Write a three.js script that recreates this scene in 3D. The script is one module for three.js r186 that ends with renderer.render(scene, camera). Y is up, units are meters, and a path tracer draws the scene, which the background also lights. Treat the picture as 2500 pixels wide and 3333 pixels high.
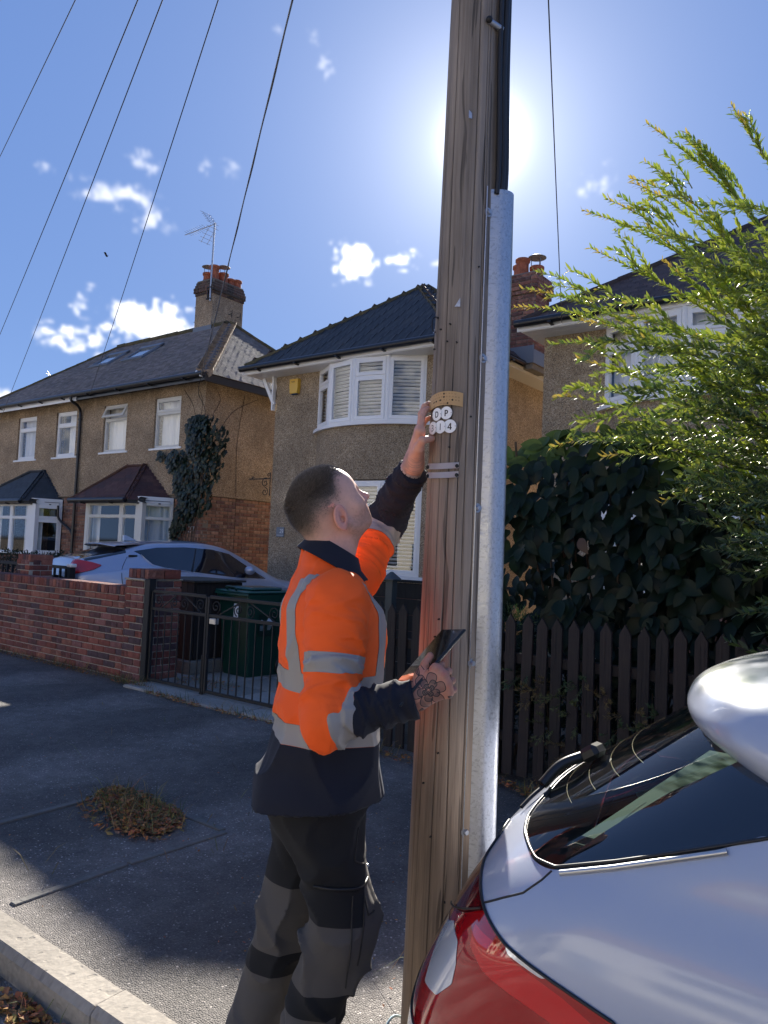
import * as THREE from 'three';
import { mergeGeometries, mergeVertices, toCreasedNormals } from 'three/addons/utils/BufferGeometryUtils.js';

// ---------------------------------------------------------------- camera, sky, sun, exposure
const scene = new THREE.Scene();
const camera = new THREE.PerspectiveCamera(67.74, 768 / 1024, 0.05, 900);
camera.position.set(0, 1.5, 0);
camera.rotation.set(THREE.MathUtils.degToRad(3.07), THREE.MathUtils.degToRad(37.5), THREE.MathUtils.degToRad(2.51), 'YXZ');
const renderer = new THREE.WebGLRenderer({ antialias: true });
renderer.toneMapping = THREE.LinearToneMapping;
renderer.toneMappingExposure = 3.0;
renderer.shadowMap.enabled = true;
const SUN_DIR = new THREE.Vector3(-0.451, 0.487, -0.748).normalize();
// sun
const sun = new THREE.DirectionalLight(new THREE.Color(1.0, 0.93, 0.82), 5.0);
sun.position.copy(SUN_DIR).multiplyScalar(60);
sun.castShadow = true;
sun.shadow.mapSize.set(4096, 4096);
Object.assign(sun.shadow.camera, { left: -30, right: 30, top: 30, bottom: -30, near: 1, far: 140 });
scene.add(sun, sun.target);

// ---------------------------------------------------------------- random numbers and noise
function rngOf(seed) { let s = seed >>> 0; return () => { s = (s + 0x6d2b79f5) | 0; let t = Math.imul(s ^ (s >>> 15), 1 | s); t = (t + Math.imul(t ^ (t >>> 7), 61 | t)) ^ t; return ((t ^ (t >>> 14)) >>> 0) / 4294967296; }; }
const hash2 = (x, y, s) => { let h = Math.imul(x | 0, 374761393) ^ Math.imul(y | 0, 668265263) ^ Math.imul(s | 0, 2147483647 - 58); h = Math.imul(h ^ (h >>> 13), 1274126177); return ((h ^ (h >>> 16)) >>> 0) / 4294967296; };
const hash3 = (x, y, z, s) => hash2(x + Math.imul(z, 7919), y - Math.imul(z, 104729), s);
const clamp = (x, a = 0, b = 1) => (x < a ? a : x > b ? b : x);
const smooth = (a, b, x) => { const t = clamp((x - a) / (b - a)); return t * t * (3 - 2 * t); };
const lerp = (a, b, t) => a + (b - a) * t;
const mod = (a, n) => ((a % n) + n) % n;
// value noise, periodic in x and y (periods in lattice cells)
function vnoise(x, y, px, py, s) {
  const ix = Math.floor(x), iy = Math.floor(y), fx = x - ix, fy = y - iy, ux = fx * fx * (3 - 2 * fx), uy = fy * fy * (3 - 2 * fy);
  const x0 = mod(ix, px), x1 = mod(ix + 1, px), y0 = mod(iy, py), y1 = mod(iy + 1, py);
  return lerp(lerp(hash2(x0, y0, s), hash2(x1, y0, s), ux), lerp(hash2(x0, y1, s), hash2(x1, y1, s), ux), uy);
}
function fbm(u, v, px, py, oct, s) { let a = 0.5, t = 0, n = 0; for (let i = 0; i < oct; i++) { t += a * vnoise(u * px, v * py, px, py, s + i * 17); n += a; a *= 0.5; px *= 2; py *= 2; } return t / n; }
function noise3(x, y, z, s = 1) {
  const ix = Math.floor(x), iy = Math.floor(y), iz = Math.floor(z), fx = x - ix, fy = y - iy, fz = z - iz;
  const ux = fx * fx * (3 - 2 * fx), uy = fy * fy * (3 - 2 * fy), uz = fz * fz * (3 - 2 * fz);
  const c = (a, b, d) => hash3(ix + a, iy + b, iz + d, s);
  return lerp(lerp(lerp(c(0, 0, 0), c(1, 0, 0), ux), lerp(c(0, 1, 0), c(1, 1, 0), ux), uy), lerp(lerp(c(0, 0, 1), c(1, 0, 1), ux), lerp(c(0, 1, 1), c(1, 1, 1), ux), uy), uz) * 2 - 1;
}
const fbm3 = (x, y, z, o, s = 1) => { let a = 0.5, t = 0; for (let i = 0; i < o; i++) { t += a * noise3(x, y, z, s + i); x *= 2.03; y *= 2.03; z *= 2.03; a *= 0.5; } return t; };
// nearest cell (worley), periodic: returns [distance, second distance, id]
function worley(x, y, px, py, s) {
  const ix = Math.floor(x), iy = Math.floor(y); let d1 = 9, d2 = 9, id = 0;
  for (let j = -1; j <= 1; j++) for (let i = -1; i <= 1; i++) {
    const cx = mod(ix + i, px), cy = mod(iy + j, py), dx = ix + i + hash2(cx, cy, s) - x, dy = iy + j + hash2(cx, cy, s + 5) - y, d = dx * dx + dy * dy;
    if (d < d1) { d2 = d1; d1 = d; id = hash2(cx, cy, s + 9); } else if (d < d2) d2 = d;
  }
  return [Math.sqrt(d1), Math.sqrt(d2), id];
}

// ---------------------------------------------------------------- sky: air and clouds only
const SKY_K = 0.365, SKY_H = 1024, SKY_W = 2048;
function skyTexture() {
  const data = new Float32Array(SKY_W * SKY_H * 4), d = new THREE.Vector3();
  // clouds: direction (unit), half width and half height (radians), density, seed
  const clouds = [
    [-0.8009, 0.2693, -0.5348, 0.0665, 0.0282, 1.00, 3], [-0.8395, 0.2416, -0.4867, 0.0383, 0.0153, 0.95, 7], [-0.7765, 0.2727, -0.5680, 0.0322, 0.0161, 0.95, 11], [-0.6052, 0.3605, -0.7098, 0.0290, 0.0209, 1.00, 15], [-0.5593, 0.3644, -0.7446, 0.0145, 0.0137, 0.85, 19], [-0.5247, 0.3616, -0.7707, 0.0113, 0.0105, 0.55, 23], [-0.7819, 0.3997, -0.4785, 0.0423, 0.0153, 0.60, 27], [-0.7650, 0.3836, -0.5174, 0.0193, 0.0193, 0.55, 31], [-0.7948, 0.4062, -0.4509, 0.0161, 0.0064, 0.40, 35], [-0.7483, 0.4372, -0.4988, 0.0153, 0.0121, 0.55, 39], [-0.7082, 0.4400, -0.5522, 0.0089, 0.0089, 0.30, 43], [-0.6852, 0.4456, -0.5762, 0.0113, 0.0161, 0.30, 47], [-0.6025, 0.5693, -0.5594, 0.0105, 0.0072, 0.35, 51], [-0.5779, 0.5668, -0.5872, 0.0089, 0.0081, 0.30, 55], [-0.5754, 0.5487, -0.6066, 0.0097, 0.0137, 0.35, 59], [-0.3491, 0.4417, -0.8264, 0.0250, 0.0169, 0.55, 63], [-0.8914, 0.1620, -0.4232, 0.0242, 0.0153, 0.90, 67], [-0.7552, 0.3743, -0.5381, 0.0242, 0.0081, 0.35, 71], [-0.8125, 0.4087, -0.4158, 0.0089, 0.0056, 0.40, 75], [-0.8597, 0.2406, -0.4505, 0.0105, 0.0105, 0.40, 79],
    [0.25, 0.30, -0.87, 0.12, 0.035, 0.8, 161], [0.70, 0.22, -0.63, 0.14, 0.05, 0.9, 163], [0.55, 0.20, 0.78, 0.22, 0.06, 0.95, 165], [-0.35, 0.2, 0.89, 0.24, 0.07, 0.95, 167], [-0.85, 0.2, 0.43, 0.2, 0.05, 0.95, 169], [0.93, 0.18, 0.25, 0.2, 0.05, 0.95, 171], [0.15, 0.15, 0.98, 0.3, 0.05, 0.9, 179], [-0.7, 0.14, 0.7, 0.3, 0.05, 0.9, 181], [0.5, 0.62, 0.6, 0.10, 0.02, 0.4, 183],  // unseen clouds, added to lift the fill light on shaded surfaces
  ].map(([x, y, z, w, h, k, s]) => { const n = new THREE.Vector3(x, y, z).normalize(), r = new THREE.Vector3(0, 1, 0).cross(n).negate().normalize(); return { n, r, up: new THREE.Vector3().crossVectors(r, n).multiplyScalar(1), w, h, k, s, lim: Math.cos(2.2 * Math.max(w, h)) }; });
  for (let j = 0; j < SKY_H; j++) for (let i = 0; i < SKY_W; i++) {
    const el = ((j + 0.5) / SKY_H - 0.5) * Math.PI, az = ((i + 0.5) / SKY_W - 0.5) * 2 * Math.PI, ce = Math.cos(el);
    d.set(ce * Math.cos(az), Math.sin(el), ce * Math.sin(az));
    const y = Math.max(d.y, 0), th = Math.acos(clamp(d.dot(SUN_DIR), -1, 1)) * 57.2958;
    const hz = Math.exp(-y * 4.2);                                                 // paler towards the horizon
    let r = lerp(0.105, 0.30, hz), g = lerp(0.225, 0.50, hz), b = lerp(0.575, 0.90, hz);
    const zen = 1 - 0.25 * smooth(0.45, 1.0, y); r *= zen; g *= zen; b *= zen;
    const glow = 3.2 * Math.exp(-Math.pow(th / 1.75, 2)) + 0.95 * Math.exp(-th / 4.3) + 0.24 * Math.exp(-th / 17);   // the air round the sun
    r += glow * 1.0; g += glow * 0.97; b += glow * 0.90;
    let c = 0;
    if (d.y > 0) for (const q of clouds) {
      if (d.dot(q.n) < q.lim) continue;
      const x = d.dot(q.r) / q.w, yy = d.dot(q.up) / q.h, rr = Math.sqrt(x * x + yy * yy);
      const n = fbm3(x * 1.3 + q.s * 7.3, yy * 1.3 * q.h / q.w * 1.6 + q.s, q.s * 3.1, 3, 5) * 1.25 + fbm3(x * q.w * 150 + q.s, yy * q.h * 150, q.s, 4, 8) * 0.75;
      const v = smooth(-0.05, q.k > 0.8 ? 0.75 : 1.25, 1.0 - rr * 1.0 + n * 1.15 - (1 - q.k) * 0.15) * q.k * smooth(2.1, 1.3, rr);
      if (v > c) c = v;
    }
    if (c > 0) { const near = 1.25 + 0.6 * Math.exp(-th / 25) + 0.75 * smooth(60, 150, th), t = c * c * (3 - 2 * c) * 0.6 + c * 0.4; r = lerp(r, 0.98 * near, t); g = lerp(g, 0.98 * near, t); b = lerp(b, 1.0 * near, t); }
    if (d.y < 0) { const t = smooth(0, -0.08, d.y); r = lerp(r, 0.12, t); g = lerp(g, 0.115, t); b = lerp(b, 0.10, t); }
    const o = (j * SKY_W + i) * 4; data[o] = r * SKY_K; data[o + 1] = g * SKY_K; data[o + 2] = b * SKY_K; data[o + 3] = 1;
  }
  const t = new THREE.DataTexture(data, SKY_W, SKY_H, THREE.RGBAFormat, THREE.FloatType);
  t.mapping = THREE.EquirectangularReflectionMapping; t.magFilter = THREE.LinearFilter; t.needsUpdate = true;
  return t;
}
scene.background = skyTexture();
scene.environment = scene.background;

// ---------------------------------------------------------------- naming
const used = new Map();
function numbered(name) { const n = used.get(name) ?? 0; used.set(name, n + 1); return n ? name + '_' + String(n).padStart(3, '0') : name; }
function tag(o, label, category, group, kind) { o.userData.label = label; if (category) o.userData.category = category; if (group) o.userData.group = group; if (kind) o.userData.kind = kind; return o; }
function thing(name, label, category, group) { const o = new THREE.Group(); o.name = numbered(name); scene.add(o); return tag(o, label, category, group); }
function part(parent, name, geo, mat, label) { const m = new THREE.Mesh(geo, mat); m.name = name; m.castShadow = m.receiveShadow = true; if (label) m.userData.label = label; parent.add(m); return m; }
function stuffPart(parent, name, geo, mat) { const m = part(parent, name, geo, mat); m.userData.kind = 'stuff'; return m; }
function sub(parent, name) { const g = new THREE.Group(); g.name = name; parent.add(g); return g; }
function structure(name, geo, mat, label) { const m = new THREE.Mesh(geo, mat); m.name = numbered(name); m.castShadow = m.receiveShadow = true; m.userData.kind = 'structure'; if (label) m.userData.label = label; scene.add(m); return m; }
function single(name, label, category, geo, mat, group, kind) { const m = new THREE.Mesh(geo, mat); m.name = numbered(name); m.castShadow = m.receiveShadow = true; scene.add(m); return tag(m, label, category, group, kind); }
function rebase(g, x, y, z) { for (const c of g.children) { c.position.x -= x; c.position.y -= y; c.position.z -= z; } g.position.set(g.position.x + x, g.position.y + y, g.position.z + z); return g; }

// ---------------------------------------------------------------- geometry helpers
const V = (x, y, z) => new THREE.Vector3(x, y, z);
function polyGeo(pos, uv, idx, smoothN = false) {
  let g = new THREE.BufferGeometry();
  g.setAttribute('position', new THREE.Float32BufferAttribute(pos, 3));
  g.setAttribute('uv', new THREE.Float32BufferAttribute(uv ?? new Array((pos.length / 3) * 2).fill(0), 2));
  if (idx) g.setIndex(idx);
  if (!smoothN) g = g.index ? g.toNonIndexed() : g;
  g.computeVertexNormals();
  return g;
}
// box with chamfered edges (44 triangles), uv in metres, about its centre
function cbox(w, h, d, c = 0.004, uo = 0, vo = 0) {
  c = Math.min(c, w / 2.2, h / 2.2, d / 2.2);
  const H = [w / 2, h / 2, d / 2], pos = [], uv = [];
  const tri = (a, b, e) => {
    const ab = [b[0] - a[0], b[1] - a[1], b[2] - a[2]], ae = [e[0] - a[0], e[1] - a[1], e[2] - a[2]];
    const n = [ab[1] * ae[2] - ab[2] * ae[1], ab[2] * ae[0] - ab[0] * ae[2], ab[0] * ae[1] - ab[1] * ae[0]];
    if (n[0] * (a[0] + b[0] + e[0]) + n[1] * (a[1] + b[1] + e[1]) + n[2] * (a[2] + b[2] + e[2]) < 0) { const t = b; b = e; e = t; }
    const an = n.map(Math.abs), k = an[0] >= an[1] && an[0] >= an[2] ? [2, 1] : an[1] >= an[2] ? [0, 2] : [0, 1];
    for (const p of [a, b, e]) { pos.push(...p); uv.push(p[k[0]] + uo, p[k[1]] + vo); }
  };
  const P = (ax, s) => { const p = s.map((q, i) => q * (H[i] - (i === ax ? 0 : c))); return p; };
  for (let ax = 0; ax < 3; ax++) {
    const [b, e] = [(ax + 1) % 3, (ax + 2) % 3];
    for (const s of [-1, 1]) {
      const q = [[-1, -1], [1, -1], [1, 1], [-1, 1]].map(([i, j]) => { const t = [0, 0, 0]; t[ax] = s; t[b] = i; t[e] = j; return P(ax, t); });
      tri(q[0], q[1], q[2]); tri(q[0], q[2], q[3]);
      for (const s2 of [-1, 1]) { // edge between face ax,s and face b,s2
        const m = (face, k) => { const t = [0, 0, 0]; t[ax] = s; t[b] = s2; t[e] = k; return P(face, t); };
        const [p, r, u, v] = [m(ax, -1), m(ax, 1), m(b, 1), m(b, -1)]; tri(p, r, u); tri(p, u, v);
      }
    }
  }
  for (const x of [-1, 1]) for (const y of [-1, 1]) for (const z of [-1, 1]) tri(P(0, [x, y, z]), P(1, [x, y, z]), P(2, [x, y, z]));
  return polyGeo(pos, uv);
}
const at = (g, x, y, z, ry = 0, rx = 0, rz = 0) => { if (rz) g.rotateZ(rz); if (rx) g.rotateX(rx); if (ry) g.rotateY(ry); return g.translate(x, y, z); };
const span = (x0, x1, y0, y1, z0, z1, c = 0.004) => cbox(x1 - x0, y1 - y0, z1 - z0, c, x0 + z0 * 0.37, y0).translate((x0 + x1) / 2, (y0 + y1) / 2, (z0 + z1) / 2);
const plainBox = (w, h, d) => { const g = new THREE.BoxGeometry(w, h, d).toNonIndexed(); return g; };
function merge(list) {
  list = list.map((g) => { let q = g.index ? g.toNonIndexed() : g; for (const k of Object.keys(q.attributes)) if (!['position', 'normal', 'uv', 'color'].includes(k)) q.deleteAttribute(k); if (!q.attributes.uv) q.setAttribute('uv', new THREE.Float32BufferAttribute(new Float32Array(q.attributes.position.count * 2), 2)); return q; });
  const col = list.some((g) => g.attributes.color);
  if (col) for (const g of list) if (!g.attributes.color) g.setAttribute('color', new THREE.Float32BufferAttribute(new Float32Array(g.attributes.position.count * 3).fill(1), 3));
  return mergeGeometries(list, false);
}
function rod(a, b, r, seg = 8, r2 = r) { // cylinder from a to b
  const d = b.clone().sub(a), L = d.length(), g = new THREE.CylinderGeometry(r2, r, L, seg, 1); g.translate(0, L / 2, 0);
  g.applyQuaternion(new THREE.Quaternion().setFromUnitVectors(V(0, 1, 0), d.normalize())); return g.translate(a.x, a.y, a.z).toNonIndexed();
}
function bar(a, b, w, h, up = V(0, 1, 0), c = 0.002) { // rectangular bar from a to b: w across, h along up
  const d = b.clone().sub(a), L = d.length(); d.normalize(); const s = new THREE.Vector3().crossVectors(up, d).normalize(), u = new THREE.Vector3().crossVectors(d, s);
  const g = cbox(w, h, L, c); g.applyMatrix4(new THREE.Matrix4().makeBasis(s, u, d)); const m = a.clone().add(b).multiplyScalar(0.5); return g.translate(m.x, m.y, m.z);
}
const tube = (pts, r, n = 24, seg = 6, closed = false) => new THREE.TubeGeometry(new THREE.CatmullRomCurve3(pts, closed, 'centripetal'), n, r, seg, closed);
function paintGeo(g, r, gg, b) { const n = g.attributes.position.count, c = new Float32Array(n * 3); for (let i = 0; i < n; i++) { c[3 * i] = r; c[3 * i + 1] = gg; c[3 * i + 2] = b; } g.setAttribute('color', new THREE.BufferAttribute(c, 3)); return g; }
function quad(a, b, c, d, uvs = 1) { const w = a.distanceTo(b) * uvs, h = a.distanceTo(d) * uvs; return polyGeo([...a, ...b, ...c, ...a, ...c, ...d], [0, 0, w, 0, w, h, 0, 0, w, h, 0, h]); }
// slab from a flat outline [[x,y]...] with holes, extruded, in the plane z = 0 .. -depth
function panel(outline, holes, depth, bevel = 0) {
  const s = new THREE.Shape(outline.map(([x, y]) => new THREE.Vector2(x, y)));
  for (const h of holes ?? []) s.holes.push(new THREE.Path(h.map(([x, y]) => new THREE.Vector2(x, y))));
  const g = new THREE.ExtrudeGeometry(s, { depth, bevelEnabled: bevel > 0, bevelSize: bevel, bevelThickness: bevel, bevelOffset: -bevel, bevelSegments: 1, curveSegments: 24 });
  return g.translate(0, 0, -depth);
}
const rect = (x0, y0, x1, y1) => [[x0, y0], [x1, y0], [x1, y1], [x0, y1]];

// ---------------------------------------------------------------- textures
const toS = (x) => { x = clamp(x); return 255 * (x <= 0.0031308 ? 12.92 * x : 1.055 * Math.pow(x, 1 / 2.4) - 0.055); };
function finishTex(t, size, aspect = 1) { t.wrapS = t.wrapT = THREE.RepeatWrapping; t.magFilter = THREE.LinearFilter; t.repeat.set(1 / size, 1 / (size * aspect)); t.needsUpdate = true; return t; }
// fn(u, v) -> [r, g, b, height] linear; size = metres the tile covers
function texPair(w, h, size, fn, rough) {
  const c = new Uint8Array(w * h * 4), b = new Uint8Array(w * h), q = rough ? new Uint8Array(w * h * 4) : null;
  for (let j = 0; j < h; j++) for (let i = 0; i < w; i++) {
    const o = j * w + i, p = fn((i + 0.5) / w, (j + 0.5) / h);
    c[o * 4] = toS(p[0]); c[o * 4 + 1] = toS(p[1]); c[o * 4 + 2] = toS(p[2]); c[o * 4 + 3] = 255; b[o] = 255 * clamp(p[3]);
    if (q) { q[o * 4] = q[o * 4 + 1] = q[o * 4 + 2] = 255 * clamp(p[4]); q[o * 4 + 3] = 255; }
  }
  const map = new THREE.DataTexture(c, w, h, THREE.RGBAFormat); map.colorSpace = THREE.SRGBColorSpace; finishTex(map, size, h / w);
  const bump = new THREE.DataTexture(b, w, h, THREE.RedFormat); finishTex(bump, size, h / w);
  const out = { map, bump }; if (q) out.rough = finishTex(new THREE.DataTexture(q, w, h, THREE.RGBAFormat), size, h / w);
  return out;
}
const mat = (o) => new THREE.MeshStandardMaterial({ roughness: 0.85, metalness: 0, ...o });
const phys = (o) => new THREE.MeshPhysicalMaterial({ roughness: 0.5, metalness: 0, ...o });
const lin = (r, g, b) => new THREE.Color().setRGB(r, g, b);
const withTex = (t, o, bumpScale) => mat({ map: t.map, bumpMap: t.bump, bumpScale, ...(t.rough ? { roughnessMap: t.rough, roughness: 1 } : {}), ...o });

const T = {};
T.pebble = texPair(1024, 1024, 2.2, (u, v) => {                                   // pebble dash: small stones in every brown
  const [d1, d2, id] = worley(u * 190, v * 190, 190, 190, 3), big = fbm(u, v, 4, 4, 4, 40), dirt = fbm(u, v, 14, 9, 3, 44);
  const edge = smooth(0.02, 0.22, d2 - d1), k = id < 0.14 ? [0.20, 0.16, 0.12] : id < 0.36 ? [0.40, 0.30, 0.20] : id < 0.6 ? [0.48, 0.38, 0.27] : id < 0.87 ? [0.58, 0.48, 0.36] : [0.74, 0.65, 0.52];
  const m = (0.72 + 0.42 * big) * (0.82 + 0.3 * dirt) * lerp(0.5, 1, edge); return [k[0] * m, k[1] * m, k[2] * m, edge * (0.45 + 0.55 * (1 - d1)) * (0.4 + 0.6 * id)];
});
T.asphalt = texPair(1024, 1024, 1.6, (u, v) => {
  const [d1, d2, id] = worley(u * 190, v * 190, 190, 190, 7), big = fbm(u, v, 3, 3, 5, 70), mid = fbm(u, v, 24, 24, 3, 71), stone = smooth(0.05, 0.3, d2 - d1);
  let k = 0.040 + 0.035 * id * stone + 0.03 * (mid - 0.5) + 0.032 * (big - 0.5); if (id > 0.985) k += 0.12 * stone; else if (id > 0.93) k += 0.04 * stone; k *= 0.8 + 0.55 * smooth(0.35, 0.7, fbm(u, v, 2, 2, 3, 77));
  k = Math.max(0.012, k); return [k * 1.05, k * 1.0, k * 0.97, stone * (0.35 + 0.65 * hash2(id * 9999, 1, 2)) * 0.8 + 0.2 * mid];
});
T.concrete = texPair(1024, 1024, 1.8, (u, v) => {
  const big = fbm(u, v, 4, 4, 6, 90), fine = fbm(u, v, 120, 120, 3, 92), pit = smooth(0.70, 0.80, fbm(u, v, 60, 60, 2, 94)), k = 0.27 + 0.16 * (big - 0.5) + 0.10 * (fine - 0.5) - 0.04 * pit;
  return [k * 1.06, k * 0.99, k * 0.88, fine * 0.6 - pit * 0.5 + 0.4];
});
T.brick = texPair(512, 512, 0.7, (u, v) => {
  const big = fbm(u, v, 6, 6, 4, 110), fine = fbm(u, v, 80, 80, 3, 112), streak = fbm(u, v, 5, 40, 3, 114), pale = smooth(0.60, 0.78, fbm(u, v, 9, 9, 4, 116));
  const k = 0.62 + 0.5 * (big - 0.5) + 0.35 * (fine - 0.5) + 0.3 * (streak - 0.5); return [lerp(k, 1.3, pale * 0.35), lerp(k, 1.5, pale * 0.45), lerp(k, 1.6, pale * 0.5), fine * 0.7 + big * 0.3];
});
T.tile = texPair(512, 512, 0.9, (u, v) => {
  const big = fbm(u, v, 5, 5, 4, 130), fine = fbm(u, v, 90, 90, 3, 132), lich = smooth(0.68, 0.8, fbm(u, v, 26, 26, 4, 134)), k = 0.75 + 0.5 * (big - 0.5) + 0.45 * (fine - 0.5);
  return [lerp(k, 1.7, lich * 0.5), lerp(k, 1.7, lich * 0.5), lerp(k, 1.3, lich * 0.4), fine];
});
T.plank = texPair(512, 1024, 0.5, (u, v) => {                                     // grain runs along v
  const g = fbm(u, v, 60, 4, 4, 150), g2 = fbm(u, v, 14, 2, 4, 152), crack = smooth(0.70, 0.80, fbm(u, v, 90, 3, 3, 154)), k = 0.72 + 0.6 * (g - 0.5) + 0.6 * (g2 - 0.5) - 0.35 * crack;
  return [k, k, k, g * 0.7 - crack * 0.6 + 0.3];
});
T.pole = texPair(1024, 1024, 0.65, (u, v) => {                                     // weathered timber, grain along v
  const wob = 0.03 * (fbm(u, v, 3, 4, 3, 161) - 0.5), g = fbm(u + wob, v, 110, 7, 3, 162), g2 = fbm(u + wob * 2, v, 22, 4, 4, 164), big = fbm(u, v, 5, 4, 5, 166), fine = fbm(u + wob, v, 240, 22, 2, 168), k = 0.78 + 0.26 * (g - 0.5) + 0.24 * (g2 - 0.5) + 0.62 * (big - 0.5) + 0.18 * (fine - 0.5), cr = smooth(0.72, 0.78, fbm(u + wob * 2, v, 60, 5, 2, 169));
  return [k * (1 - 0.5 * cr), k * (1 - 0.5 * cr), k * (1 - 0.5 * cr), g * 0.5 + fine * 0.4 - cr * 0.5];
});
T.cloth = texPair(256, 256, 0.02, (u, v) => { const w = 0.5 + 0.25 * Math.sin(u * 2 * Math.PI * 16) + 0.25 * Math.sin(v * 2 * Math.PI * 16), n = fbm(u, v, 30, 30, 2, 170); const k = 0.86 + 0.16 * w + 0.12 * (n - 0.5); return [k, k, k, w * 0.7 + n * 0.3]; });
T.galv = texPair(512, 512, 0.2, (u, v) => {
  const [, , id] = worley(u * 22, v * 22, 22, 22, 190), n = fbm(u, v, 40, 40, 4, 192), p = smooth(0.62, 0.74, fbm(u, v, 48, 48, 2, 194)), k = 0.70 + 0.10 * (id - 0.5) + 0.10 * (n - 0.5) - 0.14 * p;
  return [k, k * 1.0, k * 1.02, n, 0.26 + 0.10 * id + 0.16 * n];
}, true);

const M = {
  pebble: withTex(T.pebble, { roughness: 0.9, color: lin(1.14, 1.03, 0.90) }, 0.012),
  pebble29: withTex(T.pebble, { roughness: 0.9, color: lin(1.06, 1.0, 0.90) }, 0.012),
  asphalt: withTex(T.asphalt, { roughness: 0.8, color: lin(2.1, 1.98, 1.86) }, 0.006),
  road: withTex(T.asphalt, { roughness: 0.85, color: lin(3.2, 3.05, 2.8) }, 0.006),
  concrete: withTex(T.concrete, { roughness: 0.9 }, 0.003),
  kerb: withTex(T.concrete, { roughness: 0.9, color: lin(1.0, 0.96, 0.9) }, 0.003),
  strip: withTex(T.concrete, { roughness: 0.9, color: lin(0.42, 0.43, 0.44) }, 0.003),
  mortar: withTex(T.concrete, { roughness: 0.95, color: lin(1.25, 1.18, 1.1) }, 0.003),
  mortarDark: withTex(T.concrete, { roughness: 0.95, color: lin(0.62, 0.58, 0.52) }, 0.003),
  soil: withTex(T.concrete, { roughness: 1, color: lin(0.24, 0.2, 0.15) }, 0.01),
  white: phys({ color: lin(0.80, 0.80, 0.79), roughness: 0.28 }),
  whiteOld: phys({ color: lin(0.66, 0.65, 0.60), roughness: 0.45 }),
  cream: mat({ color: lin(0.72, 0.66, 0.55), roughness: 0.6 }),
  black: phys({ color: lin(0.012, 0.012, 0.013), roughness: 0.4 }),
  gutter: phys({ color: lin(0.014, 0.015, 0.018), roughness: 0.3 }),
  iron: mat({ color: lin(0.009, 0.009, 0.010), roughness: 0.6 }),
  lead: mat({ color: lin(0.17, 0.19, 0.22), roughness: 0.55, metalness: 0.3 }),
  terra: withTex(T.brick, { color: lin(0.52, 0.15, 0.07), roughness: 0.8 }, 0.002),
  glass: phys({ color: lin(1, 1, 1), transmission: 1, roughness: 0.0, ior: 1.75 }),
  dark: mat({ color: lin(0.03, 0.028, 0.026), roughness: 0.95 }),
  curtain: mat({ color: lin(0.75, 0.74, 0.70), roughness: 0.95 }),
  blind: mat({ color: lin(0.76, 0.77, 0.76), roughness: 0.7 }),
  galv: withTex(T.galv, { color: lin(0.64, 0.66, 0.70), metalness: 0.85 }, 0.0003),
  steel: mat({ color: lin(0.55, 0.55, 0.55), metalness: 0.9, roughness: 0.35 }),
  cable: mat({ color: lin(0.012, 0.012, 0.014), roughness: 0.5 }),
};
const brickTones = (list) => list.map((c) => withTex(T.brick, { color: lin(...c), roughness: 0.88 }, 0.003));
const BR = {
  red: brickTones([[0.36, 0.115, 0.08], [0.32, 0.09, 0.06], [0.26, 0.085, 0.068], [0.40, 0.15, 0.10], [0.19, 0.08, 0.072], [0.13, 0.075, 0.08], [0.34, 0.14, 0.12]]),
  house: brickTones([[0.44, 0.22, 0.14], [0.38, 0.17, 0.11], [0.50, 0.28, 0.19], [0.32, 0.15, 0.11], [0.46, 0.25, 0.17], [0.28, 0.15, 0.13]]),
  head: brickTones([[0.12, 0.075, 0.055], [0.16, 0.09, 0.065], [0.09, 0.065, 0.05], [0.2, 0.11, 0.08]]),
  stack: brickTones([[0.34, 0.14, 0.10], [0.28, 0.12, 0.09], [0.38, 0.18, 0.13], [0.2, 0.1, 0.085]]),
};
const rnd = rngOf(20240917);
const pick = (a) => a[Math.floor(rnd() * a.length)];
// brick shapes shared by every brick of a size
const brickCache = new Map();
function brickGeo(w, h, d) { const k = [w, h, d].map((q) => Math.round(q * 500)).join('_'); if (!brickCache.has(k)) brickCache.set(k, [0, 1, 2, 3].map((i) => cbox(w, h, d, 0.006, i * 0.31 + 0.05, i * 0.17))); return pick(brickCache.get(k)); }
// lay stretcher courses: o = lower left corner on the face, e = along, n = outward; calls back or adds bricks to parent
function layBricks(parent, o, e, n, len, courses, mats, { bw = 0.215, bh = 0.065, j = 0.0105, depth = 0.06, first = 0, keep, rest } = {}) {
  const ry = Math.atan2(n.x, n.z);
  for (let c = first; c < courses; c++) {
    let s = c % 2 ? -(bw + j) / 2 : 0;
    while (s < len - 0.01) {
      const a = Math.max(s, 0), b = Math.min(s + bw, len), w = b - a; s += bw + j; if (w < 0.03) continue;
      const y = o.y + c * (bh + j) + bh / 2, out = -depth / 2 + (rnd() - 0.5) * 0.005, p = o.clone().addScaledVector(e, (a + b) / 2).addScaledVector(n, out); p.y = y;
      const g = brickGeo(w, bh, depth);
      if (keep && !keep(p)) { if (rest) rest.push(at(g.clone(), p.x, p.y, p.z, ry)); continue; }
      const m = part(parent, 'brick', g, pick(mats)); m.position.copy(p); m.rotation.set(0, ry + (rnd() - 0.5) * 0.008, (rnd() - 0.5) * 0.008);
    }
  }
}
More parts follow.
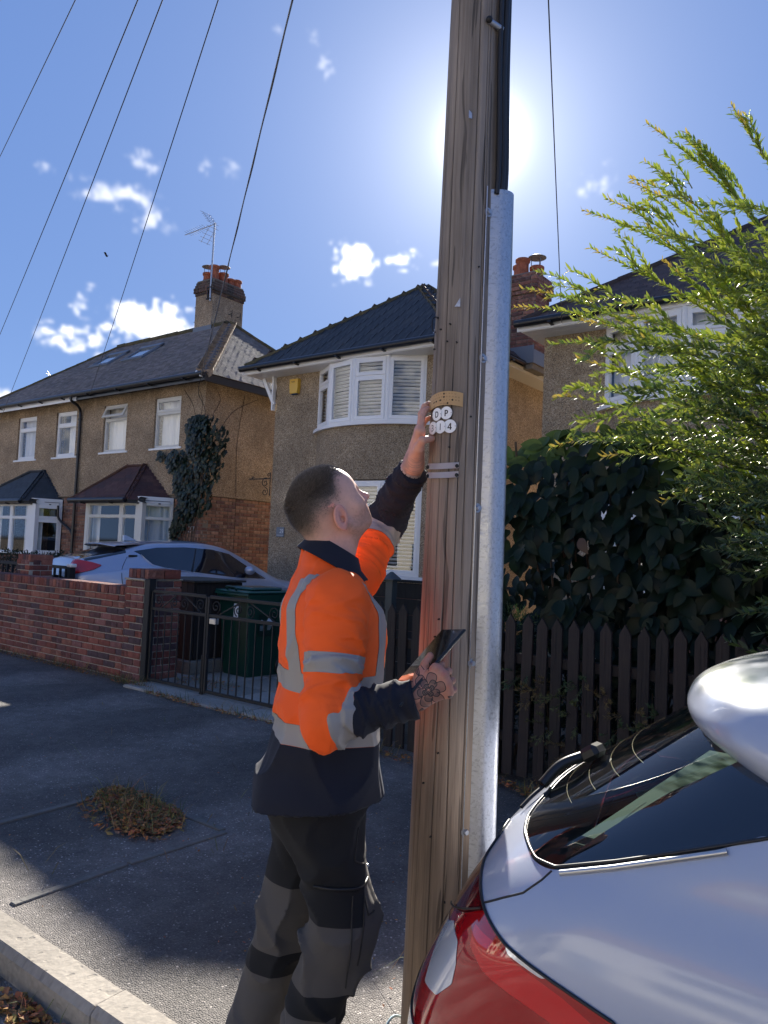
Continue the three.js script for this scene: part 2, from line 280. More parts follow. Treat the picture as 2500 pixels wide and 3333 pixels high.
// ================================================================ houses
// ---- roof tiling: fills a trapezoid slope. O left eave corner, e along the eave, u up the slope
function tileGeo(w, len, th, wave) {
  if (!wave) return cbox(w, th, len, 0.003, rnd(), rnd());
  const N = 10, top = [], pos = [], uv = [];
  for (let i = 0; i <= N; i++) { const x = i / N; top.push([(x - 0.5) * w, 0.5 * wave * (Math.cos(x * Math.PI * 4) * 0.5 + 0.5) + (x > 0.94 ? wave * 0.55 : 0)]); }
  const q = (a, b, c, d) => { pos.push(...a, ...b, ...c, ...a, ...c, ...d); for (const p of [a, b, c, a, c, d]) uv.push(p[0], p[2]); };
  const h = len / 2;
  for (let i = 0; i < N; i++) {
    const [x0, y0] = top[i], [x1, y1] = top[i + 1];
    q([x0, y0, h], [x1, y1, h], [x1, y1, -h], [x0, y0, -h]);                       // top
    q([x0, y0 - th, h], [x1, y1 - th, h], [x1, y1, h], [x0, y0, h]);               // lower edge
  }
  q([-w / 2, top[0][1] - th, h], [-w / 2, top[0][1], h], [-w / 2, top[0][1], -h], [-w / 2, top[0][1] - th, -h]);
  q([w / 2, top[N][1], h], [w / 2, top[N][1] - th, h], [w / 2, top[N][1] - th, -h], [w / 2, top[N][1], -h]);
  return polyGeo(pos, uv);
}
const tileCache = new Map();
function tileSlope(parent, name, O, e, u, len, T0, aL, aR, o) { // o: {w, gauge, th, wave, mats, stuff, skip}
  const n = new THREE.Vector3().crossVectors(e, u).normalize(); if (n.y < 0) n.negate();
  const rows = Math.floor(T0 / o.gauge + 0.5), tl = o.gauge * 1.35, lift = o.th / o.gauge * 0.9, back = u.clone().negate(), list = [];
  for (let r = 0; r < rows; r++) {
    const t = (r + 0.5) * o.gauge - 0.03, L = (aL * clamp(t / T0)), R = len - aR * clamp(t / T0);
    const sway = o.sway ? o.sway * (vnoise(r * 0.35, 1, 99, 99, 12) - 0.5) : 0;
    for (let s = L - mod(L - (r % 2 ? o.w / 2 : 0) * (o.stagger ?? 1), o.w); s < R; s += o.w) {
      const a = Math.max(s, L), b = Math.min(s + o.w, R), w = b - a; if (w < 0.03) continue;
      if (o.skip && o.skip((a + b) / 2, t)) continue;
      const jit = (rnd() - 0.5) * (o.jit ?? 0.004), tilt = Math.atan(lift) + (rnd() - 0.5) * (o.rough ?? 0.02);
      const p = O.clone().addScaledVector(e, (a + b) / 2).addScaledVector(u, t + sway + (rnd() - 0.5) * (o.drop ?? 0.004)).addScaledVector(n, o.th * 1.1 + jit);
      const zz = back.clone(), yy = n.clone(); // tile axes: x = e, z = down the slope, y = n; tilt lifts the lower edge
      zz.applyAxisAngle(e, 0); const rot = new THREE.Matrix4().makeBasis(e, yy, new THREE.Vector3().crossVectors(e, yy)); if (new THREE.Vector3().crossVectors(e, yy).dot(back) < 0) rot.makeBasis(e.clone().negate(), yy, new THREE.Vector3().crossVectors(e.clone().negate(), yy));
      const q = new THREE.Quaternion().setFromRotationMatrix(rot).multiply(new THREE.Quaternion().setFromAxisAngle(V(1, 0, 0), -tilt * -1));
      const key = o.w + '|' + (w > o.w - 0.002 ? 'full' : w.toFixed(2)) + '|' + o.gauge;
      const full = w > o.w - 0.002; let g;
      if (full && !o.stuff) { if (!tileCache.has(key)) tileCache.set(key, [0, 1, 2].map(() => tileGeo(w * 0.985, tl, o.th, o.wave))); g = pick(tileCache.get(key)); } else g = tileGeo(w * 0.985, tl, o.th, o.wave);
      if (o.stuff) { g.applyQuaternion(q); g.translate(p.x, p.y, p.z); const k = 0.72 + 0.5 * rnd() + 0.25 * (vnoise(p.x * 0.9, p.z * 1.4 + p.y, 999, 999, 5) - 0.5); list.push(paintGeo(g, k, k * (0.97 + 0.05 * rnd()), k * (0.95 + 0.06 * rnd()))); }
      else { const m = part(parent, 'roof_tile', g, pick(o.mats)); m.position.copy(p); m.quaternion.copy(q); }
    }
  }
  if (o.stuff) stuffPart(parent, name, merge(list), o.mats[0]);
}
// half-round tiles along a hip or ridge
function ridgeTiles(parent, a, b, r, len, mats, name = 'ridge_tile') {
  const d = b.clone().sub(a), L = d.length(), n = Math.max(1, Math.round(L / len)), dir = d.clone().normalize(), step = L / n;
  const side = new THREE.Vector3().crossVectors(V(0, 1, 0), dir).normalize(), up = new THREE.Vector3().crossVectors(dir, side);
  const geos = [0, 1].map((k) => { const g = new THREE.CylinderGeometry(r * 0.97, r * 1.06, step * 1.02, 12, 1, false, -Math.PI / 2 - 0.15, Math.PI + 0.3).toNonIndexed(); g.rotateX(Math.PI / 2); const uv = g.attributes.uv; for (let i = 0; i < uv.count; i++) uv.setXY(i, uv.getX(i) * r * 3 + k, uv.getY(i) * step); return g; });
  for (let i = 0; i < n; i++) {
    const m = part(parent, name, geos[i % 2], pick(mats)); m.position.copy(a).addScaledVector(dir, (i + 0.5) * step).addScaledVector(up, (rnd() - 0.5) * 0.012);
    m.quaternion.setFromRotationMatrix(new THREE.Matrix4().makeBasis(side, up, dir)); m.rotateZ((rnd() - 0.5) * 0.06); m.rotateX((rnd() - 0.5) * 0.03);
  }
}
const tileMats = (list, rough = 0.75) => list.map((c) => withTex(T.tile, { color: lin(...c), roughness: rough }, 0.003));
const TM = {
  plain27: [withTex(T.tile, { color: lin(0.25, 0.20, 0.17), roughness: 0.85, vertexColors: true }, 0.003)],
  plain31: [withTex(T.tile, { color: lin(0.09, 0.06, 0.055), roughness: 0.75, vertexColors: true }, 0.003)],
  dark29: tileMats([[0.030, 0.030, 0.034], [0.036, 0.036, 0.040], [0.026, 0.026, 0.030], [0.045, 0.043, 0.044]], 0.62),
  bay27: tileMats([[0.10, 0.045, 0.042], [0.085, 0.04, 0.04], [0.12, 0.06, 0.052], [0.075, 0.04, 0.042]], 0.8),
  bay25: tileMats([[0.045, 0.055, 0.07], [0.05, 0.062, 0.078], [0.04, 0.05, 0.062]], 0.7),
  hip27: tileMats([[0.42, 0.31, 0.22], [0.48, 0.36, 0.26], [0.36, 0.26, 0.18], [0.45, 0.35, 0.27]], 0.8),
  mossy: tileMats([[0.13, 0.115, 0.06], [0.16, 0.13, 0.07], [0.11, 0.10, 0.06]], 0.9),
  hipbay27: tileMats([[0.14, 0.07, 0.05], [0.12, 0.055, 0.045]], 0.8), hipbay25: tileMats([[0.05, 0.06, 0.075], [0.04, 0.05, 0.065]], 0.7),
};
const roofUnder = mat({ color: lin(0.03, 0.028, 0.028), roughness: 0.95 });
// the boarded solid below the tiles: eave rectangle, ridge line
function roofCore(parent, x0, x1, zf, zb, ey, ry, rx0, rx1, rz, drop = 0.03) {
  const a = [x0, ey - drop, zf], b = [x1, ey - drop, zf], c = [x1, ey - drop, zb], d = [x0, ey - drop, zb], e = [rx0, ry - drop, rz], f = [rx1, ry - drop, rz + (rx0 === rx1 ? -0.001 : 0)];
  const pos = [], q = (...p) => { for (let i = 1; i < p.length - 1; i++) pos.push(...p[0], ...p[i], ...p[i + 1]); };
  q(a, b, f, e); q(b, c, f); q(c, d, e, f); q(d, a, e); q(a, d, c, b);
  part(parent, 'roof_deck', polyGeo(pos), roofUnder);
}
// a gutter along the eave from a to b, with brackets
function gutter(parent, a, b, out, fasciaH, fMat, gMat = M.gutter, name = 'gutter') {
  const L = a.distanceTo(b), dir = b.clone().sub(a).normalize(), g = sub(parent, name);
  const half = (r, l) => { const q = new THREE.CylinderGeometry(r, r, l, 14, 1, true, 0, Math.PI).toNonIndexed(); q.rotateZ(-Math.PI / 2); return q; };
  const c = a.clone().add(b).multiplyScalar(0.5).addScaledVector(out, 0.062);
  const ry = Math.atan2(-dir.z, dir.x), rim = [-1, 1].map((s) => bar(a.clone().addScaledVector(out, 0.062 + s * 0.055), b.clone().addScaledVector(out, 0.062 + s * 0.055), 0.010, 0.012));
  const shell = half(0.058, L); shell.rotateX(Math.PI / 2); shell.rotateY(ry);  // open side up
  // make sure that the trough hangs below its rim
  shell.computeBoundingBox(); if (shell.boundingBox.max.y > 0.03) shell.rotateX(Math.PI); shell.translate(c.x, c.y, c.z);
  const inner = half(0.054, L); inner.rotateX(Math.PI / 2); inner.rotateY(ry); inner.computeBoundingBox(); if (inner.boundingBox.max.y > 0.03) inner.rotateX(Math.PI); inner.translate(c.x, c.y + 0.001, c.z);
  const caps = [a, b].map((p, i) => { const q = new THREE.CircleGeometry(0.058, 14, Math.PI, Math.PI).toNonIndexed(); q.rotateY(ry + Math.PI / 2); q.translate(p.x + out.x * 0.062, p.y, p.z + out.z * 0.062); return q; });
  part(g, 'trough', merge([shell, inner, ...rim, ...caps]), gMat);
  const nb = Math.max(2, Math.round(L / 1.1));
  for (let i = 0; i < nb; i++) { const p = a.clone().addScaledVector(dir, (i + 0.5) * L / nb); part(g, 'bracket', bar(p.clone().add(V(0, -0.075, 0)), p.clone().addScaledVector(out, 0.13).add(V(0, -0.055, 0)), 0.05, 0.022), gMat); }
  if (fMat) part(parent, 'fascia', bar(a.clone().add(V(0, -fasciaH / 2 + 0.03, 0)).addScaledVector(out, -0.012), b.clone().add(V(0, -fasciaH / 2 + 0.03, 0)).addScaledVector(out, -0.012), 0.022, fasciaH), fMat);
  return g;
}
// ---- windows. Local frame: x right 0..w, y up 0..h, outer face z = 0. cells: [x0, y0, x1, y1, sash, openAngle]
function ring(x0, y0, x1, y1, t, depth) { return panel(rect(x0, y0, x1, y1), [rect(x0 + t, y0 + t, x1 - t, y1 - t)], depth, 0.004); }
function windowUnit(parent, ox, oy, oz, ry, w, h, cells, o = {}) {
  const g = sub(parent, o.name ?? 'window'); g.position.set(ox, oy, oz); g.rotation.y = ry;
  const fm = o.mat ?? M.white;
  part(g, 'frame', panel(rect(0, 0, w, h), cells.map((c) => rect(c[0], c[1], c[2], c[3])), 0.07, 0.004), fm);
  for (const [x0, y0, x1, y1, sash, open] of cells) {
    const t = sash ? (o.sashW ?? 0.05) : 0.012;
    const pane = polyGeo([x0 + t - 0.004, y0 + t - 0.004, 0, x1 - t + 0.004, y0 + t - 0.004, 0, x1 - t + 0.004, y1 - t + 0.004, 0, x0 + t - 0.004, y0 + t - 0.004, 0, x1 - t + 0.004, y1 - t + 0.004, 0, x0 + t - 0.004, y1 - t + 0.004, 0]);
    const e = 0.012;
    if (open) {
      const s = sub(g, 'open_sash'); s.position.set(0, y1, 0.02); s.rotation.x = -open;
      const m = part(s, 'sash_frame', merge([ring(x0 - e, y0 - y1 - e, x1 + e, e, t + e, 0.035), pane.clone().translate(0, -y1, -0.015)]), fm); s.remove(m); s.add(m);
      s.clear(); g.remove(s);
      const sf = part(g, 'sash', ring(x0 - e, y0 - y1 - e, x1 + e, e, t + e, 0.035), fm); sf.position.set(0, y1, 0.03); sf.rotation.x = -open;
      const pn = part(g, 'pane', pane.translate(0, -y1, -0.012), M.glass); pn.position.copy(sf.position); pn.rotation.copy(sf.rotation);
      continue;
    }
    if (sash) part(g, 'sash', ring(x0 - e, y0 - e, x1 + e, y1 + e, t + e, 0.05), fm).position.z = 0.014;
    else part(g, 'bead', ring(x0, y0, x1, y1, t, 0.02), fm).position.z = -0.018;
    const pn = part(g, 'pane', pane, M.glass); pn.position.z = sash ? -0.008 : -0.03; pn.rotation.set((rnd() - 0.5) * 0.006, (rnd() - 0.5) * 0.006, 0);
  }
  if (o.sill) { const s = o.sill; part(g, 'sill', span(-s[0], w + (s[1] ?? s[0]), -0.05, -0.003, -0.06, 0.075), o.sillMat ?? fm); }
  if (o.curtain) {
    const pos = [], idx = [], uvs = [], n = Math.ceil(w * 60), z0 = o.curtainZ ?? -0.16, f = o.folds ?? 9;
    for (let i = 0; i <= n; i++) for (let j = 0; j < 2; j++) { const x = i / n * w; if (o.curtain === 'split' && 0) continue; pos.push(x, j ? h : 0, z0 + 0.028 * Math.sin(x * f * 2.2 + Math.sin(x * 5) * 1.4 + ox) + 0.012 * Math.sin(x * f * 5.1 + oy)); uvs.push(x, j); }
    for (let i = 0; i < n; i++) { const skip = o.gap && i / n > o.gap[0] && i / n < o.gap[1]; if (!skip) idx.push(2 * i, 2 * i + 2, 2 * i + 1, 2 * i + 2, 2 * i + 3, 2 * i + 1); }
    part(g, 'curtain', polyGeo(pos, uvs, idx, true), o.curtainMat ?? M.curtain);
  }
  if (o.blind) {
    const n = Math.floor(h / 0.062), slat = new THREE.BoxGeometry(w - 0.04, 0.05, 0.006); slat.rotateX(o.blindTilt ?? 0.5);
    for (let i = 0; i < n; i++) { const m = part(g, 'blind_slat', slat, M.blind); m.position.set(w / 2, 0.03 + i * 0.062, -0.12); m.rotation.z = (rnd() - 0.5) * 0.006; }
  }
  return g;
}
// a window between two plan points A and B (seen from outside A is on the left)
function facet(parent, A, B, y0, y1, cells, o) { const dx = B[0] - A[0], dz = B[1] - A[1], w = Math.hypot(dx, dz), ry = Math.atan2(-dz, dx); return windowUnit(parent, A[0], y0, A[1], ry, w, y1 - y0, cells(w, y1 - y0), o); }
const fixed1 = (b = 0.055) => (w, h) => [[b, b, w - b, h - b, false]];
const sash1 = (b = 0.055) => (w, h) => [[b, b, w - b, h - b, true]];
const fanOver = (f = 0.72, s1 = true, s2 = true, b = 0.055) => (w, h) => [[b, b, w - b, h * f - b / 2, s1], [b, h * f + b / 2, w - b, h - b, s2]];
// curved solid wall on an arc (plan centre cx, cz)
function arcWall(cx, cz, R, a0, a1, y0, y1, th = 0.15, n = 20) {
  const pos = [], uv = [], q = (p, r, s, t, u) => { pos.push(...p, ...r, ...s, ...p, ...s, ...t); uv.push(u[0], u[1], u[2], u[1], u[2], u[3], u[0], u[1], u[2], u[3], u[0], u[3]); };
  const P = (r, a, y) => [cx + r * Math.sin(a), y, cz + r * Math.cos(a)];
  for (let i = 0; i < n; i++) {
    const a = lerp(a0, a1, i / n), b = lerp(a0, a1, (i + 1) / n), r = R - th;
    q(P(R, a, y0), P(R, b, y0), P(R, b, y1), P(R, a, y1), [a * R, y0, b * R, y1]); q(P(r, b, y0), P(r, a, y0), P(r, a, y1), P(r, b, y1), [b * R, y0, a * R, y1]);
    q(P(R, a, y1), P(R, b, y1), P(r, b, y1), P(r, a, y1), [a, 0, b, th]); q(P(r, a, y0), P(r, b, y0), P(R, b, y0), P(R, a, y0), [a, 0, b, th]);
  }
  const g = polyGeo(pos, uv); return g;
}
const boxWall = (x0, x1, y0, y1, z0, z1) => { const g = cbox(x1 - x0, y1 - y0, z1 - z0, 0.002, x0 + z0, y0); return g.translate((x0 + x1) / 2, (y0 + y1) / 2, (z0 + z1) / 2); };
function potGeo(r, h) { const p = [[r * 0.86, 0], [r * 0.98, 0.02], [r * 0.9, 0.05], [r * 0.85, h * 0.6], [r * 0.88, h - 0.07], [r * 1.04, h - 0.06], [r * 1.05, h - 0.01], [r * 0.98, h], [r * 0.78, h], [r * 0.75, h * 0.5]]; return new THREE.LatheGeometry(p.map(([x, y]) => new THREE.Vector2(x, y)), 18).toNonIndexed(); }
function cowl(parent, x, y, z, r) { const g = [new THREE.LatheGeometry([[0.001, 0.055], [r * 0.7, 0.045], [r * 1.3, 0.006], [r * 1.3, -0.004], [r * 0.6, 0.02], [0.001, 0.03]].map(([a, b]) => new THREE.Vector2(a, b)), 18).toNonIndexed().translate(x, y + 0.17, z)]; for (let i = 0; i < 3; i++) { const a = i * 2.1 + 0.5; g.push(rod(V(x + Math.cos(a) * r * 0.8, y, z + Math.sin(a) * r * 0.8), V(x + Math.cos(a) * r * 0.8, y + 0.18, z + Math.sin(a) * r * 0.8), 0.008)); } part(parent, 'cowl', merge(g), M.lead); }

// ---------------------------------------------------------------- pair of houses on the left (number 27 and its neighbour)
const FZ = -10.5;
const H27 = thing('semi_detached_house', 'wide pebble-dashed pair of houses with one long tiled roof, two bays and number 27', 'house');
{
  const h = H27, x0 = -22.3, x1 = -13.03, zb = -16.0, wy = 5.06;
  // openings: four upstairs windows and two bays
  const wins = [[-21.02, 3.62, -20.04, 4.80], [-19.03, 3.62, -18.06, 4.80], [-16.84, 3.65, -15.87, 4.80], [-14.80, 3.65, -13.85, 4.80]];
  const bays = [[-21.9, 0.5, -18.44, 2.5], [-17.2, 0.5, -13.9, 2.5]];
  const front = panel(rect(x0, 2.6, x1, wy), wins.map((w) => rect(...w)), 0.27); front.translate(0, 0, FZ);
  part(h, 'wall', front, M.pebble, 'pebble-dashed front wall');
  part(h, 'wall', boxWall(x1 - 0.27, x1, 2.6, wy, zb, FZ - 0.27), M.pebble, 'pebble-dashed side wall');
  part(h, 'wall', boxWall(x0, x0 + 0.27, 0, wy, zb, FZ - 0.27), M.pebble);
  part(h, 'wall', boxWall(x0 + 0.27, x1 - 0.27, 0, wy, zb, zb + 0.27), M.pebble);
  part(h, 'floor_slab', boxWall(x0 + 0.27, x1 - 0.27, 2.5, 2.7, zb + 0.27, FZ - 0.27), M.dark);
  part(h, 'party_wall', boxWall(-17.95, -17.75, 0, 2.5, zb + 0.27, FZ - 0.27), M.dark);
  part(h, 'drip_edge', merge([span(x0, x1 + 0.025, 2.57, 2.605, FZ - 0.02, FZ + 0.028, 0.006), span(x1 - 0.02, x1 + 0.03, 2.57, 2.605, zb, FZ - 0.021, 0.006)]), M.pebble);
  // brick storey: mortar core with the bricks proud of it
  const core = panel(rect(x0, 0, x1 - 0.012, 2.569), bays.map((w) => rect(...w)), 0.25); core.translate(0, 0, FZ - 0.022);
  part(h, 'brickwork_mortar', merge([core, boxWall(x1 - 0.25, x1 - 0.022, 0, 2.569, zb, FZ - 0.28)]), M.mortarDark);
  const rest = [];
  for (const [a, b] of [[-18.44, -17.2], [-13.9, -13.03]]) layBricks(h, V(a, 0, FZ - 0.010), V(1, 0, 0), V(0, 0, 1), b - a, 34, BR.house, { keep: (p) => p.y > 1.05, rest });
  layBricks(h, V(x1 - 0.010, 0, FZ - 0.025), V(0, 0, -1), V(1, 0, 0), 5.4, 34, BR.house, { keep: (p) => p.y > 1.1 && p.z > -13.6, rest });
  stuffPart(h, 'lower_bricks', merge(rest), BR.house[0]);
  // upstairs windows
  const oldFrame = { mat: M.whiteOld, sillMat: M.white };
  wins.forEach(([a, b, c, d], i) => {
    const w = c - a, hh = d - b, own = i < 2 ? { mat: M.white, sashW: 0.035 } : oldFrame, z = FZ - 0.05;
    const cells = i < 2 ? [[0.08, 0.08, w - 0.08, hh * 0.66, false], [0.08, hh * 0.66 + 0.10, w - 0.08, hh - 0.10, false]] : [[0.055, 0.05, w - 0.055, hh * 0.66, false], [0.055, hh * 0.66 + 0.07, w - 0.055, hh - 0.05, true, i === 2 ? 0.42 : 0]];
    windowUnit(h, a, b, z, 0, w, hh, cells, { ...own, sill: [0.12, 0.10], curtain: true, folds: i === 1 ? 6 : 10, gap: i === 1 ? [0.0, 0.32] : null, curtainMat: M.curtain });
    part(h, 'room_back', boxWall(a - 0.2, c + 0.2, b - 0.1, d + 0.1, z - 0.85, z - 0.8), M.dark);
  });
  // roof
  const ey = 5.12, rY = 7.3, rz = -13.0, rx0 = -20.24, rx1 = -15.3, ex0 = -22.75, ex1 = -12.66, zf = -10.14, zB = -15.9;
  roofCore(h, ex0, ex1, zf, zB, ey, rY, rx0, rx1, rz);
  const fl = Math.hypot(rY - ey, zf - rz), u = V(0, (rY - ey) / fl, (rz - zf) / fl);
  const vel = [[-19.60, -18.62], [-18.05, -17.08]];
  tileSlope(h, 'front_roof_tiles', V(ex0, ey, zf), V(1, 0, 0), u, ex1 - ex0, fl, rx0 - ex0, ex1 - rx1, { w: 0.17, gauge: 0.102, th: 0.013, mats: TM.plain27, stuff: true, rough: 0.05, jit: 0.007, drop: 0.008 });
  const sl = Math.hypot(rY - ey, ex1 - rx1), us = V(-(ex1 - rx1) / sl, (rY - ey) / sl, 0);
  tileSlope(h, 'side_roof_tiles', V(ex1, ey, zf), V(0, 0, -1), us, zf - zB, sl, zf - rz, rz - zB, { w: 0.17, gauge: 0.102, th: 0.014, mats: TM.plain27, stuff: true, rough: 0.012, jit: 0.002, drop: 0.006 });
  const ls = Math.hypot(rY - ey, rx0 - ex0), ul = V((rx0 - ex0) / ls, (rY - ey) / ls, 0);
  tileSlope(h, 'far_roof_tiles', V(ex0, ey, zB), V(0, 0, 1), ul, zf - zB, ls, rz - zB, zf - rz, { w: 0.17, gauge: 0.102, th: 0.013, mats: TM.plain27, stuff: true });
  ridgeTiles(h, V(ex1, ey + 0.03, zf), V(rx1, rY + 0.03, rz), 0.17, 0.24, TM.hip27, 'hip_tile');
  ridgeTiles(h, V(rx1, rY + 0.04, rz), V(rx0, rY + 0.04, rz), 0.11, 0.42, TM.mossy);
  ridgeTiles(h, V(ex0, ey + 0.02, zf), V(rx0, rY + 0.03, rz), 0.10, 0.35, TM.mossy, 'hip_tile');
  ridgeTiles(h, V(ex1, ey + 0.03, zB), V(rx1, rY + 0.03, rz), 0.12, 0.35, TM.mossy, 'hip_tile');
  // roof windows, lying in the slope
  for (const [a, b] of vel) {
    const g = sub(h, 'roof_window'), t0 = 1.88, t1 = 2.72, n = V(0, -u.z, u.y), O = V(a, ey, zf).addScaledVector(u, t0).addScaledVector(n, 0.06);
    g.position.copy(O); g.quaternion.setFromRotationMatrix(new THREE.Matrix4().makeBasis(V(1, 0, 0), u, n));
    const w = b - a, hh = t1 - t0; part(g, 'frame', ring(0, 0, w, hh, 0.07, 0.09), M.lead); part(g, 'sash', ring(0.06, 0.06, w - 0.06, hh - 0.06, 0.05, 0.06), M.lead).position.z = 0.012;
    part(g, 'pane', polyGeo([0.1, 0.1, 0, w - 0.1, 0.1, 0, w - 0.1, hh - 0.1, 0, 0.1, 0.1, 0, w - 0.1, hh - 0.1, 0, 0.1, hh - 0.1, 0]), phys({ color: lin(0.3, 0.33, 0.36), roughness: 0.04, ior: 2.2, metalness: 0.5 })).position.z = -0.01;
    part(g, 'top_cover', span(0, w, hh - 0.12, hh + 0.04, -0.03, 0.035), M.lead);
  }
  // gutters, fascias, pipes
  gutter(h, V(ex0 - 0.05, 5.06, zf + 0.02), V(-17.50, 5.06, zf + 0.02), V(0, 0, 1), 0.17, M.white);
  gutter(h, V(-17.49, 5.06, zf + 0.02), V(ex1 + 0.05, 5.06, zf + 0.02), V(0, 0, 1), 0.16, M.gutter);
  part(h, 'side_eaves_board', span(ex1 - 0.05, ex1 + 0.01, 4.93, 5.12, zB, zf - 0.02), M.gutter);
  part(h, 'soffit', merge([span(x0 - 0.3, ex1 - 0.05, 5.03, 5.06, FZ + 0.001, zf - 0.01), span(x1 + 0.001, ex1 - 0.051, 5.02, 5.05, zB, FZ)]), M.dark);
  const dp = sub(h, 'downpipe');
  part(dp, 'pipe', merge([tube([V(-17.62, 5.02, zf + 0.08), V(-17.62, 4.93, zf + 0.08), V(-17.70, 4.84, FZ + 0.2), V(-17.80, 4.74, FZ + 0.07), V(-17.80, 4.6, FZ + 0.06), V(-17.80, 2.5, FZ + 0.06)], 0.036, 40, 10), rod(V(-17.80, 2.5, FZ + 0.06), V(-17.80, 0, FZ + 0.06), 0.036, 10)].map((g) => g.index ? g.toNonIndexed() : g)), M.gutter);
  for (const y of [4.5, 3.6, 2.7, 1.7]) part(dp, 'clip', rod(V(-17.80, y, FZ + 0.06), V(-17.80, y + 0.05, FZ + 0.06), 0.045, 10), M.gutter);
  part(dp, 'branch_pipe', tube([V(-18.35, 2.34, FZ + 0.18), V(-18.35, 2.05, FZ + 0.16), V(-18.30, 1.95, FZ + 0.12), V(-17.9, 1.72, FZ + 0.07), V(-17.82, 1.6, FZ + 0.06)], 0.03, 30, 8).toNonIndexed(), M.gutter);
  // bays
  function bay(cx, f0, f1, l, r, tMats, hipM, old, cells, ends) {
    const b = sub(h, 'bay_window'), zf2 = FZ + 0.62, y0 = 1.08, y1 = 2.36, L = [l, FZ + 0.02], A = [f0, zf2], B = [f1, zf2], R = [r, FZ + 0.02], o = { ...(old ? oldFrame : { mat: M.white }), name: 'casement' };
    const under = (P, Q, ya, yb, m, nm) => { const dx = Q[0] - P[0], dz = Q[1] - P[1], w = Math.hypot(dx, dz), g = cbox(w, yb - ya, 0.16, 0.004, 0, ya); g.translate(w / 2, (ya + yb) / 2, -0.09); const q = part(b, nm, g, m); q.position.set(P[0], 0, P[1]); q.rotation.y = Math.atan2(-dz, dx); return q; };
    for (const [P, Q] of [[L, A], [A, B], [B, R]]) { under(P, Q, 0, y0 - 0.05, BR.house[1], 'bay_plinth'); under(P, Q, y1, 2.5, M.white, 'bay_head'); }
    part(b, 'bay_sill', panel([[l - 0.05, 0.02], [f0 - 0.02, 0.72], [f1 + 0.02, 0.72], [r + 0.06, 0.02]], null, 0.045).rotateX(Math.PI / 2).scale(1, 1, 1).translate(0, y0 - 0.002, FZ).applyMatrix4(new THREE.Matrix4()), M.white);
    const put = (P, Q, c, oo) => { const g = facet(h, P, Q, y0, y1, c, { ...o, ...oo }); h.remove(g); for (const m of [...g.children]) { m.updateMatrix(); g.updateMatrix(); m.applyMatrix4(g.matrix); b.add(m); } };
    put(L, A, fanOver(0.74, false, false), { curtain: true }); put(B, R, ends ?? fanOver(0.74, false, false), { curtain: old, curtainMat: M.curtainBlue });
    put(A, B, cells, { curtain: true, gap: old ? [0.12, 0.8] : [0.2, 0.7], curtainZ: -0.2 });
    for (const P of [A, B]) part(b, 'corner_post', span(P[0] - 0.055, P[0] + 0.055, y0, y1, P[1] - 0.09, P[1] + 0.014), o.mat);
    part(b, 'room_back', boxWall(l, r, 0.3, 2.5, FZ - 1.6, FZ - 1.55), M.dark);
    // hipped roof of the bay
    const rf = sub(h, 'bay_roof'), yE = 2.44, yA = 3.26, zE = FZ + 0.80, E0 = f0 - 0.42, E1 = f1 - 0.05 + (old ? -0.22 : -0.25) + 0.0, W0 = l - 0.2, W1 = r - 0.08, A0 = cx - 0.33, A1 = cx + 0.33;
    const fr = V(0, yA - yE, FZ - zE), T0 = fr.length(), uu = fr.clone().normalize();
    const pos = [], q3 = (...p) => { for (let i = 1; i < p.length - 1; i++) pos.push(...p[0], ...p[i], ...p[i + 1]); }, dy = 0.03;
    const c0 = [E0, yE - dy, zE], c1 = [E1, yE - dy, zE], c2 = [W1, yE - dy, FZ], c3 = [W0, yE - dy, FZ], a0 = [A0, yA - dy, FZ], a1 = [A1, yA - dy, FZ];
    q3(c0, c1, a1, a0); q3(c1, c2, a1); q3(c3, c0, a0); q3(c0, c3, c2, c1); q3(c2, c3, a0, a1);
    part(rf, 'deck', polyGeo(pos), roofUnder);
    tileSlope(rf, 'tiles', V(E0, yE, zE), V(1, 0, 0), uu, E1 - E0, T0, A0 - E0, E1 - A1, { w: 0.27, gauge: 0.115, th: 0.016, mats: tMats, jit: 0.004, drop: 0.004 });
    const eR = V(W1 - E1, 0, FZ - zE), lR = eR.length(); eR.normalize(); const base = V(E1, yE, zE), ap = V(A1, yA, FZ), off = ap.clone().sub(base), s = off.dot(eR), uR = off.clone().addScaledVector(eR, -s), tR = uR.length(); uR.normalize();
    tileSlope(rf, 'tiles', base, eR, uR, lR, tR, s, lR - s, { w: 0.27, gauge: 0.115, th: 0.016, mats: tMats, jit: 0.004 });
    ridgeTiles(rf, V(E1, yE + 0.03, zE), V(A1, yA + 0.04, FZ + 0.03), 0.055, 0.3, hipM, 'hip_tile'); ridgeTiles(rf, V(E0, yE + 0.03, zE), V(A0, yA + 0.04, FZ + 0.03), 0.055, 0.3, hipM, 'hip_tile');
    ridgeTiles(rf, V(A0, yA + 0.03, FZ + 0.03), V(A1, yA + 0.03, FZ + 0.03), 0.05, 0.3, hipM); if (!old) ridgeTiles(rf, V(W1, yE + 0.03, FZ + 0.03), V(A1, yA + 0.04, FZ + 0.03), 0.05, 0.3, hipM, 'verge_tile');
    gutter(rf, V(E0, yE - 0.03, zE - 0.01), V(E1, yE - 0.03, zE - 0.01), V(0, 0, 1), 0.1, M.gutter);
    const oR = V(-eR.z, 0, eR.x); if (oR.x < 0) oR.negate(); gutter(rf, V(E1, yE - 0.03, zE).addScaledVector(oR, -0.01), V(W1, yE - 0.03, FZ + 0.06).addScaledVector(oR, -0.01), oR, 0.1, M.gutter);
  }
  M.curtainBlue = mat({ color: lin(0.50, 0.56, 0.60), roughness: 0.95 });
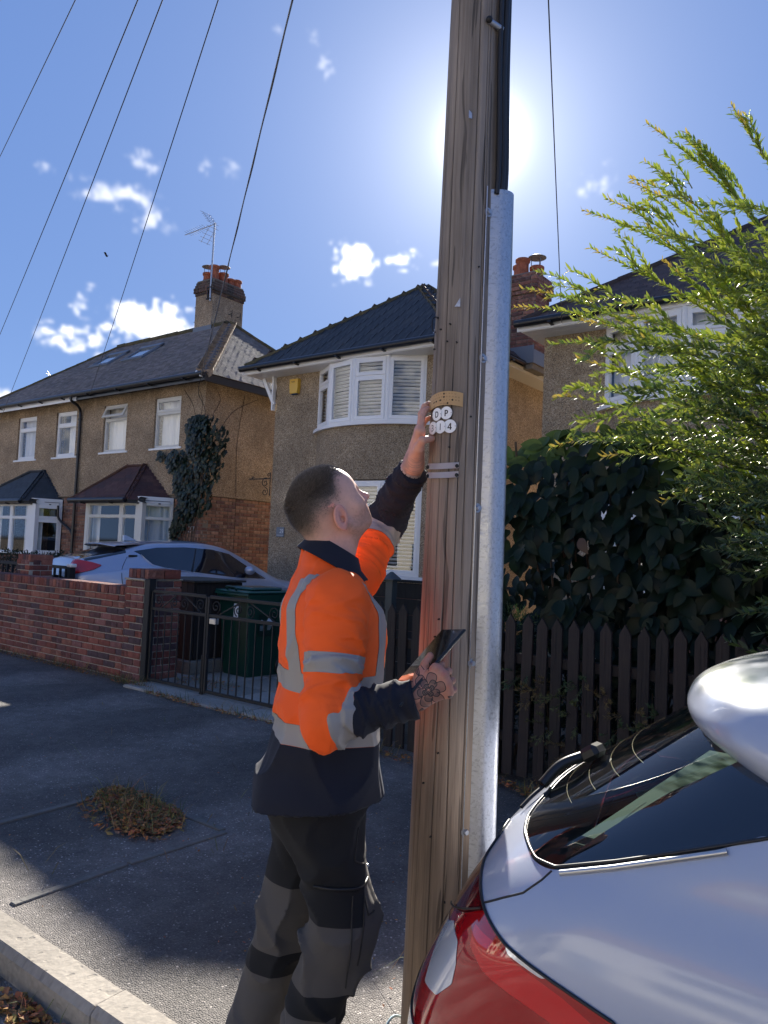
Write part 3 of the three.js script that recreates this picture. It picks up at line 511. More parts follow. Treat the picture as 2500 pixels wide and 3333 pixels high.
  bay(-15.32, -16.28, -14.2, -17.2, -13.88, TM.bay27, TM.hipbay27, true, (w, hh) => [[0.10, 0.05, 1.28, hh * 0.74, false], [0.10, hh * 0.74 + 0.06, 1.28, hh - 0.05, false], [1.42, 0.05, w - 0.2, hh * 0.74, false], [1.42, hh * 0.74 + 0.06, w - 0.2, hh - 0.05, false]]);
  bay(-19.75, -21.2, -18.66, -21.9, -18.42, TM.bay25, TM.hipbay25, false, (w, hh) => [[0.08, 0.05, 1.30, hh * 0.70, false], [0.08, hh * 0.70 + 0.06, 1.30, hh - 0.05, false], [1.44, 0.05, w - 0.36, hh * 0.70, false], [1.44, hh * 0.70 + 0.06, w - 0.36, hh - 0.05, false]], fanOver(0.70, true, true, 0.06));
  // chimney: rendered stack, brick head, pots
  const ch = sub(h, 'chimney'), cx0 = -16.58, cx1 = -15.9, cz0 = -13.93, cz1 = -12.85;
  part(ch, 'stack', boxWall(cx0, cx1, 6.7, 8.18, cz0, cz1), M.pebble, 'rendered stack');
  part(ch, 'flashing', merge([span(cx0 - 0.03, cx1 + 0.03, 7.0, 7.32, cz1 - 0.01, cz1 + 0.02), span(cx1 + 0.001, cx1 + 0.025, 6.95, 7.2, cz0, cz1 - 0.011)]), M.lead);
  for (let c = 0; c < 5; c++) {
    const o = [0.02, 0.055, 0.055, 0.03, 0.01][c], y = 8.18 + c * 0.076;
    part(ch, 'mortar_bed', boxWall(cx0 - o + 0.012, cx1 + o - 0.012, y, y + 0.0755, cz0 - o + 0.012, cz1 + o - 0.012), M.mortarDark);
    layBricks(ch, V(cx0 - o, y, cz1 + o), V(1, 0, 0), V(0, 0, 1), cx1 - cx0 + 2 * o, 1, BR.head); layBricks(ch, V(cx1 + o, y, cz1 + o - 0.06), V(0, 0, -1), V(1, 0, 0), cz1 - cz0 + 2 * o - 0.06, 1, BR.head);
  }
  part(ch, 'flaunching', span(cx0, cx1, 8.56, 8.60, cz0, cz1, 0.02), M.mortarDark);
  [[-16.42, -13.08, 0.28, 1], [-16.12, -13.06, 0.42, 0], [-16.1, -13.36, 0.30, 1], [-16.12, -13.62, 0.22, 0], [-16.08, -13.82, 0.24, 0], [-16.42, -13.5, 0.4, 0]].forEach(([x, z, hh, c]) => { part(ch, 'chimney_pot', potGeo(0.135, hh), M.terra).position.set(x, 8.59, z); if (c) cowl(ch, x, 8.59 + hh, z, 0.13); });
  for (const [y, z] of [[7.75, cz0 + 0.2], [7.75, cz0 + 0.5]]) part(ch, 'stay_iron', merge([bar(V(cx1, y, z), V(cx1 + 0.14, y, z), 0.015, 0.015), bar(V(cx1 + 0.14, y - 0.1, z), V(cx1 + 0.14, y + 0.1, z), 0.015, 0.015, V(1, 0, 0))]), M.iron);
  for (const y of [7.55, 7.95]) part(ch, 'stay_iron', bar(V(cx0, y, cz1 - 0.1), V(cx0 - 0.16, y - 0.02, cz1 - 0.1), 0.015, 0.015), M.iron);
  rebase(h, -17.6, 0, -10.5);
}
// ---------------------------------------------------------------- bow-fronted houses (number 29 and the one on the right)
const GLYPH = (txt, w, h, bg, fg, font, cx = 0.5, cy = 0.5, sx = 1) => { const c = document.createElement('canvas'); c.width = w; c.height = h; const k = c.getContext('2d'); k.fillStyle = bg; k.fillRect(0, 0, w, h); k.fillStyle = fg; k.font = font; k.textAlign = 'center'; k.textBaseline = 'middle'; k.translate(w * cx, h * cy); k.scale(sx, 1); k.fillText(txt, 0, 0); const t = new THREE.CanvasTexture(c); t.colorSpace = THREE.SRGBColorSpace; return t; };
function bowHouse(o) {
  const h = thing(o.name, o.label, 'house'), { x0, x1, cx } = o, zb = -16, R = 1.89, hc = 1.225, cz = FZ - (R - 0.45), aM = Math.asin(hc / R), Wy = 4.98, pm = o.pm;
  part(h, 'wall', merge([boxWall(x0, cx - hc, 0, Wy, FZ - 0.27, FZ), boxWall(cx + hc, x1, 0, Wy, FZ - 0.27, FZ)]), pm, 'pebble-dashed front wall');
  part(h, 'wall', boxWall(x1 - 0.27, x1, 0, Wy, zb, FZ - 0.27), o.side ?? pm); part(h, 'wall', boxWall(x0, x0 + 0.27, 0, Wy, zb, FZ - 0.27), pm); part(h, 'wall', boxWall(x0 + 0.27, x1 - 0.27, 0, Wy, zb, zb + 0.27), pm);
  part(h, 'bow_wall', arcWall(cx, cz, R, -aM, aM, 0.95, 1.1), pm); part(h, 'bow_wall', arcWall(cx, cz, R, -aM, aM, 2.74, 3.72), pm);
  part(h, 'bow_plinth', arcWall(cx, cz, R - 0.01, -aM, aM, 0, 0.95), BR.house[1]);
  part(h, 'lintel', arcWall(cx, cz, R - 0.02, -aM, aM, 4.87, 4.95), M.white);
  part(h, 'room_floor', boxWall(x0 + 0.27, x1 - 0.27, 2.6, 2.8, zb + 0.27, FZ - 0.27), M.dark);
  for (const [y0, y1] of [[1.12, 2.72], [3.74, 4.87]]) {
    const pt = [0, 1, 2, 3, 4].map((i) => { const a = lerp(-aM, aM, i / 4); return [cx + R * Math.sin(a), cz + R * Math.cos(a)]; });
    for (let i = 0; i < 4; i++) facet(h, pt[i], pt[i + 1], y0, y1, i % 2 === 0 ? fanOver(0.70, true, true, 0.05) : sash1(0.05), { blind: o.blind, blindTilt: 1.0, curtain: !o.blind, folds: 8, curtainZ: -0.18 });
    for (let i = 1; i < 4; i++) part(h, 'mullion', rod(V(pt[i][0], y0, pt[i][1] - 0.03), V(pt[i][0], y1, pt[i][1] - 0.03), 0.05, 10), M.white);
    part(h, 'bow_sill', arcWall(cx, cz, R + 0.07, -aM - 0.05, aM + 0.05, y0 - 0.06, y0 - 0.002, 0.3), M.white);
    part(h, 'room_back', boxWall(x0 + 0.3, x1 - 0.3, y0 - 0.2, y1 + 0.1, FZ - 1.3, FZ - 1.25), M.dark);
  }
  // roof
  const { ex0, ex1, rx0, rx1, rz, rY } = o, ey = 5.02, zf = -10.06, zB = o.zB;
  roofCore(h, ex0, ex1, zf, zB, ey, rY, rx0, rx1, rz);
  const fl = Math.hypot(rY - ey, zf - rz), u = V(0, (rY - ey) / fl, (rz - zf) / fl);
  tileSlope(h, 'front_roof_tiles', V(ex0, ey, zf), V(1, 0, 0), u, ex1 - ex0, fl, rx0 - ex0, ex1 - rx1, o.tiles);
  if (o.sideTiles) { const sl = Math.hypot(rY - ey, ex1 - rx1), us = V(-(ex1 - rx1) / sl, (rY - ey) / sl, 0); tileSlope(h, 'side_roof_tiles', V(ex1, ey, zf), V(0, 0, -1), us, zf - zB, sl, zf - rz, rz - zB, { ...o.tiles, stuff: true, mats: TM.plain31 }); }
  const ls = Math.hypot(rY - ey, rx0 - ex0), ul = V((rx0 - ex0) / ls, (rY - ey) / ls, 0); tileSlope(h, 'far_roof_tiles', V(ex0, ey, zB), V(0, 0, 1), ul, zf - zB, ls, rz - zB, zf - rz, { ...o.tiles, stuff: true, mats: TM.plain31 });
  ridgeTiles(h, V(ex0, ey + 0.03, zf), V(rx0, rY + 0.03, rz), o.hipR ?? 0.12, 0.4, o.hipM, 'hip_tile'); ridgeTiles(h, V(ex1, ey + 0.03, zf), V(rx1, rY + 0.03, rz), (o.hipR ?? 0.12) * 1.1, 0.4, o.hipM, 'hip_tile');
  if (rx1 - rx0 > 0.3) ridgeTiles(h, V(rx0, rY + 0.03, rz), V(rx1, rY + 0.03, rz), 0.12, 0.4, o.hipM); else ridgeTiles(h, V(rx0, rY + 0.03, rz), V(rx0, rY + 0.03, rz - 1.5), 0.12, 0.4, o.hipM);
  gutter(h, V(ex0 - 0.04, 4.98, zf + 0.01), V(ex1 + 0.04, 4.98, zf + 0.01), V(0, 0, 1), 0.13, M.white);
  gutter(h, V(ex1 + 0.005, 4.98, zf), V(ex1 + 0.005, 4.98, zB), V(1, 0, 0), 0.12, o.sideFascia ?? M.cream);
  part(h, 'side_soffit', span(x1, ex1, 4.86, 4.885, zB, zf), o.sideFascia ?? M.cream);
  for (let i = 0; i < 4; i++) part(h, 'soffit_board', span(ex0 + 0.02, ex1 - 0.02, 4.87, 4.885, FZ + i * 0.108 + 0.002, FZ + (i + 1) * 0.108 - 0.002), M.white);
  part(h, 'soffit_board', span(ex0, x0, 4.87, 4.885, zB, FZ), M.white);
  return h;
}
const H29 = bowHouse({ name: 'bow_fronted_house', label: 'pebble-dashed house number 29 with a curved white bow window and dark interlocking roof tiles', x0: -10.87, x1: -6.78, cx: -8.5, ex0: -11.34, ex1: -6.36, rx0: -8.85, rx1: -8.85, rz: -12.55, rY: 6.95, zB: -15.2, pm: M.pebble29, blind: true, side: M.pebble, tiles: { w: 0.30, gauge: 0.26, th: 0.034, wave: 0.010, mats: TM.dark29, jit: 0.004, drop: 0.004, rough: 0.01, stagger: 0 }, hipM: TM.mossy, hipR: 0.13, sideTiles: true });
{
  const h = H29;
  part(h, 'eaves_brace', merge([bar(V(-10.87 - 0.30, 4.86, -10.44), V(-10.87 + 0.02, 4.32, -10.44), 0.075, 0.05, V(0, 0, 1)), span(-10.90, -10.86, 4.2, 4.87, -10.48, -10.40)]), M.white, 'white strut under the left eaves');
  const ch = sub(h, 'chimney'), cx0 = -6.85, cx1 = -6.17, cz0 = -12.8, cz1 = -12.2;
  part(ch, 'mortar_core', merge([boxWall(cx0 + 0.012, cx1 - 0.012, 4.9, 6.62, cz0 + 0.012, cz1 - 0.012)]), M.mortarDark);
  layBricks(ch, V(cx0, 5.0, cz1), V(1, 0, 0), V(0, 0, 1), cx1 - cx0, 17, BR.stack); layBricks(ch, V(cx1, 5.0, cz1 - 0.06), V(0, 0, -1), V(1, 0, 0), cz1 - cz0 - 0.06, 17, BR.stack);
  for (let c = 0; c < 5; c++) { const o = [0.03, 0.055, 0.055, 0.055, 0.03][c], y = 6.285 + c * 0.0755; part(ch, 'mortar_bed', boxWall(cx0 - o + 0.012, cx1 + o - 0.012, y, y + 0.075, cz0 - o + 0.012, cz1 + o - 0.012), M.mortarDark); layBricks(ch, V(cx0 - o, y, cz1 + o), V(1, 0, 0), V(0, 0, 1), cx1 - cx0 + 2 * o, 1, BR.stack); layBricks(ch, V(cx1 + o, y, cz1 + o - 0.06), V(0, 0, -1), V(1, 0, 0), cz1 - cz0 + 2 * o - 0.06, 1, BR.stack); }
  part(ch, 'flaunching', span(cx0 + 0.03, cx1 - 0.03, 6.66, 6.70, cz0 + 0.03, cz1 - 0.03, 0.02), M.mortarDark);
  [[-6.55, -12.42, 0.34, 0], [-6.33, -12.56, 0.2, 1], [-6.7, -12.6, 0.3, 0]].forEach(([x, z, hh, c]) => { part(ch, 'chimney_pot', potGeo(0.13, hh), M.terra).position.set(x, 6.69, z); if (c) cowl(ch, x, 6.69 + hh, z, 0.13); });
  part(ch, 'flashing', merge([span(cx1 + 0.001, cx1 + 0.02, 5.0, 5.25, cz0, cz1), span(cx0, cx1 + 0.02, 5.0, 5.32, cz1 + 0.001, cz1 + 0.02)]), M.lead);
  rebase(h, -8.8, 0, -10.5);
}
const H31 = bowHouse({ name: 'hipped_house', label: 'pebble-dashed house with dark hipped roof behind the feathery shrub', x0: -5.12, x1: 3.4, cx: -2.93, ex0: -5.32, ex1: 3.8, rx0: -1.9, rx1: 0.6, rz: -13.4, rY: 7.4, zB: -16.4, pm: M.pebble29, blind: false, tiles: { w: 0.17, gauge: 0.105, th: 0.013, mats: TM.plain31, stuff: true, rough: 0.04, jit: 0.006 }, hipM: tileMats([[0.07, 0.05, 0.05], [0.08, 0.06, 0.055]]), hipR: 0.11 });
rebase(H31, -2, 0, -10.5);
// small things fixed to the houses
{
  const b = thing('alarm_box', 'yellow alarm box below the white eaves of the bow-fronted house', 'alarm box');
  const s = new THREE.Shape([[-0.085, -0.14], [0.085, -0.14], [0.1, -0.02], [0.1, 0.12], [-0.1, 0.12], [-0.1, -0.02]].map(([x, y]) => new THREE.Vector2(x, y)));
  part(b, 'case', new THREE.ExtrudeGeometry(s, { depth: 0.07, bevelSize: 0.012, bevelThickness: 0.012, bevelSegments: 2 }), phys({ color: lin(0.72, 0.44, 0.05), roughness: 0.35 }));
  part(b, 'strobe', cbox(0.15, 0.06, 0.05, 0.012).translate(0, -0.145, 0.035), phys({ color: lin(0.02, 0.05, 0.10), roughness: 0.15 }));
  const t = GLYPH('Yale', 128, 64, '#e0b02a', '#1b1408', 'bold 46px sans-serif'); part(b, 'lettering', new THREE.PlaneGeometry(0.13, 0.065).translate(-0.01, 0.075, 0.0835), mat({ map: t, roughness: 0.4 }));
  b.position.set(-10.32, 4.64, -10.49);
  const p = thing('number_plate', 'grey-blue slate plate reading 29 on the bow-fronted house', 'sign');
  part(p, 'plate', cbox(0.21, 0.19, 0.016, 0.003), mat({ color: lin(0.16, 0.18, 0.22), roughness: 0.6 }));
  part(p, 'numerals', new THREE.PlaneGeometry(0.19, 0.17).translate(0, 0, 0.0095), mat({ map: GLYPH('29', 128, 116, '#6a7480', '#e6e9ee', '72px sans-serif', 0.70, 0.40, 0.82), roughness: 0.6 }));
  p.position.set(-10.55, 1.815, -10.488); part(p, 'lower_rule', cbox(0.19, 0.006, 0.004, 0.001).translate(0, -0.06, 0.0095), M.white);
  const ib = thing('wrought_bracket', 'black wrought-iron hanging bracket with scrolls on the corner of the bow-fronted house', 'bracket');
  const scroll = (cx, cy, r, turns, a0, s = 1) => { const pts = []; for (let i = 0; i <= 26; i++) { const k = i / 26, a = a0 + s * k * turns * 2 * Math.PI, rr = r * (1 - 0.85 * k); pts.push(V(cx + rr * Math.cos(a), cy + rr * Math.sin(a), 0)); } return tube(pts, 0.008, 44, 5).toNonIndexed(); };
  part(ib, 'back_bar', bar(V(0, -0.32, 0), V(0, 0.14, 0), 0.02, 0.012, V(0, 0, 1)), M.iron); part(ib, 'arm', bar(V(0, 0.02, 0), V(-0.58, 0.02, 0), 0.014, 0.02), M.iron);
  part(ib, 'scroll', scroll(-0.14, -0.06, 0.1, 1.3, 1.2), M.iron); part(ib, 'scroll', scroll(-0.14, -0.24, 0.09, 1.4, 1.6, -1), M.iron); part(ib, 'scroll', scroll(-0.05, 0.09, 0.045, 1.2, 0), M.iron); part(ib, 'finial', merge([scroll(-0.5, 0.045, 0.03, 1, 0), rod(V(-0.58, 0.02, 0), V(-0.64, 0.025, 0), 0.012, 6, 0.002)]), M.iron);
  ib.position.set(-10.87 - 0.012, 2.84, -10.47);
  const n27 = thing('house_number', 'white numerals 27 on the brick corner beside the ivy', 'house number');
  const { FontLoader } = await import('three/addons/loaders/FontLoader.js'), { TextGeometry } = await import('three/addons/geometries/TextGeometry.js');
  globalThis.__f = null;
  const f = await new FontLoader().loadAsync('fonts/droid/droid_sans_regular.typeface.json');
  '27'.split('').forEach((ch, i) => part(n27, 'numeral', new TextGeometry(ch, { font: f, size: 0.13, depth: 0.012 }).translate(i * 0.105, 0, 0), M.white));
  n27.position.set(-13.34, 1.76, -10.495);
}
// ================================================================ ground, road, kerb
{
  const sheet = (x0, x1, z0, z1, y) => quad(V(x0, y, z1), V(x1, y, z1), V(x1, y, z0), V(x0, y, z0));
  structure('ground', sheet(-400, 400, -400, 400, -0.16), M.soil, 'bare ground reaching the horizon');
  structure('front_garden_ground', sheet(-60, 40, -24, -5.02, -0.012), M.soil);
  // pavement: one sheet with gentle unevenness
  const g = new THREE.PlaneGeometry(64, 3.44, 640, 40); g.rotateX(-Math.PI / 2); g.translate(-8, 0, -3.31);
  const P = g.attributes.position, U = g.attributes.uv;
  for (let i = 0; i < P.count; i++) { const x = P.getX(i), z = P.getZ(i); P.setY(i, -0.006 + 0.012 * (vnoise(x * 0.8 + 100, z * 0.8 + 100, 9999, 9999, 3) - 0.5)); U.setXY(i, x, z); }
  g.computeVertexNormals(); structure('pavement', g, M.asphalt, 'dark tarmac pavement');
  structure('road', sheet(-60, 40, -1.48, 5.2, -0.10), M.road, 'worn grey road');
  // kerb stones
  const kerb = new THREE.Group(); kerb.name = 'kerb'; kerb.userData = { kind: 'structure', label: 'pale concrete kerb stones' }; scene.add(kerb);
  const s = new THREE.Shape([[0, -0.3], [0.125, -0.3], [0.125, -0.025], [0.105, 0.0], [0, 0.004]].map(([x, y]) => new THREE.Vector2(x, y)));
  const stone = () => new THREE.ExtrudeGeometry(s, { depth: 0.905, bevelEnabled: true, bevelSize: 0.006, bevelThickness: 0.006, bevelOffset: -0.006, bevelSegments: 2 });
  const st = [stone(), stone(), stone()]; st.forEach((q, k) => { q.rotateY(-Math.PI / 2); const p = q.attributes.position, u = q.attributes.uv, n = q.attributes.normal; for (let i = 0; i < p.count; i++) u.setXY(i, p.getX(i) + k * 0.53, Math.abs(n.getY(i)) > 0.6 ? p.getZ(i) : p.getY(i)); });
  for (let i = 0; i < 34; i++) { const m = part(kerb, 'kerb_stone', st[i % 3], M.kerb); m.position.set(-2.235 - 0.92 * (i - 9), 0.006 + (rnd() - 0.5) * 0.008, -1.60 + (rnd() - 0.5) * 0.006); m.rotation.y = (rnd() - 0.5) * 0.004; }
  // edging strips round an old tree pit in the pavement
  const pit = new THREE.Group(); pit.name = 'pit_edging'; pit.userData = { kind: 'structure', label: 'thin concrete edging strips let into the pavement' }; scene.add(pit);
  const strip = (x0, z0, x1, z1) => part(pit, 'edging_strip', bar(V(x0, -0.0405, z0), V(x1, -0.0405, z1), 0.042, 0.09, V(0, 1, 0), 0.004), M.strip);
  strip(-3.10, -2.79, -3.115, -2.22); strip(-3.118, -2.205, -3.10, -1.66); strip(-4.06, -2.80, -4.02, -1.66); strip(-3.13, -2.80, -4.03, -2.82);
}
// ================================================================ front garden walls, gate, bins, fence
{
  // brick garden wall with its pier
  const w = thing('garden_wall', 'low red brick garden wall with soldier-course top and end pier beside the gate', 'wall'), zf = -5.06, x1 = -7.42, x0 = -16.5;
  part(w, 'mortar_core', boxWall(x0, x1 - 0.001, -0.1, 0.985, zf - 0.21, zf - 0.012), M.mortar);
  const rest = []; layBricks(w, V(x0, 0.004, zf), V(1, 0, 0), V(0, 0, 1), x1 - x0, 12, BR.red, { depth: 0.1, bh: 0.0645, keep: (p) => p.x > -11.4, rest });
  for (let x = x1 - 0.04; x > x0; x -= 0.0755) { const g = brickGeo(0.066, 0.102, 0.215); if (x < -11.4) { rest.push(at(g.clone(), x, 0.955, zf - 0.1)); continue; } const m = part(w, 'coping_brick', g, pick(BR.red)); m.position.set(x, 0.953 + (rnd() - 0.5) * 0.004, zf - 0.104 + (rnd() - 0.5) * 0.006); m.rotation.set(0, 0, (rnd() - 0.5) * 0.02); }
  const rear = []; layBricks(w, V(x1, 0.004, zf - 0.222), V(-1, 0, 0), V(0, 0, -1), x1 - x0, 12, BR.red, { keep: () => false, rest: rear }); stuffPart(w, 'far_bricks', merge([...rest, ...rear]), BR.red[1]);
  const p = sub(w, 'pier'), px0 = -7.42, px1 = -7.075, pz1 = -5.02, pz0 = -5.52;
  part(p, 'mortar_core', boxWall(px0 + 0.012, px1 - 0.012, -0.1, 1.095, pz0 + 0.012, pz1 - 0.012), M.mortar);
  layBricks(p, V(px0, 0.004, pz1), V(1, 0, 0), V(0, 0, 1), px1 - px0, 14, BR.red, { bh: 0.067 }); layBricks(p, V(px1, 0.004, pz1 - 0.06), V(0, 0, -1), V(1, 0, 0), pz1 - pz0 - 0.06, 14, BR.red, { bh: 0.067 });
  part(p, 'mortar_cap', span(px0 - 0.012, px1 + 0.012, 1.086, 1.104, pz0 - 0.01, pz1 + 0.012, 0.006), M.mortar);
  for (let i = 0; i < 5; i++) { const m = part(p, 'coping_brick', brickGeo(0.064, 0.102, 0.215), pick(BR.red)); m.position.set(px0 + 0.055 + i * 0.0725, 1.157, pz1 - 0.125); const m2 = part(p, 'coping_brick', brickGeo(0.064, 0.102, 0.215), pick(BR.red)); m2.position.set(px0 + 0.055 + i * 0.0725, 1.157, pz1 - 0.35); }
  rebase(w, -9, 0, -5.15);
  // pier and railing of the neighbour, farther left
  const q = thing('brick_pier', 'short red brick pier behind the garden wall at the left edge', 'pier'); part(q, 'mortar_core', boxWall(-10.60, -10.27, 0, 1.16, -5.75, -5.42), M.mortar);
  layBricks(q, V(-10.61, 0.9, -5.41), V(1, 0, 0), V(0, 0, 1), 0.345, 4, BR.red); layBricks(q, V(-10.26, 0.9, -5.47), V(0, 0, -1), V(1, 0, 0), 0.28, 4, BR.red); for (let i = 0; i < 5; i++) part(q, 'coping_brick', brickGeo(0.062, 0.10, 0.33), pick(BR.red)).position.set(-10.575 + i * 0.07, 1.215, -5.585); rebase(q, -10.43, 0, -5.58);
  const r = thing('garden_railing', 'dark metal railing with white-capped end post in front of the hedge', 'railing'); const rz = -6.0;
  part(r, 'top_rail', bar(V(-12.4, 1.09, rz), V(-10.24, 1.09, rz), 0.03, 0.045), M.iron); part(r, 'bottom_rail', bar(V(-12.4, 0.35, rz), V(-10.24, 0.35, rz), 0.03, 0.03), M.iron);
  for (let i = 0; i < 14; i++) part(r, 'baluster', bar(V(-12.35 + i * 0.155, 0.36, rz), V(-12.35 + i * 0.155, 1.07, rz), 0.03, 0.03, V(1, 0, 0)), M.iron);
  part(r, 'end_post', bar(V(-10.2, 0, rz), V(-10.2, 1.10, rz), 0.09, 0.07, V(1, 0, 0)), M.iron); part(r, 'post_cap', span(-10.255, -10.14, 1.10, 1.15, rz - 0.05, rz + 0.05, 0.01), M.white); rebase(r, -11.3, 0, rz);

  // gate post and double gate
  const gp = thing('gate_post', 'square black steel post against the brick pier', 'post'); part(gp, 'post', bar(V(-7.005, -0.1, -5.05), V(-7.005, 1.105, -5.05), 0.085, 0.085, V(1, 0, 0), 0.004), M.iron); part(gp, 'cap', span(-7.05, -6.96, 1.1055, 1.112, -5.095, -5.005, 0.002), M.iron); part(gp, 'hinge', merge([rod(V(-6.955, 0.82, -5.05), V(-6.955, 0.90, -5.05), 0.014), rod(V(-6.955, 0.12, -5.05), V(-6.955, 0.20, -5.05), 0.014)]), M.iron); rebase(gp, -7.005, 0, -5.05);
  function gate(name, label, a, b, n, skew) {
    const g = thing(name, label, 'gate', 'black iron drive gates'), z = -5.05, up = V(1, 0, 0), T = 0.985, S = 0.80, B = 0.05;
    part(g, 'stile', bar(V(a, B - 0.02, z), V(a, T, z), 0.032, 0.026, up), M.iron); part(g, 'stile', bar(V(b, B - 0.03, z), V(b, T, z), 0.032, 0.026, up), M.iron);
    for (const y of [T, S, B]) part(g, 'rail', bar(V(a + 0.014, y, z), V(b - 0.014, y, z), 0.024, 0.032), M.iron);
    for (let i = 1; i < n; i++) { const x = lerp(a, b, i / n); part(g, 'bar', rod(V(x, B, z), V(x, S - 0.012, z), 0.0075, 8), M.iron); }
    const m = (a + b) / 2, wv = (b - a) / 2;
    const sc = (cx, cy, r, s, a0) => { const pts = []; for (let i = 0; i <= 30; i++) { const k = i / 30, an = a0 + s * k * 3.1 * Math.PI, rr = r * (1 - 0.82 * k); pts.push(V(cx + rr * Math.cos(an), cy + rr * Math.sin(an), z + 0.0)); } return tube(pts, 0.006, 56, 5).toNonIndexed(); };
    part(g, 'scroll', sc(a + 0.10, S + 0.092, 0.068, 1, -1.2), M.iron); part(g, 'scroll', sc(b - 0.10, S + 0.092, 0.068, -1, -1.9), M.iron); part(g, 'scroll', sc(m - 0.085, S + 0.085, 0.062, -1, -1.9), M.iron); part(g, 'scroll', sc(m + 0.085, S + 0.085, 0.062, 1, -1.2), M.iron);
    part(g, 'brace', bar(V(a + 0.14, S + 0.018, z - 0.012), V(m - 0.06, T - 0.02, z - 0.012), 0.008, 0.014), M.iron); part(g, 'brace', bar(V(b - 0.10, S + 0.018, z - 0.012), V(m + 0.07, T - 0.02, z - 0.012), 0.008, 0.014), M.iron);
    return g;
  }
  const g1 = gate('iron_gate', 'left leaf of the black iron gate, hung on the post by the brick pier', -6.94, -6.055, 8); part(g1, 'drop_bolt', rod(V(-6.075, -0.03, -5.035), V(-6.075, 0.4, -5.035), 0.009), M.iron); rebase(g1, -6.5, 0, -5.05);
  const g2 = gate('iron_gate', 'right leaf of the black iron gate, in front of the bins', -6.02, -5.0, 9); part(g2, 'latch', span(-5.99, -5.90, 0.72, 0.775, -5.08, -5.03, 0.004), M.steel); rebase(g2, -5.5, 0, -5.05);

  // drive slabs and threshold
  const d = new THREE.Group(); d.name = 'driveway'; d.userData = { kind: 'structure', label: 'weathered concrete slabs of the drive behind the gate' }; scene.add(d);
  const slabM = [M.concrete, withTex(T.concrete, { roughness: 0.9, color: lin(0.85, 0.84, 0.82) }, 0.003), withTex(T.concrete, { roughness: 0.9, color: lin(0.72, 0.72, 0.7) }, 0.003)];
  const slabG = [0, 1, 2].map((k) => cbox(0.592, 0.05, 0.592, 0.006, k * 0.7, k * 0.4));
  for (let i = 0; i < 6; i++) for (let j = 0; j < 9; j++) { const m = part(d, 'paving_slab', slabG[(i * 2 + j) % 3], slabM[(i + j * 2) % 3]); m.position.set(-7.32 + i * 0.602, -0.022 + (rnd() - 0.5) * 0.006, -5.42 - j * 0.602); m.rotation.set((rnd() - 0.5) * 0.012, (rnd() - 0.5) * 0.01, (rnd() - 0.5) * 0.012); }
  for (const [a, b, o] of [[-6.98, -6.05, 0], [-6.03, -5.2, 0.03], [-5.18, -4.4, 0]]) { const m = part(d, 'threshold_slab', span(a, b, -0.05, 0.018, -5.09, -4.76 + o, 0.012), slabM[0]); m.rotation.z = 0; }
  for (let i = 0; i < 3; i++) part(d, 'drive_strip', span(-10.9 + i * 0.9, -10.05 + i * 0.9, -0.06, 0.0, -10.3, -5.3, 0.01), slabM[i]);

  // dark timber store and grey block
  const st = thing('timber_store', 'low dark brown timber store between the pier and the green bin', 'store');
  for (let i = 0; i < 7; i++) part(st, 'board', span(-7.70 + i * 0.122, -7.70 + i * 0.122 + 0.118, 0.16, 1.06, -5.78, -5.755 - (i % 2) * 0.004), (M.storeWood ??= withTex(T.plank, { color: lin(0.022, 0.016, 0.014), roughness: 0.8 }, 0.003)));
  part(st, 'carcass', span(-7.70, -6.85, 0.16, 1.055, -6.5, -5.79), M.storeWood); part(st, 'lid', span(-7.74, -6.80, 1.06, 1.085, -6.52, -5.72), withTex(T.plank, { color: lin(0.06, 0.055, 0.045), roughness: 0.85 }, 0.003)); part(st, 'base', span(-7.66, -6.78, 0, 0.155, -6.45, -5.70, 0.01), slabM[2]); rebase(st, -7.28, 0, -6.1); st.position.x -= 0.3;

  // wheelie bins
  function bin(label) {
    const b = thing('wheelie_bin', label, 'wheelie bin', 'green bins behind the gate'), gm = (M.binGreen ??= phys({ color: lin(0.006, 0.045, 0.03), roughness: 0.42 })), W = 0.58, D = 0.66, H = 0.96;
    const body = new THREE.CylinderGeometry(1, 1, 1, 4, 6, false); body.rotateY(Math.PI / 4); const p = body.attributes.position;
    const shell = (() => { const pos = [], ringAt = (y, w, dd, r = 0.03) => { const out = []; for (const [sx, sz] of [[1, 1], [-1, 1], [-1, -1], [1, -1]]) for (let k = 0; k < 3; k++) { const a = Math.atan2(sz, sx) + (k - 1) * 0.6; out.push([sx * (w / 2 - r) + r * Math.cos(a) * 1.2, y, sz * (dd / 2 - r) + r * Math.sin(a) * 1.2]); } return out; }; const lv = [[0, 0.44, 0.48], [0.05, 0.45, 0.5], [0.5, 0.5, 0.57], [0.86, 0.535, 0.62], [0.865, 0.58, 0.67], [0.955, 0.59, 0.68], [0.96, 0.57, 0.66]].map(([y, w, dd]) => ringAt(y, w, dd)); for (let i = 0; i < lv.length - 1; i++) for (let k = 0; k < 12; k++) { const a = lv[i][k], c = lv[i][(k + 1) % 12], e = lv[i + 1][(k + 1) % 12], f = lv[i + 1][k]; pos.push(...a, ...e, ...c, ...a, ...f, ...e); } for (let k = 1; k < 11; k++) pos.push(...lv[0][0], ...lv[0][k], ...lv[0][k + 1]); return polyGeo(pos); })();
    part(b, 'body', shell, gm);
    const lid = merge([span(-0.31, 0.31, 0.962, 0.992, -0.36, 0.36, 0.012), span(-0.22, 0.22, 0.99, 1.03, -0.25, 0.22, 0.02), span(-0.31, 0.31, 0.935, 0.965, 0.345, 0.362, 0.006)]);
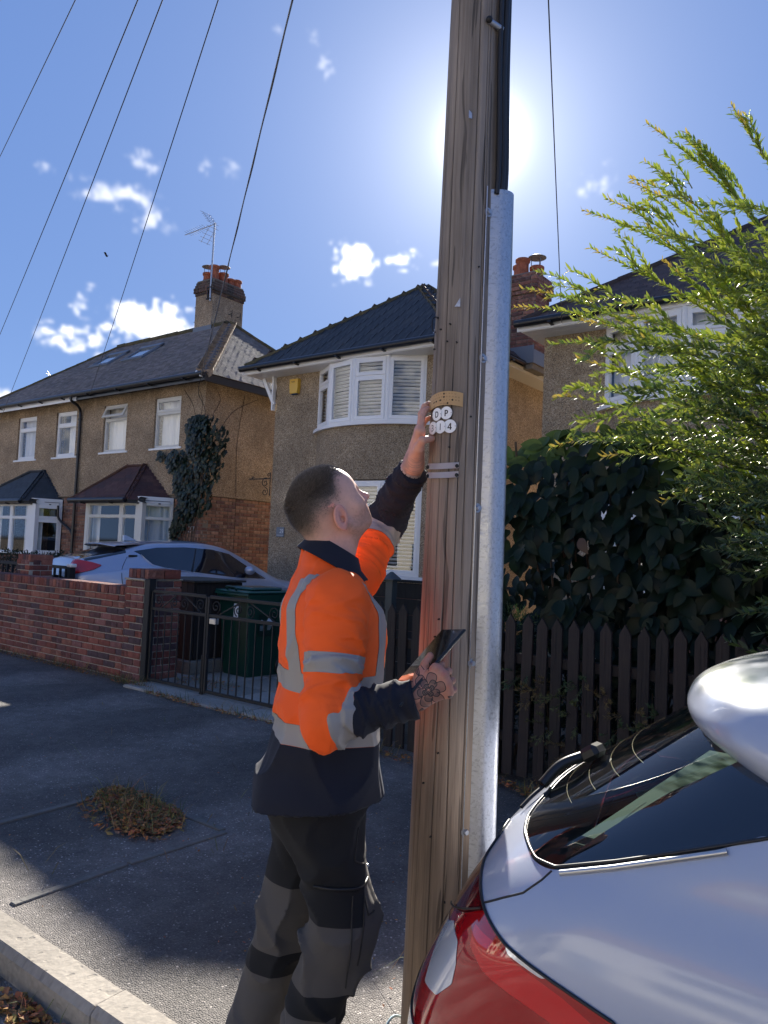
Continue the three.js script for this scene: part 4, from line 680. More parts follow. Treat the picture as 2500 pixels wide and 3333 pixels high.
    part(b, 'lid', lid, phys({ color: lin(0.012, 0.07, 0.055), roughness: 0.35 })); part(b, 'lid_handle', tube([V(-0.08, 0.99, 0.34), V(-0.08, 1.025, 0.37), V(0.08, 1.025, 0.37), V(0.08, 0.99, 0.34)], 0.012, 20, 6).toNonIndexed(), gm);
    part(b, 'rear_handle', rod(V(-0.25, 0.95, -0.38), V(0.25, 0.95, -0.38), 0.016), gm);
    for (const s of [-1, 1]) { const wh = part(b, 'wheel', merge([new THREE.TorusGeometry(0.085, 0.022, 8, 20).rotateY(Math.PI / 2).toNonIndexed(), new THREE.CylinderGeometry(0.07, 0.07, 0.03, 16).rotateZ(Math.PI / 2).toNonIndexed()]), M.black); wh.position.set(s * 0.24, 0.105, -0.26); }
    return b;
  }
  const b1 = bin('front green wheelie bin with a white paper label, behind the right gate leaf'); b1.position.set(-6.77, 0, -6.36); b1.rotation.y = -0.06;
  part(b1, 'paper_label', cbox(0.085, 0.19, 0.002, 0.0008).translate(0.06, 0.745, 0.318).applyMatrix4(new THREE.Matrix4()), mat({ color: lin(0.78, 0.78, 0.76), roughness: 0.6 }));
  const c = document.createElement('canvas'); c.width = 160; c.height = 160; const k = c.getContext('2d'); k.fillStyle = '#05251c'; k.fillRect(0, 0, 160, 160); k.fillStyle = '#cfd6e0'; k.beginPath(); k.moveTo(62, 62); k.lineTo(96, 20); k.lineTo(148, 60); k.quadraticCurveTo(120, 50, 104, 66); k.quadraticCurveTo(84, 50, 62, 62); k.fill(); k.beginPath(); k.arc(26, 56, 15, 0, 7); k.fill(); k.fillStyle = '#05251c'; k.beginPath(); k.arc(32, 52, 6, 0, 7); k.fill(); k.fillStyle = '#9aa6ad'; for (let i = 0; i < 4; i++) { k.fillRect(12, 84 + i * 9, 30, 4); k.fillRect(80, 84 + i * 9, 46 - i * 6, 4); } const t = new THREE.CanvasTexture(c); t.colorSpace = THREE.SRGBColorSpace;
  part(b1, 'printed_emblem', new THREE.PlaneGeometry(0.26, 0.26).rotateY(Math.PI / 2).translate(0.277, 0.60, 0.02), mat({ map: t, roughness: 0.5 }));
  const b2 = bin('rear green wheelie bin beyond the labelled one'); b2.position.set(-6.15, 0, -6.95); b2.rotation.y = 0.15;

  // picket fence
  const f = thing('picket_fence', 'dark brown picket fence with pointed pales along the pavement', 'fence'), wood = [[0.024, 0.017, 0.016], [0.019, 0.014, 0.013], [0.030, 0.021, 0.019]].map((q2) => withTex(T.plank, { color: lin(...q2), roughness: 0.75 }, 0.004));
  const pale = [0, 1, 2].map((i) => { const g = panel([[-0.038, 0], [0.038, 0], [0.038, 1.02], [0, 1.085], [-0.038, 1.02]], null, 0.018, 0.003); const u = g.attributes.uv; for (let j = 0; j < u.count; j++) u.setXY(j, u.getX(j) + i * 0.23, u.getY(j) + i * 0.37); return g; });
  for (let i = 0, x = -4.42; x < 1.4; i++, x += 0.1135) { const m = part(f, 'pale', pale[i % 3], pick(wood)); m.position.set(x + (rnd() - 0.5) * 0.008, 0.035 + (rnd() - 0.5) * 0.012, -4.74 + (rnd() - 0.5) * 0.006); m.rotation.set((rnd() - 0.5) * 0.015, (rnd() - 0.5) * 0.05, (rnd() - 0.5) * 0.022); }
  for (const y of [0.28, 0.82]) part(f, 'rail', span(-4.48, 1.4, y - 0.035, y + 0.035, -4.80, -4.762), wood[1]);
  for (const x of [-4.45, -2.62, -0.79, 1.04]) part(f, 'post', span(x - 0.04, x + 0.04, 0, 0.98, -4.885, -4.803), wood[1]);
  rebase(f, -1.6, 0, -4.76);
  // dark screen fence behind, with its capped post
  const s = thing('screen_fence', 'flat black-green panel fence behind the pickets below the lower bow window', 'fence'), scm = withTex(T.plank, { color: lin(0.012, 0.013, 0.013), roughness: 0.85 }, 0.003);
  for (let i = 0; i < 7; i++) part(s, 'board', span(-5.6, -3.55, 0.02 + i * 0.168, 0.02 + i * 0.168 + 0.164, -6.62, -6.60 + (i % 2) * 0.004), scm); part(s, 'top_rail', span(-5.62, -3.5, 1.198, 1.225, -6.63, -6.58), scm); rebase(s, -4.6, 0, -6.6);
  const sp = thing('fence_post', 'slim grey-green post with a pyramid cap rising behind the picket fence', 'post'); const gm2 = mat({ color: lin(0.05, 0.06, 0.058), roughness: 0.6 });
  part(sp, 'post', bar(V(0, 0, 0), V(0, 1.22, 0), 0.085, 0.085, V(1, 0, 0)), gm2); part(sp, 'cap', merge([span(-0.075, 0.075, 1.2205, 1.24, -0.075, 0.075), new THREE.CylinderGeometry(0.012, 0.10, 0.07, 4, 1).rotateY(Math.PI / 4).toNonIndexed().translate(0, 1.275, 0)]), gm2); sp.position.set(-4.72, 0, -6.33);
}
// ---- leaf litter and weeds
{
  const leafM = [mat({ color: lin(0.36, 0.19, 0.08), roughness: 0.9, side: THREE.DoubleSide, vertexColors: true })];
  function litter(name, label, spots, n, size, seed, weeds) { // spots: [x, z, rx, rz, angle, weight, height]
    const r = rngOf(seed), list = [], tot = spots.reduce((a, q) => a + q[5], 0);
    for (let i = 0; i < n; i++) {
      let k = r() * tot, q = spots[0]; for (const s of spots) { if ((k -= s[5]) < 0) { q = s; break; } }
      const a = r() * 6.283, rr = Math.sqrt(r()), lx = Math.cos(a) * rr * q[2], lz = Math.sin(a) * rr * q[3], x = q[0] + lx * Math.cos(q[4]) - lz * Math.sin(q[4]), z = q[1] + lx * Math.sin(q[4]) + lz * Math.cos(q[4]);
      const L = size * (0.55 + 0.9 * r()), w = L * (0.3 + 0.3 * r()), cup = (r() - 0.3) * 0.5 * L, y = (q[7] ?? 0.003) + 0.004 + r() * (q[6] ?? 0.02) * (1 - rr * 0.8);
      const g = polyGeo([-L / 2, 0, 0, -L * 0.1, cup * 0.6, -w / 2, -L * 0.1, cup * 0.1, 0, L * 0.2, cup * 0.7, -w * 0.42, L / 2, cup * 0.4, 0, L * 0.2, cup * 0.5, w * 0.42, -L * 0.1, cup, w / 2], null, [0, 2, 1, 0, 6, 2, 1, 2, 3, 2, 6, 5, 2, 5, 3, 3, 5, 4], false);
      g.rotateX((r() - 0.5) * 0.9); g.rotateZ((r() - 0.5) * 0.8); g.rotateY(r() * 6.283); g.translate(x, y, z);
      const t = r(), c = t < 0.3 ? [0.62, 0.55, 0.45] : t < 0.6 ? [1.15, 1.05, 0.9] : t < 0.85 ? [0.8, 0.66, 0.5] : [0.45, 0.42, 0.4]; list.push(paintGeo(g, ...c.map((v) => v * (0.7 + 0.6 * r()))));
    }
    if (weeds) for (let i = 0; i < weeds; i++) {
      const q = spots[Math.floor(r() * spots.length)], a = r() * 6.283, rr = Math.sqrt(r()) * 0.9, x = q[0] + Math.cos(a) * rr * q[2], z = q[1] + Math.sin(a) * rr * q[3], h = 0.03 + r() * 0.08, b = r() * 6.283, y = (q[7] ?? 0.003), w = 0.0016, lean = 0.5 + r() * 1.4, dx = Math.cos(b) * h * lean, dz = Math.sin(b) * h * lean, sx = -Math.sin(b) * w, sz = Math.cos(b) * w;
      const g = polyGeo([x - sx, y, z - sz, x + sx, y, z + sz, x + dx * 0.5 + sx, y + h * 0.75, z + dz * 0.5 + sz, x - sx, y, z - sz, x + dx * 0.5 + sx, y + h * 0.75, z + dz * 0.5 + sz, x + dx * 0.5 - sx, y + h * 0.75, z + dz * 0.5 - sz, x + dx * 0.5 - sx, y + h * 0.75, z + dz * 0.5 - sz, x + dx * 0.5 + sx, y + h * 0.75, z + dz * 0.5 + sz, x + dx, y + h, z + dz]);
      const gr = r(); list.push(paintGeo(g, ...(gr < 0.5 ? [0.18, 0.42, 0.35] : gr < 0.8 ? [0.9, 1.2, 1.1] : [0.5, 0.8, 0.5]).map((v) => v * (0.6 + 0.6 * r()))));
    }
    single(name, label, name === 'weeds' ? 'weeds' : 'leaf litter', merge(list), leafM[0], null, 'stuff');
  }
  litter('leaf_litter', 'heap of dry brown leaves and grass growing in the edged pavement pit', [[-3.85, -2.70, 0.30, 0.15, 0.25, 4, 0.02], [-3.56, -2.63, 0.28, 0.19, 0.4, 5, 0.025], [-3.66, -2.60, 0.45, 0.24, 0.2, 2, 0.012]], 1900, 0.036, 5, 420);
  litter('leaf_litter', 'brown leaves strewn along the foot of the brick garden wall', [[-8.0, -4.95, 0.9, 0.10, 0, 3, 0.02], [-9.5, -4.94, 1.4, 0.09, 0, 3, 0.02], [-7.0, -4.88, 0.4, 0.10, 0.05, 2, 0.02]], 700, 0.03, 6, 500);
  litter('leaf_litter', 'dry leaves along the concrete threshold below the gate', [[-6.1, -4.72, 0.5, 0.06, 0.1, 3, 0.025], [-5.1, -4.70, 0.5, 0.06, 0, 2, 0.02], [-6.5, -5.5, 0.5, 0.25, 0, 2, 0.02]], 420, 0.03, 7, 260);
  litter('leaf_litter', 'dry leaves and twigs along the foot of the picket fence', [[-3.2, -4.62, 1.0, 0.08, 0, 3, 0.03], [-1.9, -4.60, 0.8, 0.10, 0, 4, 0.035], [-2.0, -4.52, 0.3, 0.1, 0, 2, 0.03]], 700, 0.034, 8, 420);
  litter('leaf_litter', 'small drift of curled leaves in the gutter against the kerb', [[-2.50, -1.40, 0.16, 0.055, 0, 3, 0.03, -0.097], [-2.62, -1.42, 0.25, 0.04, 0, 1, 0.02, -0.097], [-2.3, -1.42, 0.12, 0.03, 0, 1, 0.02, -0.097]], 230, 0.036, 9, 12);
  litter('leaf_litter', 'loose grit and leaf scraps scattered over the tarmac pavement', [[-4.5, -3.4, 3.5, 1.2, 0, 2, 0.004], [-3.0, -2.6, 1.2, 0.9, 0, 2, 0.004], [-1.5, -2.2, 0.7, 0.5, 0, 2, 0.005]], 420, 0.012, 10, 60);
}
// ---- grey crossover in the drive
// ================================================================ telegraph pole with its fittings
const POLE = V(-1.2, 0, -1.915), poleR = (y) => 0.1045 - 0.0092 * y, FACE = Math.atan2(1.2, 1.915); // FACE: bearing from the pole to the street side
const onPole = (deg, y, out = 0) => { const a = FACE + THREE.MathUtils.degToRad(deg), r = poleR(y) + out; return V(POLE.x + r * Math.sin(a), y, POLE.z + r * Math.cos(a)); };
{
  const p = thing('telegraph_pole', 'tall weathered wooden pole beside the pavement carrying cable capping and number discs', 'pole'), r = rngOf(77);
  const NA = 460, NY = 420, top = 7.0, pos = [], uv = [], col = [], idx = [];
  const cracks = []; for (let i = 0; i < 22; i++) cracks.push([r() * 6.283, r() * 4 - 0.6, 0.3 + r() * 1.3, 0.004 + r() * 0.007, 0.0008 + r() * 0.002, r() * 99]);
  for (const [d, a, b] of [[-62, 0.3, 2.9], [-38, 1.2, 3.4], [-20, -0.2, 2.2], [2, 0.1, 1.9], [14, 1.3, 3.3], [30, 0.2, 3.2], [-50, 0, 1.5], [36, 1.8, 5]]) cracks.push([d * Math.PI / 180, a, b - a, 0.012, 0.005, d]);
  for (let j = 0; j <= NY; j++) {
    const y = j / NY < 0.8 ? (j / NY) / 0.8 * 3.4 - 0.15 : 3.4 - 0.15 + (j / NY - 0.8) / 0.2 * (top - 3.25);
    for (let i = 0; i <= NA; i++) {
      const a = (i % NA) / NA * 2 * Math.PI, ai = Math.cos(a) * 3, bi = Math.sin(a) * 3;
      let dep = 0, dark = 0;
      for (const [ca, y0, L, w, dd, s] of cracks) { if (y < y0 || y > y0 + L) continue; let da = a - mod(ca, 6.2832) - 0.05 * Math.sin(y * 1.3 + s) - 0.012 * Math.sin(y * 7 + s); da = Math.abs(mod(da + Math.PI, 2 * Math.PI) - Math.PI); const taper = Math.min(1, (y - y0) * 5, (y0 + L - y) * 5), k = Math.exp(-Math.pow(da / (w * (0.5 + 0.5 * taper)), 2)); dep += dd * k * taper; dark = Math.max(dark, k * taper); }
      const grain = fbm3(ai * 9, y * 0.9, bi * 9, 4, 31), lump = fbm3(ai, y * 0.7, bi, 3, 41);
      const R = poleR(y) + 0.003 * lump + 0.0004 * grain - dep;
      pos.push(R * Math.sin(a + FACE), y, R * Math.cos(a + FACE)); uv.push(a * 0.1, y * 0.5);
      const h = smooth(0.2, 2.6, y), v = 1 + 0.22 * grain + 0.30 * lump, base = [lerp(0.34, 0.225, h), lerp(0.255, 0.20, h), lerp(0.175, 0.18, h)];  // warmer, paler foot: bounced sunlight put into the wood colour
      const knots = smooth(0.52, 0.66, fbm3(ai * 2.3 + 5, y * 5, bi * 2.3, 3, 61)) * 0.6, k = Math.max(0.1, v) * (1 - 0.72 * dark) * (1 - knots * 0.6);
      col.push(base[0] * k, base[1] * k, base[2] * k);
    }
  }
  for (let j = 0; j < NY; j++) for (let i = 0; i < NA; i++) { const a = j * (NA + 1) + i, b = a + NA + 1; idx.push(a, a + 1, b, a + 1, b + 1, b); }
  const g = new THREE.BufferGeometry(); g.setAttribute('position', new THREE.Float32BufferAttribute(pos, 3)); g.setAttribute('uv', new THREE.Float32BufferAttribute(uv, 2)); g.setAttribute('color', new THREE.Float32BufferAttribute(col, 3)); g.setIndex(idx); g.computeVertexNormals();
  g.translate(POLE.x, 0, POLE.z);
  part(p, 'trunk', g, mat({ vertexColors: true, roughness: 0.82, map: T.pole.map, bumpMap: T.pole.bump, bumpScale: 0.0012, color: lin(1.22, 1.16, 1.10) }));
  part(p, 'top_cap', new THREE.CylinderGeometry(0.03, 0.05, 0.03, 20).toNonIndexed().translate(POLE.x, 7.01, POLE.z), M.galv);
  // galvanised capping over the rising cables
  const cap = sub(p, 'cable_capping'), A = FACE + THREE.MathUtils.degToRad(84), O = V(Math.sin(A), 0, Math.cos(A)), Tn = V(-O.z, 0, O.x).negate(); // O outward, Tn towards the street
  const tOut = V(Math.sin(FACE), 0, Math.cos(FACE)); if (Tn.dot(tOut) < 0) Tn.negate();
  const prof = [[-0.064, 0.066], [-0.043, 0.066]]; for (let i = 0; i <= 12; i++) { const a = Math.PI - i / 12 * Math.PI; prof.push([0.041 * Math.cos(a), 0.094 + 0.047 * Math.sin(a)]); } prof.push([0.043, 0.066], [0.064, 0.066]);
  { const P = [], U = [], H0 = 0.0, H1 = 2.585, th = 0.003; const n = 60; const turn = (y) => -THREE.MathUtils.degToRad(clamp(lerp(13, -2, (y - 0.7) / 1.8), -2, 16)), at3 = (lt, out, y) => { const a = turn(y), v = Tn.clone().multiplyScalar(lt).addScaledVector(O, out + poleR(y) - poleR(1.6)).applyAxisAngle(V(0, 1, 0), a); return v.add(V(POLE.x, y, POLE.z)); }, at2 = (q, y, o) => at3(-q[0], q[1] + o, y);
    const qd = (a, b, c, d, u0, u1, v0, v1) => { P.push(...a, ...b, ...c, ...a, ...c, ...d); U.push(u0, v0, u1, v0, u1, v1, u0, v0, u1, v1, u0, v1); };
    for (let i = 0; i < prof.length - 1; i++) for (let j = 0; j < n; j++) { const y0 = lerp(H0, H1, j / n), y1 = lerp(H0, H1, (j + 1) / n); qd(at2(prof[i], y0, th), at2(prof[i + 1], y0, th), at2(prof[i + 1], y1, th), at2(prof[i], y1, th), i * 0.014, (i + 1) * 0.014, y0, y1); qd(at2(prof[i + 1], y0, 0), at2(prof[i], y0, 0), at2(prof[i], y1, 0), at2(prof[i + 1], y1, 0), i * 0.014, (i + 1) * 0.014, y0, y1); }
    for (let i = 0; i < prof.length - 1; i++) qd(at2(prof[i], H1, th), at2(prof[i + 1], H1, th), at2(prof[i + 1], H1, 0), at2(prof[i], H1, 0), 0, 0.01, 0, 0.01);
    for (const [k, s] of [[0, 1], [prof.length - 1, -1]]) qd(at2(prof[k], H0, 0), at2(prof[k], H0, th), at2(prof[k], H1, th), at2(prof[k], H1, 0), 0, 0.01, H0, H1);
    part(cap, 'channel', toCreasedNormals(polyGeo(P, U), 0.7), M.galv);
    for (const y of [2.51, 2.075, 1.64, 1.20, 0.735]) { const c = at3(0.054, 0.071, y); const b = merge([new THREE.CylinderGeometry(0.0135, 0.0135, 0.003, 18).toNonIndexed(), new THREE.CylinderGeometry(0.0075, 0.009, 0.009, 6).toNonIndexed().translate(0, 0.005, 0)]); b.applyQuaternion(new THREE.Quaternion().setFromUnitVectors(V(0, 1, 0), O.clone().lerp(Tn, 0.45).normalize())); b.translate(c.x, c.y, c.z); part(cap, 'bolt', b, M.galv); } }
  // cables above the capping
  [[60, 0.014, 0.008], [73, 0.017, 0.011], [86, 0.020, 0.014], [97, 0.016, 0.010]].forEach(([d, o, rr], i) => part(p, 'riser_cable', tube([onPole(d, 2.57, o), onPole(d, 2.64, o + 0.004), onPole(d - 2, 2.95, o), onPole(d - 1, 3.25, o + 0.005 * (i % 2)), onPole(d, 4, o), onPole(d, 6.3, o)], rr, 80, 8).toNonIndexed(), M.cable));
  const clip = sub(p, 'cable_clip'); const cy = 3.085; part(clip, 'band', tube([onPole(28, cy, 0.004), onPole(45, cy - 0.004, 0.006), onPole(62, cy - 0.010, 0.016)], 0.009, 16, 6).toNonIndexed().scale(1, 1, 1), M.galv); part(clip, 'nail', new THREE.SphereGeometry(0.010, 10, 8).toNonIndexed().translate(...onPole(28, cy, 0.010)), M.iron);
  // number discs
  const disc = (ch, deg, y, dia, z) => { const c = document.createElement('canvas'); c.width = c.height = 192; const k = c.getContext('2d'); k.fillStyle = '#eef0f2'; k.fillRect(0, 0, 192, 192); k.fillStyle = ch === 'D' ? '#3a3c40' : '#101216'; k.font = (ch === '3' || ch === '1' ? '' : 'bold ') + '132px sans-serif'; k.textAlign = 'center'; k.textBaseline = 'middle'; if (ch === '1') k.fillRect(90, 46, 13, 100); else { k.save(); k.translate(96, 100); k.scale(0.92, 1); k.fillText(ch, 0, 0); k.restore(); } k.fillStyle = '#7c8086'; for (const x of [13, 179]) { k.beginPath(); k.arc(x, 96, 6, 0, 7); k.fill(); } if (ch === '4') { k.fillStyle = '#5a1410'; k.beginPath(); k.arc(16, 96, 10, 0, 7); k.fill(); }
    const t = new THREE.CanvasTexture(c); t.colorSpace = THREE.SRGBColorSpace; const m = sub(p, 'number_disc'), o = onPole(deg, y, 0.004 + z); m.position.copy(o); m.rotation.y = FACE + THREE.MathUtils.degToRad(deg);
    part(m, 'plate', new THREE.CylinderGeometry(dia / 2, dia / 2, 0.002, 36).rotateX(Math.PI / 2).toNonIndexed(), M.white); part(m, 'character', new THREE.CircleGeometry(dia / 2 * 0.985, 36).translate(0, 0, 0.0013), mat({ map: t, roughness: 0.35 })); for (const s of [-1, 1]) part(m, 'pin', new THREE.SphereGeometry(0.0018, 8, 6).translate(s * dia * 0.43, 0, 0.0016), M.steel); };
  disc('P', -26, 1.909, 0.0375, 0); disc('D', -45.5, 1.907, 0.0375, 0.0025); disc('4', -18, 1.870, 0.039, 0); disc('1', -36, 1.869, 0.038, 0.0025); disc('3', -53.5, 1.868, 0.0375, 0.005);
  // punched test label and two bent strips
  const wrap = (name, d0, d1, y0, y1, sag, m, lift, dy0 = 0) => { const P = [], U = [], n = 18; for (let i = 0; i < n; i++) { const A2 = (k) => { const t = k / n, d = lerp(d0, d1, t), dy = sag * Math.pow(2 * t - 1, 2) + dy0 * (t - 0.5); return [onPole(d, y0 + dy, lift), onPole(d, y1 + dy, lift), onPole(d, y0 + dy, lift - 0.0015), onPole(d, y1 + dy, lift - 0.0015), t]; }; const a = A2(i), b = A2(i + 1); P.push(...a[0], ...b[0], ...b[1], ...a[0], ...b[1], ...a[1], ...b[2], ...a[2], ...a[3], ...b[2], ...a[3], ...b[3], ...a[1], ...b[1], ...b[3], ...a[1], ...b[3], ...a[3], ...b[0], ...a[0], ...a[2], ...b[0], ...a[2], ...b[2]); for (let q = 0; q < 4; q++) U.push(a[4], 0, b[4], 0, b[4], 1, a[4], 0, b[4], 1, a[4], 1); } return part(p, name, polyGeo(P, U), m); };
  const tc = document.createElement('canvas'); tc.width = 512; tc.height = 160; const tk = tc.getContext('2d'); tk.fillStyle = '#b89668'; tk.fillRect(0, 0, 512, 160); tk.fillStyle = '#3a2c1a'; tk.font = '20px sans-serif'; [['1', '2', '3', '4', '5', '6', '7', '8', '9', '10', '11', '12'], ['13', '14', '15', '16', '17', '18', '19', '20', '21', '22', '23', '24', '25'], ['A', 'B', 'C', 'D', 'E', 'F', 'G', 'H', 'J', 'K', 'L', 'M', 'N']].forEach((row, j) => row.forEach((s, i) => tk.fillText(s, 26 + i * 35 + j * 6, 34 + j * 36))); tk.font = '17px sans-serif'; tk.fillText('10 m  Period', 230, 146); tk.fillText('Decay', 110, 148); tk.fillStyle = '#1a1109'; for (const [x, y] of [[30, 100], [130, 100], [172, 100], [236, 98], [285, 28], [285, 66], [392, 100], [336, 140]]) { tk.beginPath(); tk.ellipse(x, y, 11, 11, 0, 0, 7); tk.fill(); }
  const tt = new THREE.CanvasTexture(tc); tt.colorSpace = THREE.SRGBColorSpace; wrap('test_label', -76, 4, 1.932, 1.972, -0.010, mat({ map: tt, roughness: 0.6 }), 0.007, 0.006);
  const sm = mat({ color: lin(0.72, 0.70, 0.69), metalness: 0.85, roughness: 0.38, bumpMap: T.galv.bump, bumpScale: 0.002 });
  for (const y of [1.755, 1.729]) { wrap('metal_strip', -66, 1, y - 0.0085, y + 0.0085, 0.003, sm, 0.009); for (const d of [-62, -2]) part(p, 'strip_nail', new THREE.CylinderGeometry(0.0055, 0.0055, 0.005, 10).rotateX(Math.PI / 2).rotateY(FACE + d * Math.PI / 180).translate(...onPole(d, y, 0.012)).toNonIndexed(), M.iron); }
  // old nails, tabs and holes
  for (const [d, y] of [[-50, 2.16], [-27, 2.17], [-12, 2.115], [-32, 2.12], [-75, 2.11], [-64, 2.20], [-18, 1.81], [-24, 1.32], [-20, 1.28], [-30, 1.27], [-15, 0.95], [-40, 0.86], [-22, 0.72], [5, 0.55], [20, 1.9], [26, 2.34]]) part(p, 'nail', new THREE.CylinderGeometry(0.0024, 0.003, 0.006, 8).rotateX(Math.PI / 2).rotateY(FACE + d * Math.PI / 180).translate(...onPole(d, y, 0.002)).toNonIndexed(), M.iron);
  const tab = (d, y, s) => { const g2 = panel(s, null, 0.0015); g2.rotateY(FACE + d * Math.PI / 180 + 0.15); g2.translate(...onPole(d, y, 0.008)); part(p, 'metal_tab', g2, M.galv); };
  tab(-10, 2.225, [[-0.012, -0.008], [0.004, -0.008], [0.003, 0.018]]); tab(-3, 2.79, [[-0.004, 0.014], [0.005, 0.004], [0.006, -0.012], [-0.004, -0.010]]); tab(-70, 2.16, [[-0.006, -0.004], [0.006, 0.0], [0.002, 0.008]]);
  part(p, 'staple', tube([onPole(-70, 2.205, 0.002), onPole(-70, 2.20, 0.012), onPole(-70, 2.165, 0.012), onPole(-70, 2.158, 0.002)], 0.0018, 16, 5).toNonIndexed(), M.iron);
  part(p, 'base_guard', wrapGuard(), M.guard ??= mat({ color: lin(0.06, 0.062, 0.066), roughness: 0.55, metalness: 0.4 }));
  function wrapGuard() { const P = [], n = 10, q = (a, b, c, d) => P.push(...a, ...b, ...c, ...a, ...c, ...d); for (let i = 0; i < n; i++) { const d0 = lerp(8, 44, i / n), d1 = lerp(8, 44, (i + 1) / n), y1 = 0.335; q(onPole(d0, 0, 0.012), onPole(d1, 0, 0.012), onPole(d1, y1, 0.012), onPole(d0, y1, 0.012)); q(onPole(d0, y1, 0.012), onPole(d1, y1, 0.012), onPole(d1, y1, 0), onPole(d0, y1, 0)); } q(onPole(8, 0, 0), onPole(8, 0, 0.012), onPole(8, 0.335, 0.012), onPole(8, 0.335, 0)); q(onPole(44, 0, 0.012), onPole(44, 0, 0), onPole(44, 0.335, 0), onPole(44, 0.335, 0.012)); return polyGeo(P); }
  rebase(p, POLE.x, 0, POLE.z);
  const cord = thing('cord', 'thin pale blue cord tied round the foot of the pole', 'cord'); { const pts = []; for (let i = 0; i <= 24; i++) { const d = -150 + i * 12.5; pts.push(onPole(d, 0.085 + 0.02 * Math.sin(i * 0.7) - 0.03 * (i / 24), 0.005)); } part(cord, 'loop', tube(pts, 0.0045, 80, 6).toNonIndexed(), mat({ color: lin(0.35, 0.50, 0.55), roughness: 0.7 })); part(cord, 'tail', tube([onPole(-150, 0.085, 0.005), onPole(-110, 0.15, 0.03), onPole(-85, 0.10, 0.06), onPole(-80, 0.02, 0.09)], 0.004, 24, 6).toNonIndexed(), mat({ color: lin(0.4, 0.55, 0.6), roughness: 0.7 })); }
  // overhead wires
  const H = V(POLE.x, 6.32, POLE.z), wire = (label, e, r, m, k = 0.06) => { const pts = []; for (let i = 0; i <= 20; i++) { const t = i / 20, q = H.clone().lerp(e, t); q.y -= k * 4 * t * (1 - t); pts.push(q); } const w = thing('overhead_wire', label, 'wire'); part(w, 'wire', tube(pts, r, 60, 6).toNonIndexed(), m); return w; };
  wire('thin dark overhead wire leaving the frame farthest left', V(-34.7, 10.7, -13), 0.0052, M.cable, 0.1);
  wire('second thin dark overhead wire from the left edge of the sky', V(-23.73, 4.85, -10.2), 0.0052, M.cable, 0.05);
  wire('thin dark overhead wire running to the far eave of the pebble-dashed pair', V(-21.46, 4.75, -10.2), 0.0052, M.cable, 0.05);
  wire('thin dark overhead wire crossing in front of the roof windows', V(-16.8, 4.95, -10.05), 0.0052, M.cable, 0.05);
  const w5 = wire('thick pale twisted cable running down past the antenna to the house corner', V(-12.65, 5.02, -10.05), 0.006, mat({ color: lin(0.30, 0.31, 0.33), roughness: 0.5, metalness: 0.4 }), 0.03); { const pts = []; for (let i = 0; i <= 20; i++) { const t = i / 20, q = H.clone().lerp(V(-12.65, 5.02, -10.05), t); q.y -= 0.03 * 4 * t * (1 - t) - 0.004; q.x += 0.012 + 0.006 * Math.sin(t * 60); pts.push(q); } part(w5, 'second_strand', tube(pts, 0.006, 80, 6).toNonIndexed(), w5.children[0].material); }
  part(w5, 'insulator', merge([new THREE.SphereGeometry(0.035, 10, 8).toNonIndexed().translate(-12.66, 5.02, -10.05), rod(V(-12.66, 5.02, -10.05), V(-12.75, 4.95, -10.3), 0.012), new THREE.SphereGeometry(0.03, 10, 8).toNonIndexed().translate(-12.78, 5.10, -10.03)]), M.white); part(w5, 'drop_lead', tube([V(-12.66, 5.0, -10.06), V(-12.9, 4.7, -10.2), V(-12.99, 4.4, -10.47), V(-13.1, 3.4, -10.485), V(-13.12, 2.6, -10.46), V(-13.2, 1.2, -10.48)], 0.007, 50, 5).toNonIndexed(), M.cable);
  wire('single dark wire right of the pole running to the hipped house eave', V(-4.62, 4.90, -10.0), 0.006, mat({ color: lin(0.10, 0.10, 0.11), roughness: 0.4 }), 0.03);
  // television aerial on the left chimney
  const ae = thing('television_aerial', 'television aerial on a mast strapped to the left chimney', 'aerial'), am = mat({ color: lin(0.42, 0.43, 0.45), metalness: 0.7, roughness: 0.4 }), mx = -15.93, mz = -12.80;
  part(ae, 'mast', rod(V(mx, 7.95, mz), V(mx + 0.02, 10.05, mz), 0.022, 10), am); part(ae, 'boom', rod(V(mx + 0.06, 10.02, mz), V(mx - 1.02, 9.90, mz + 0.15), 0.011, 6), am);
  for (let i = 0; i < 9; i++) { const t = i / 9, x = mx - 0.30 - t * 0.7, y = 9.98 - t * 0.075; part(ae, 'director', rod(V(x, y, mz - 0.10 + t * 0.1), V(x + 0.02, y + 0.02, mz + 0.20 + t * 0.06), 0.004, 5), am); }
  for (const s of [1, -1]) { const gr = []; for (let i = 0; i < 5; i++) gr.push(rod(V(mx - 0.06 - i * 0.075, 10.0 - s * (-0.06) * 0 + s * (0.06 + i * 0.085), mz - 0.2), V(mx - 0.06 - i * 0.075, 10.0 + s * (0.06 + i * 0.085), mz + 0.2), 0.005, 5)); gr.push(rod(V(mx - 0.02, 10.0 + s * 0.02, mz - 0.1), V(mx - 0.38, 10 + s * 0.42, mz - 0.1), 0.006, 5), rod(V(mx - 0.02, 10.0 + s * 0.02, mz + 0.1), V(mx - 0.38, 10 + s * 0.42, mz + 0.1), 0.006, 5)); part(ae, 'reflector', merge(gr), am); }
  part(ae, 'clamp', merge([span(mx - 0.14, mx + 0.03, 8.0, 8.03, mz - 0.02, mz + 0.03), span(mx - 0.14, mx + 0.03, 8.3, 8.33, mz - 0.02, mz + 0.03), span(mx - 0.12, mx - 0.09, 8.0, 8.33, mz - 0.03, mz + 0.01)]), M.iron); rebase(ae, mx, 7.95, mz);
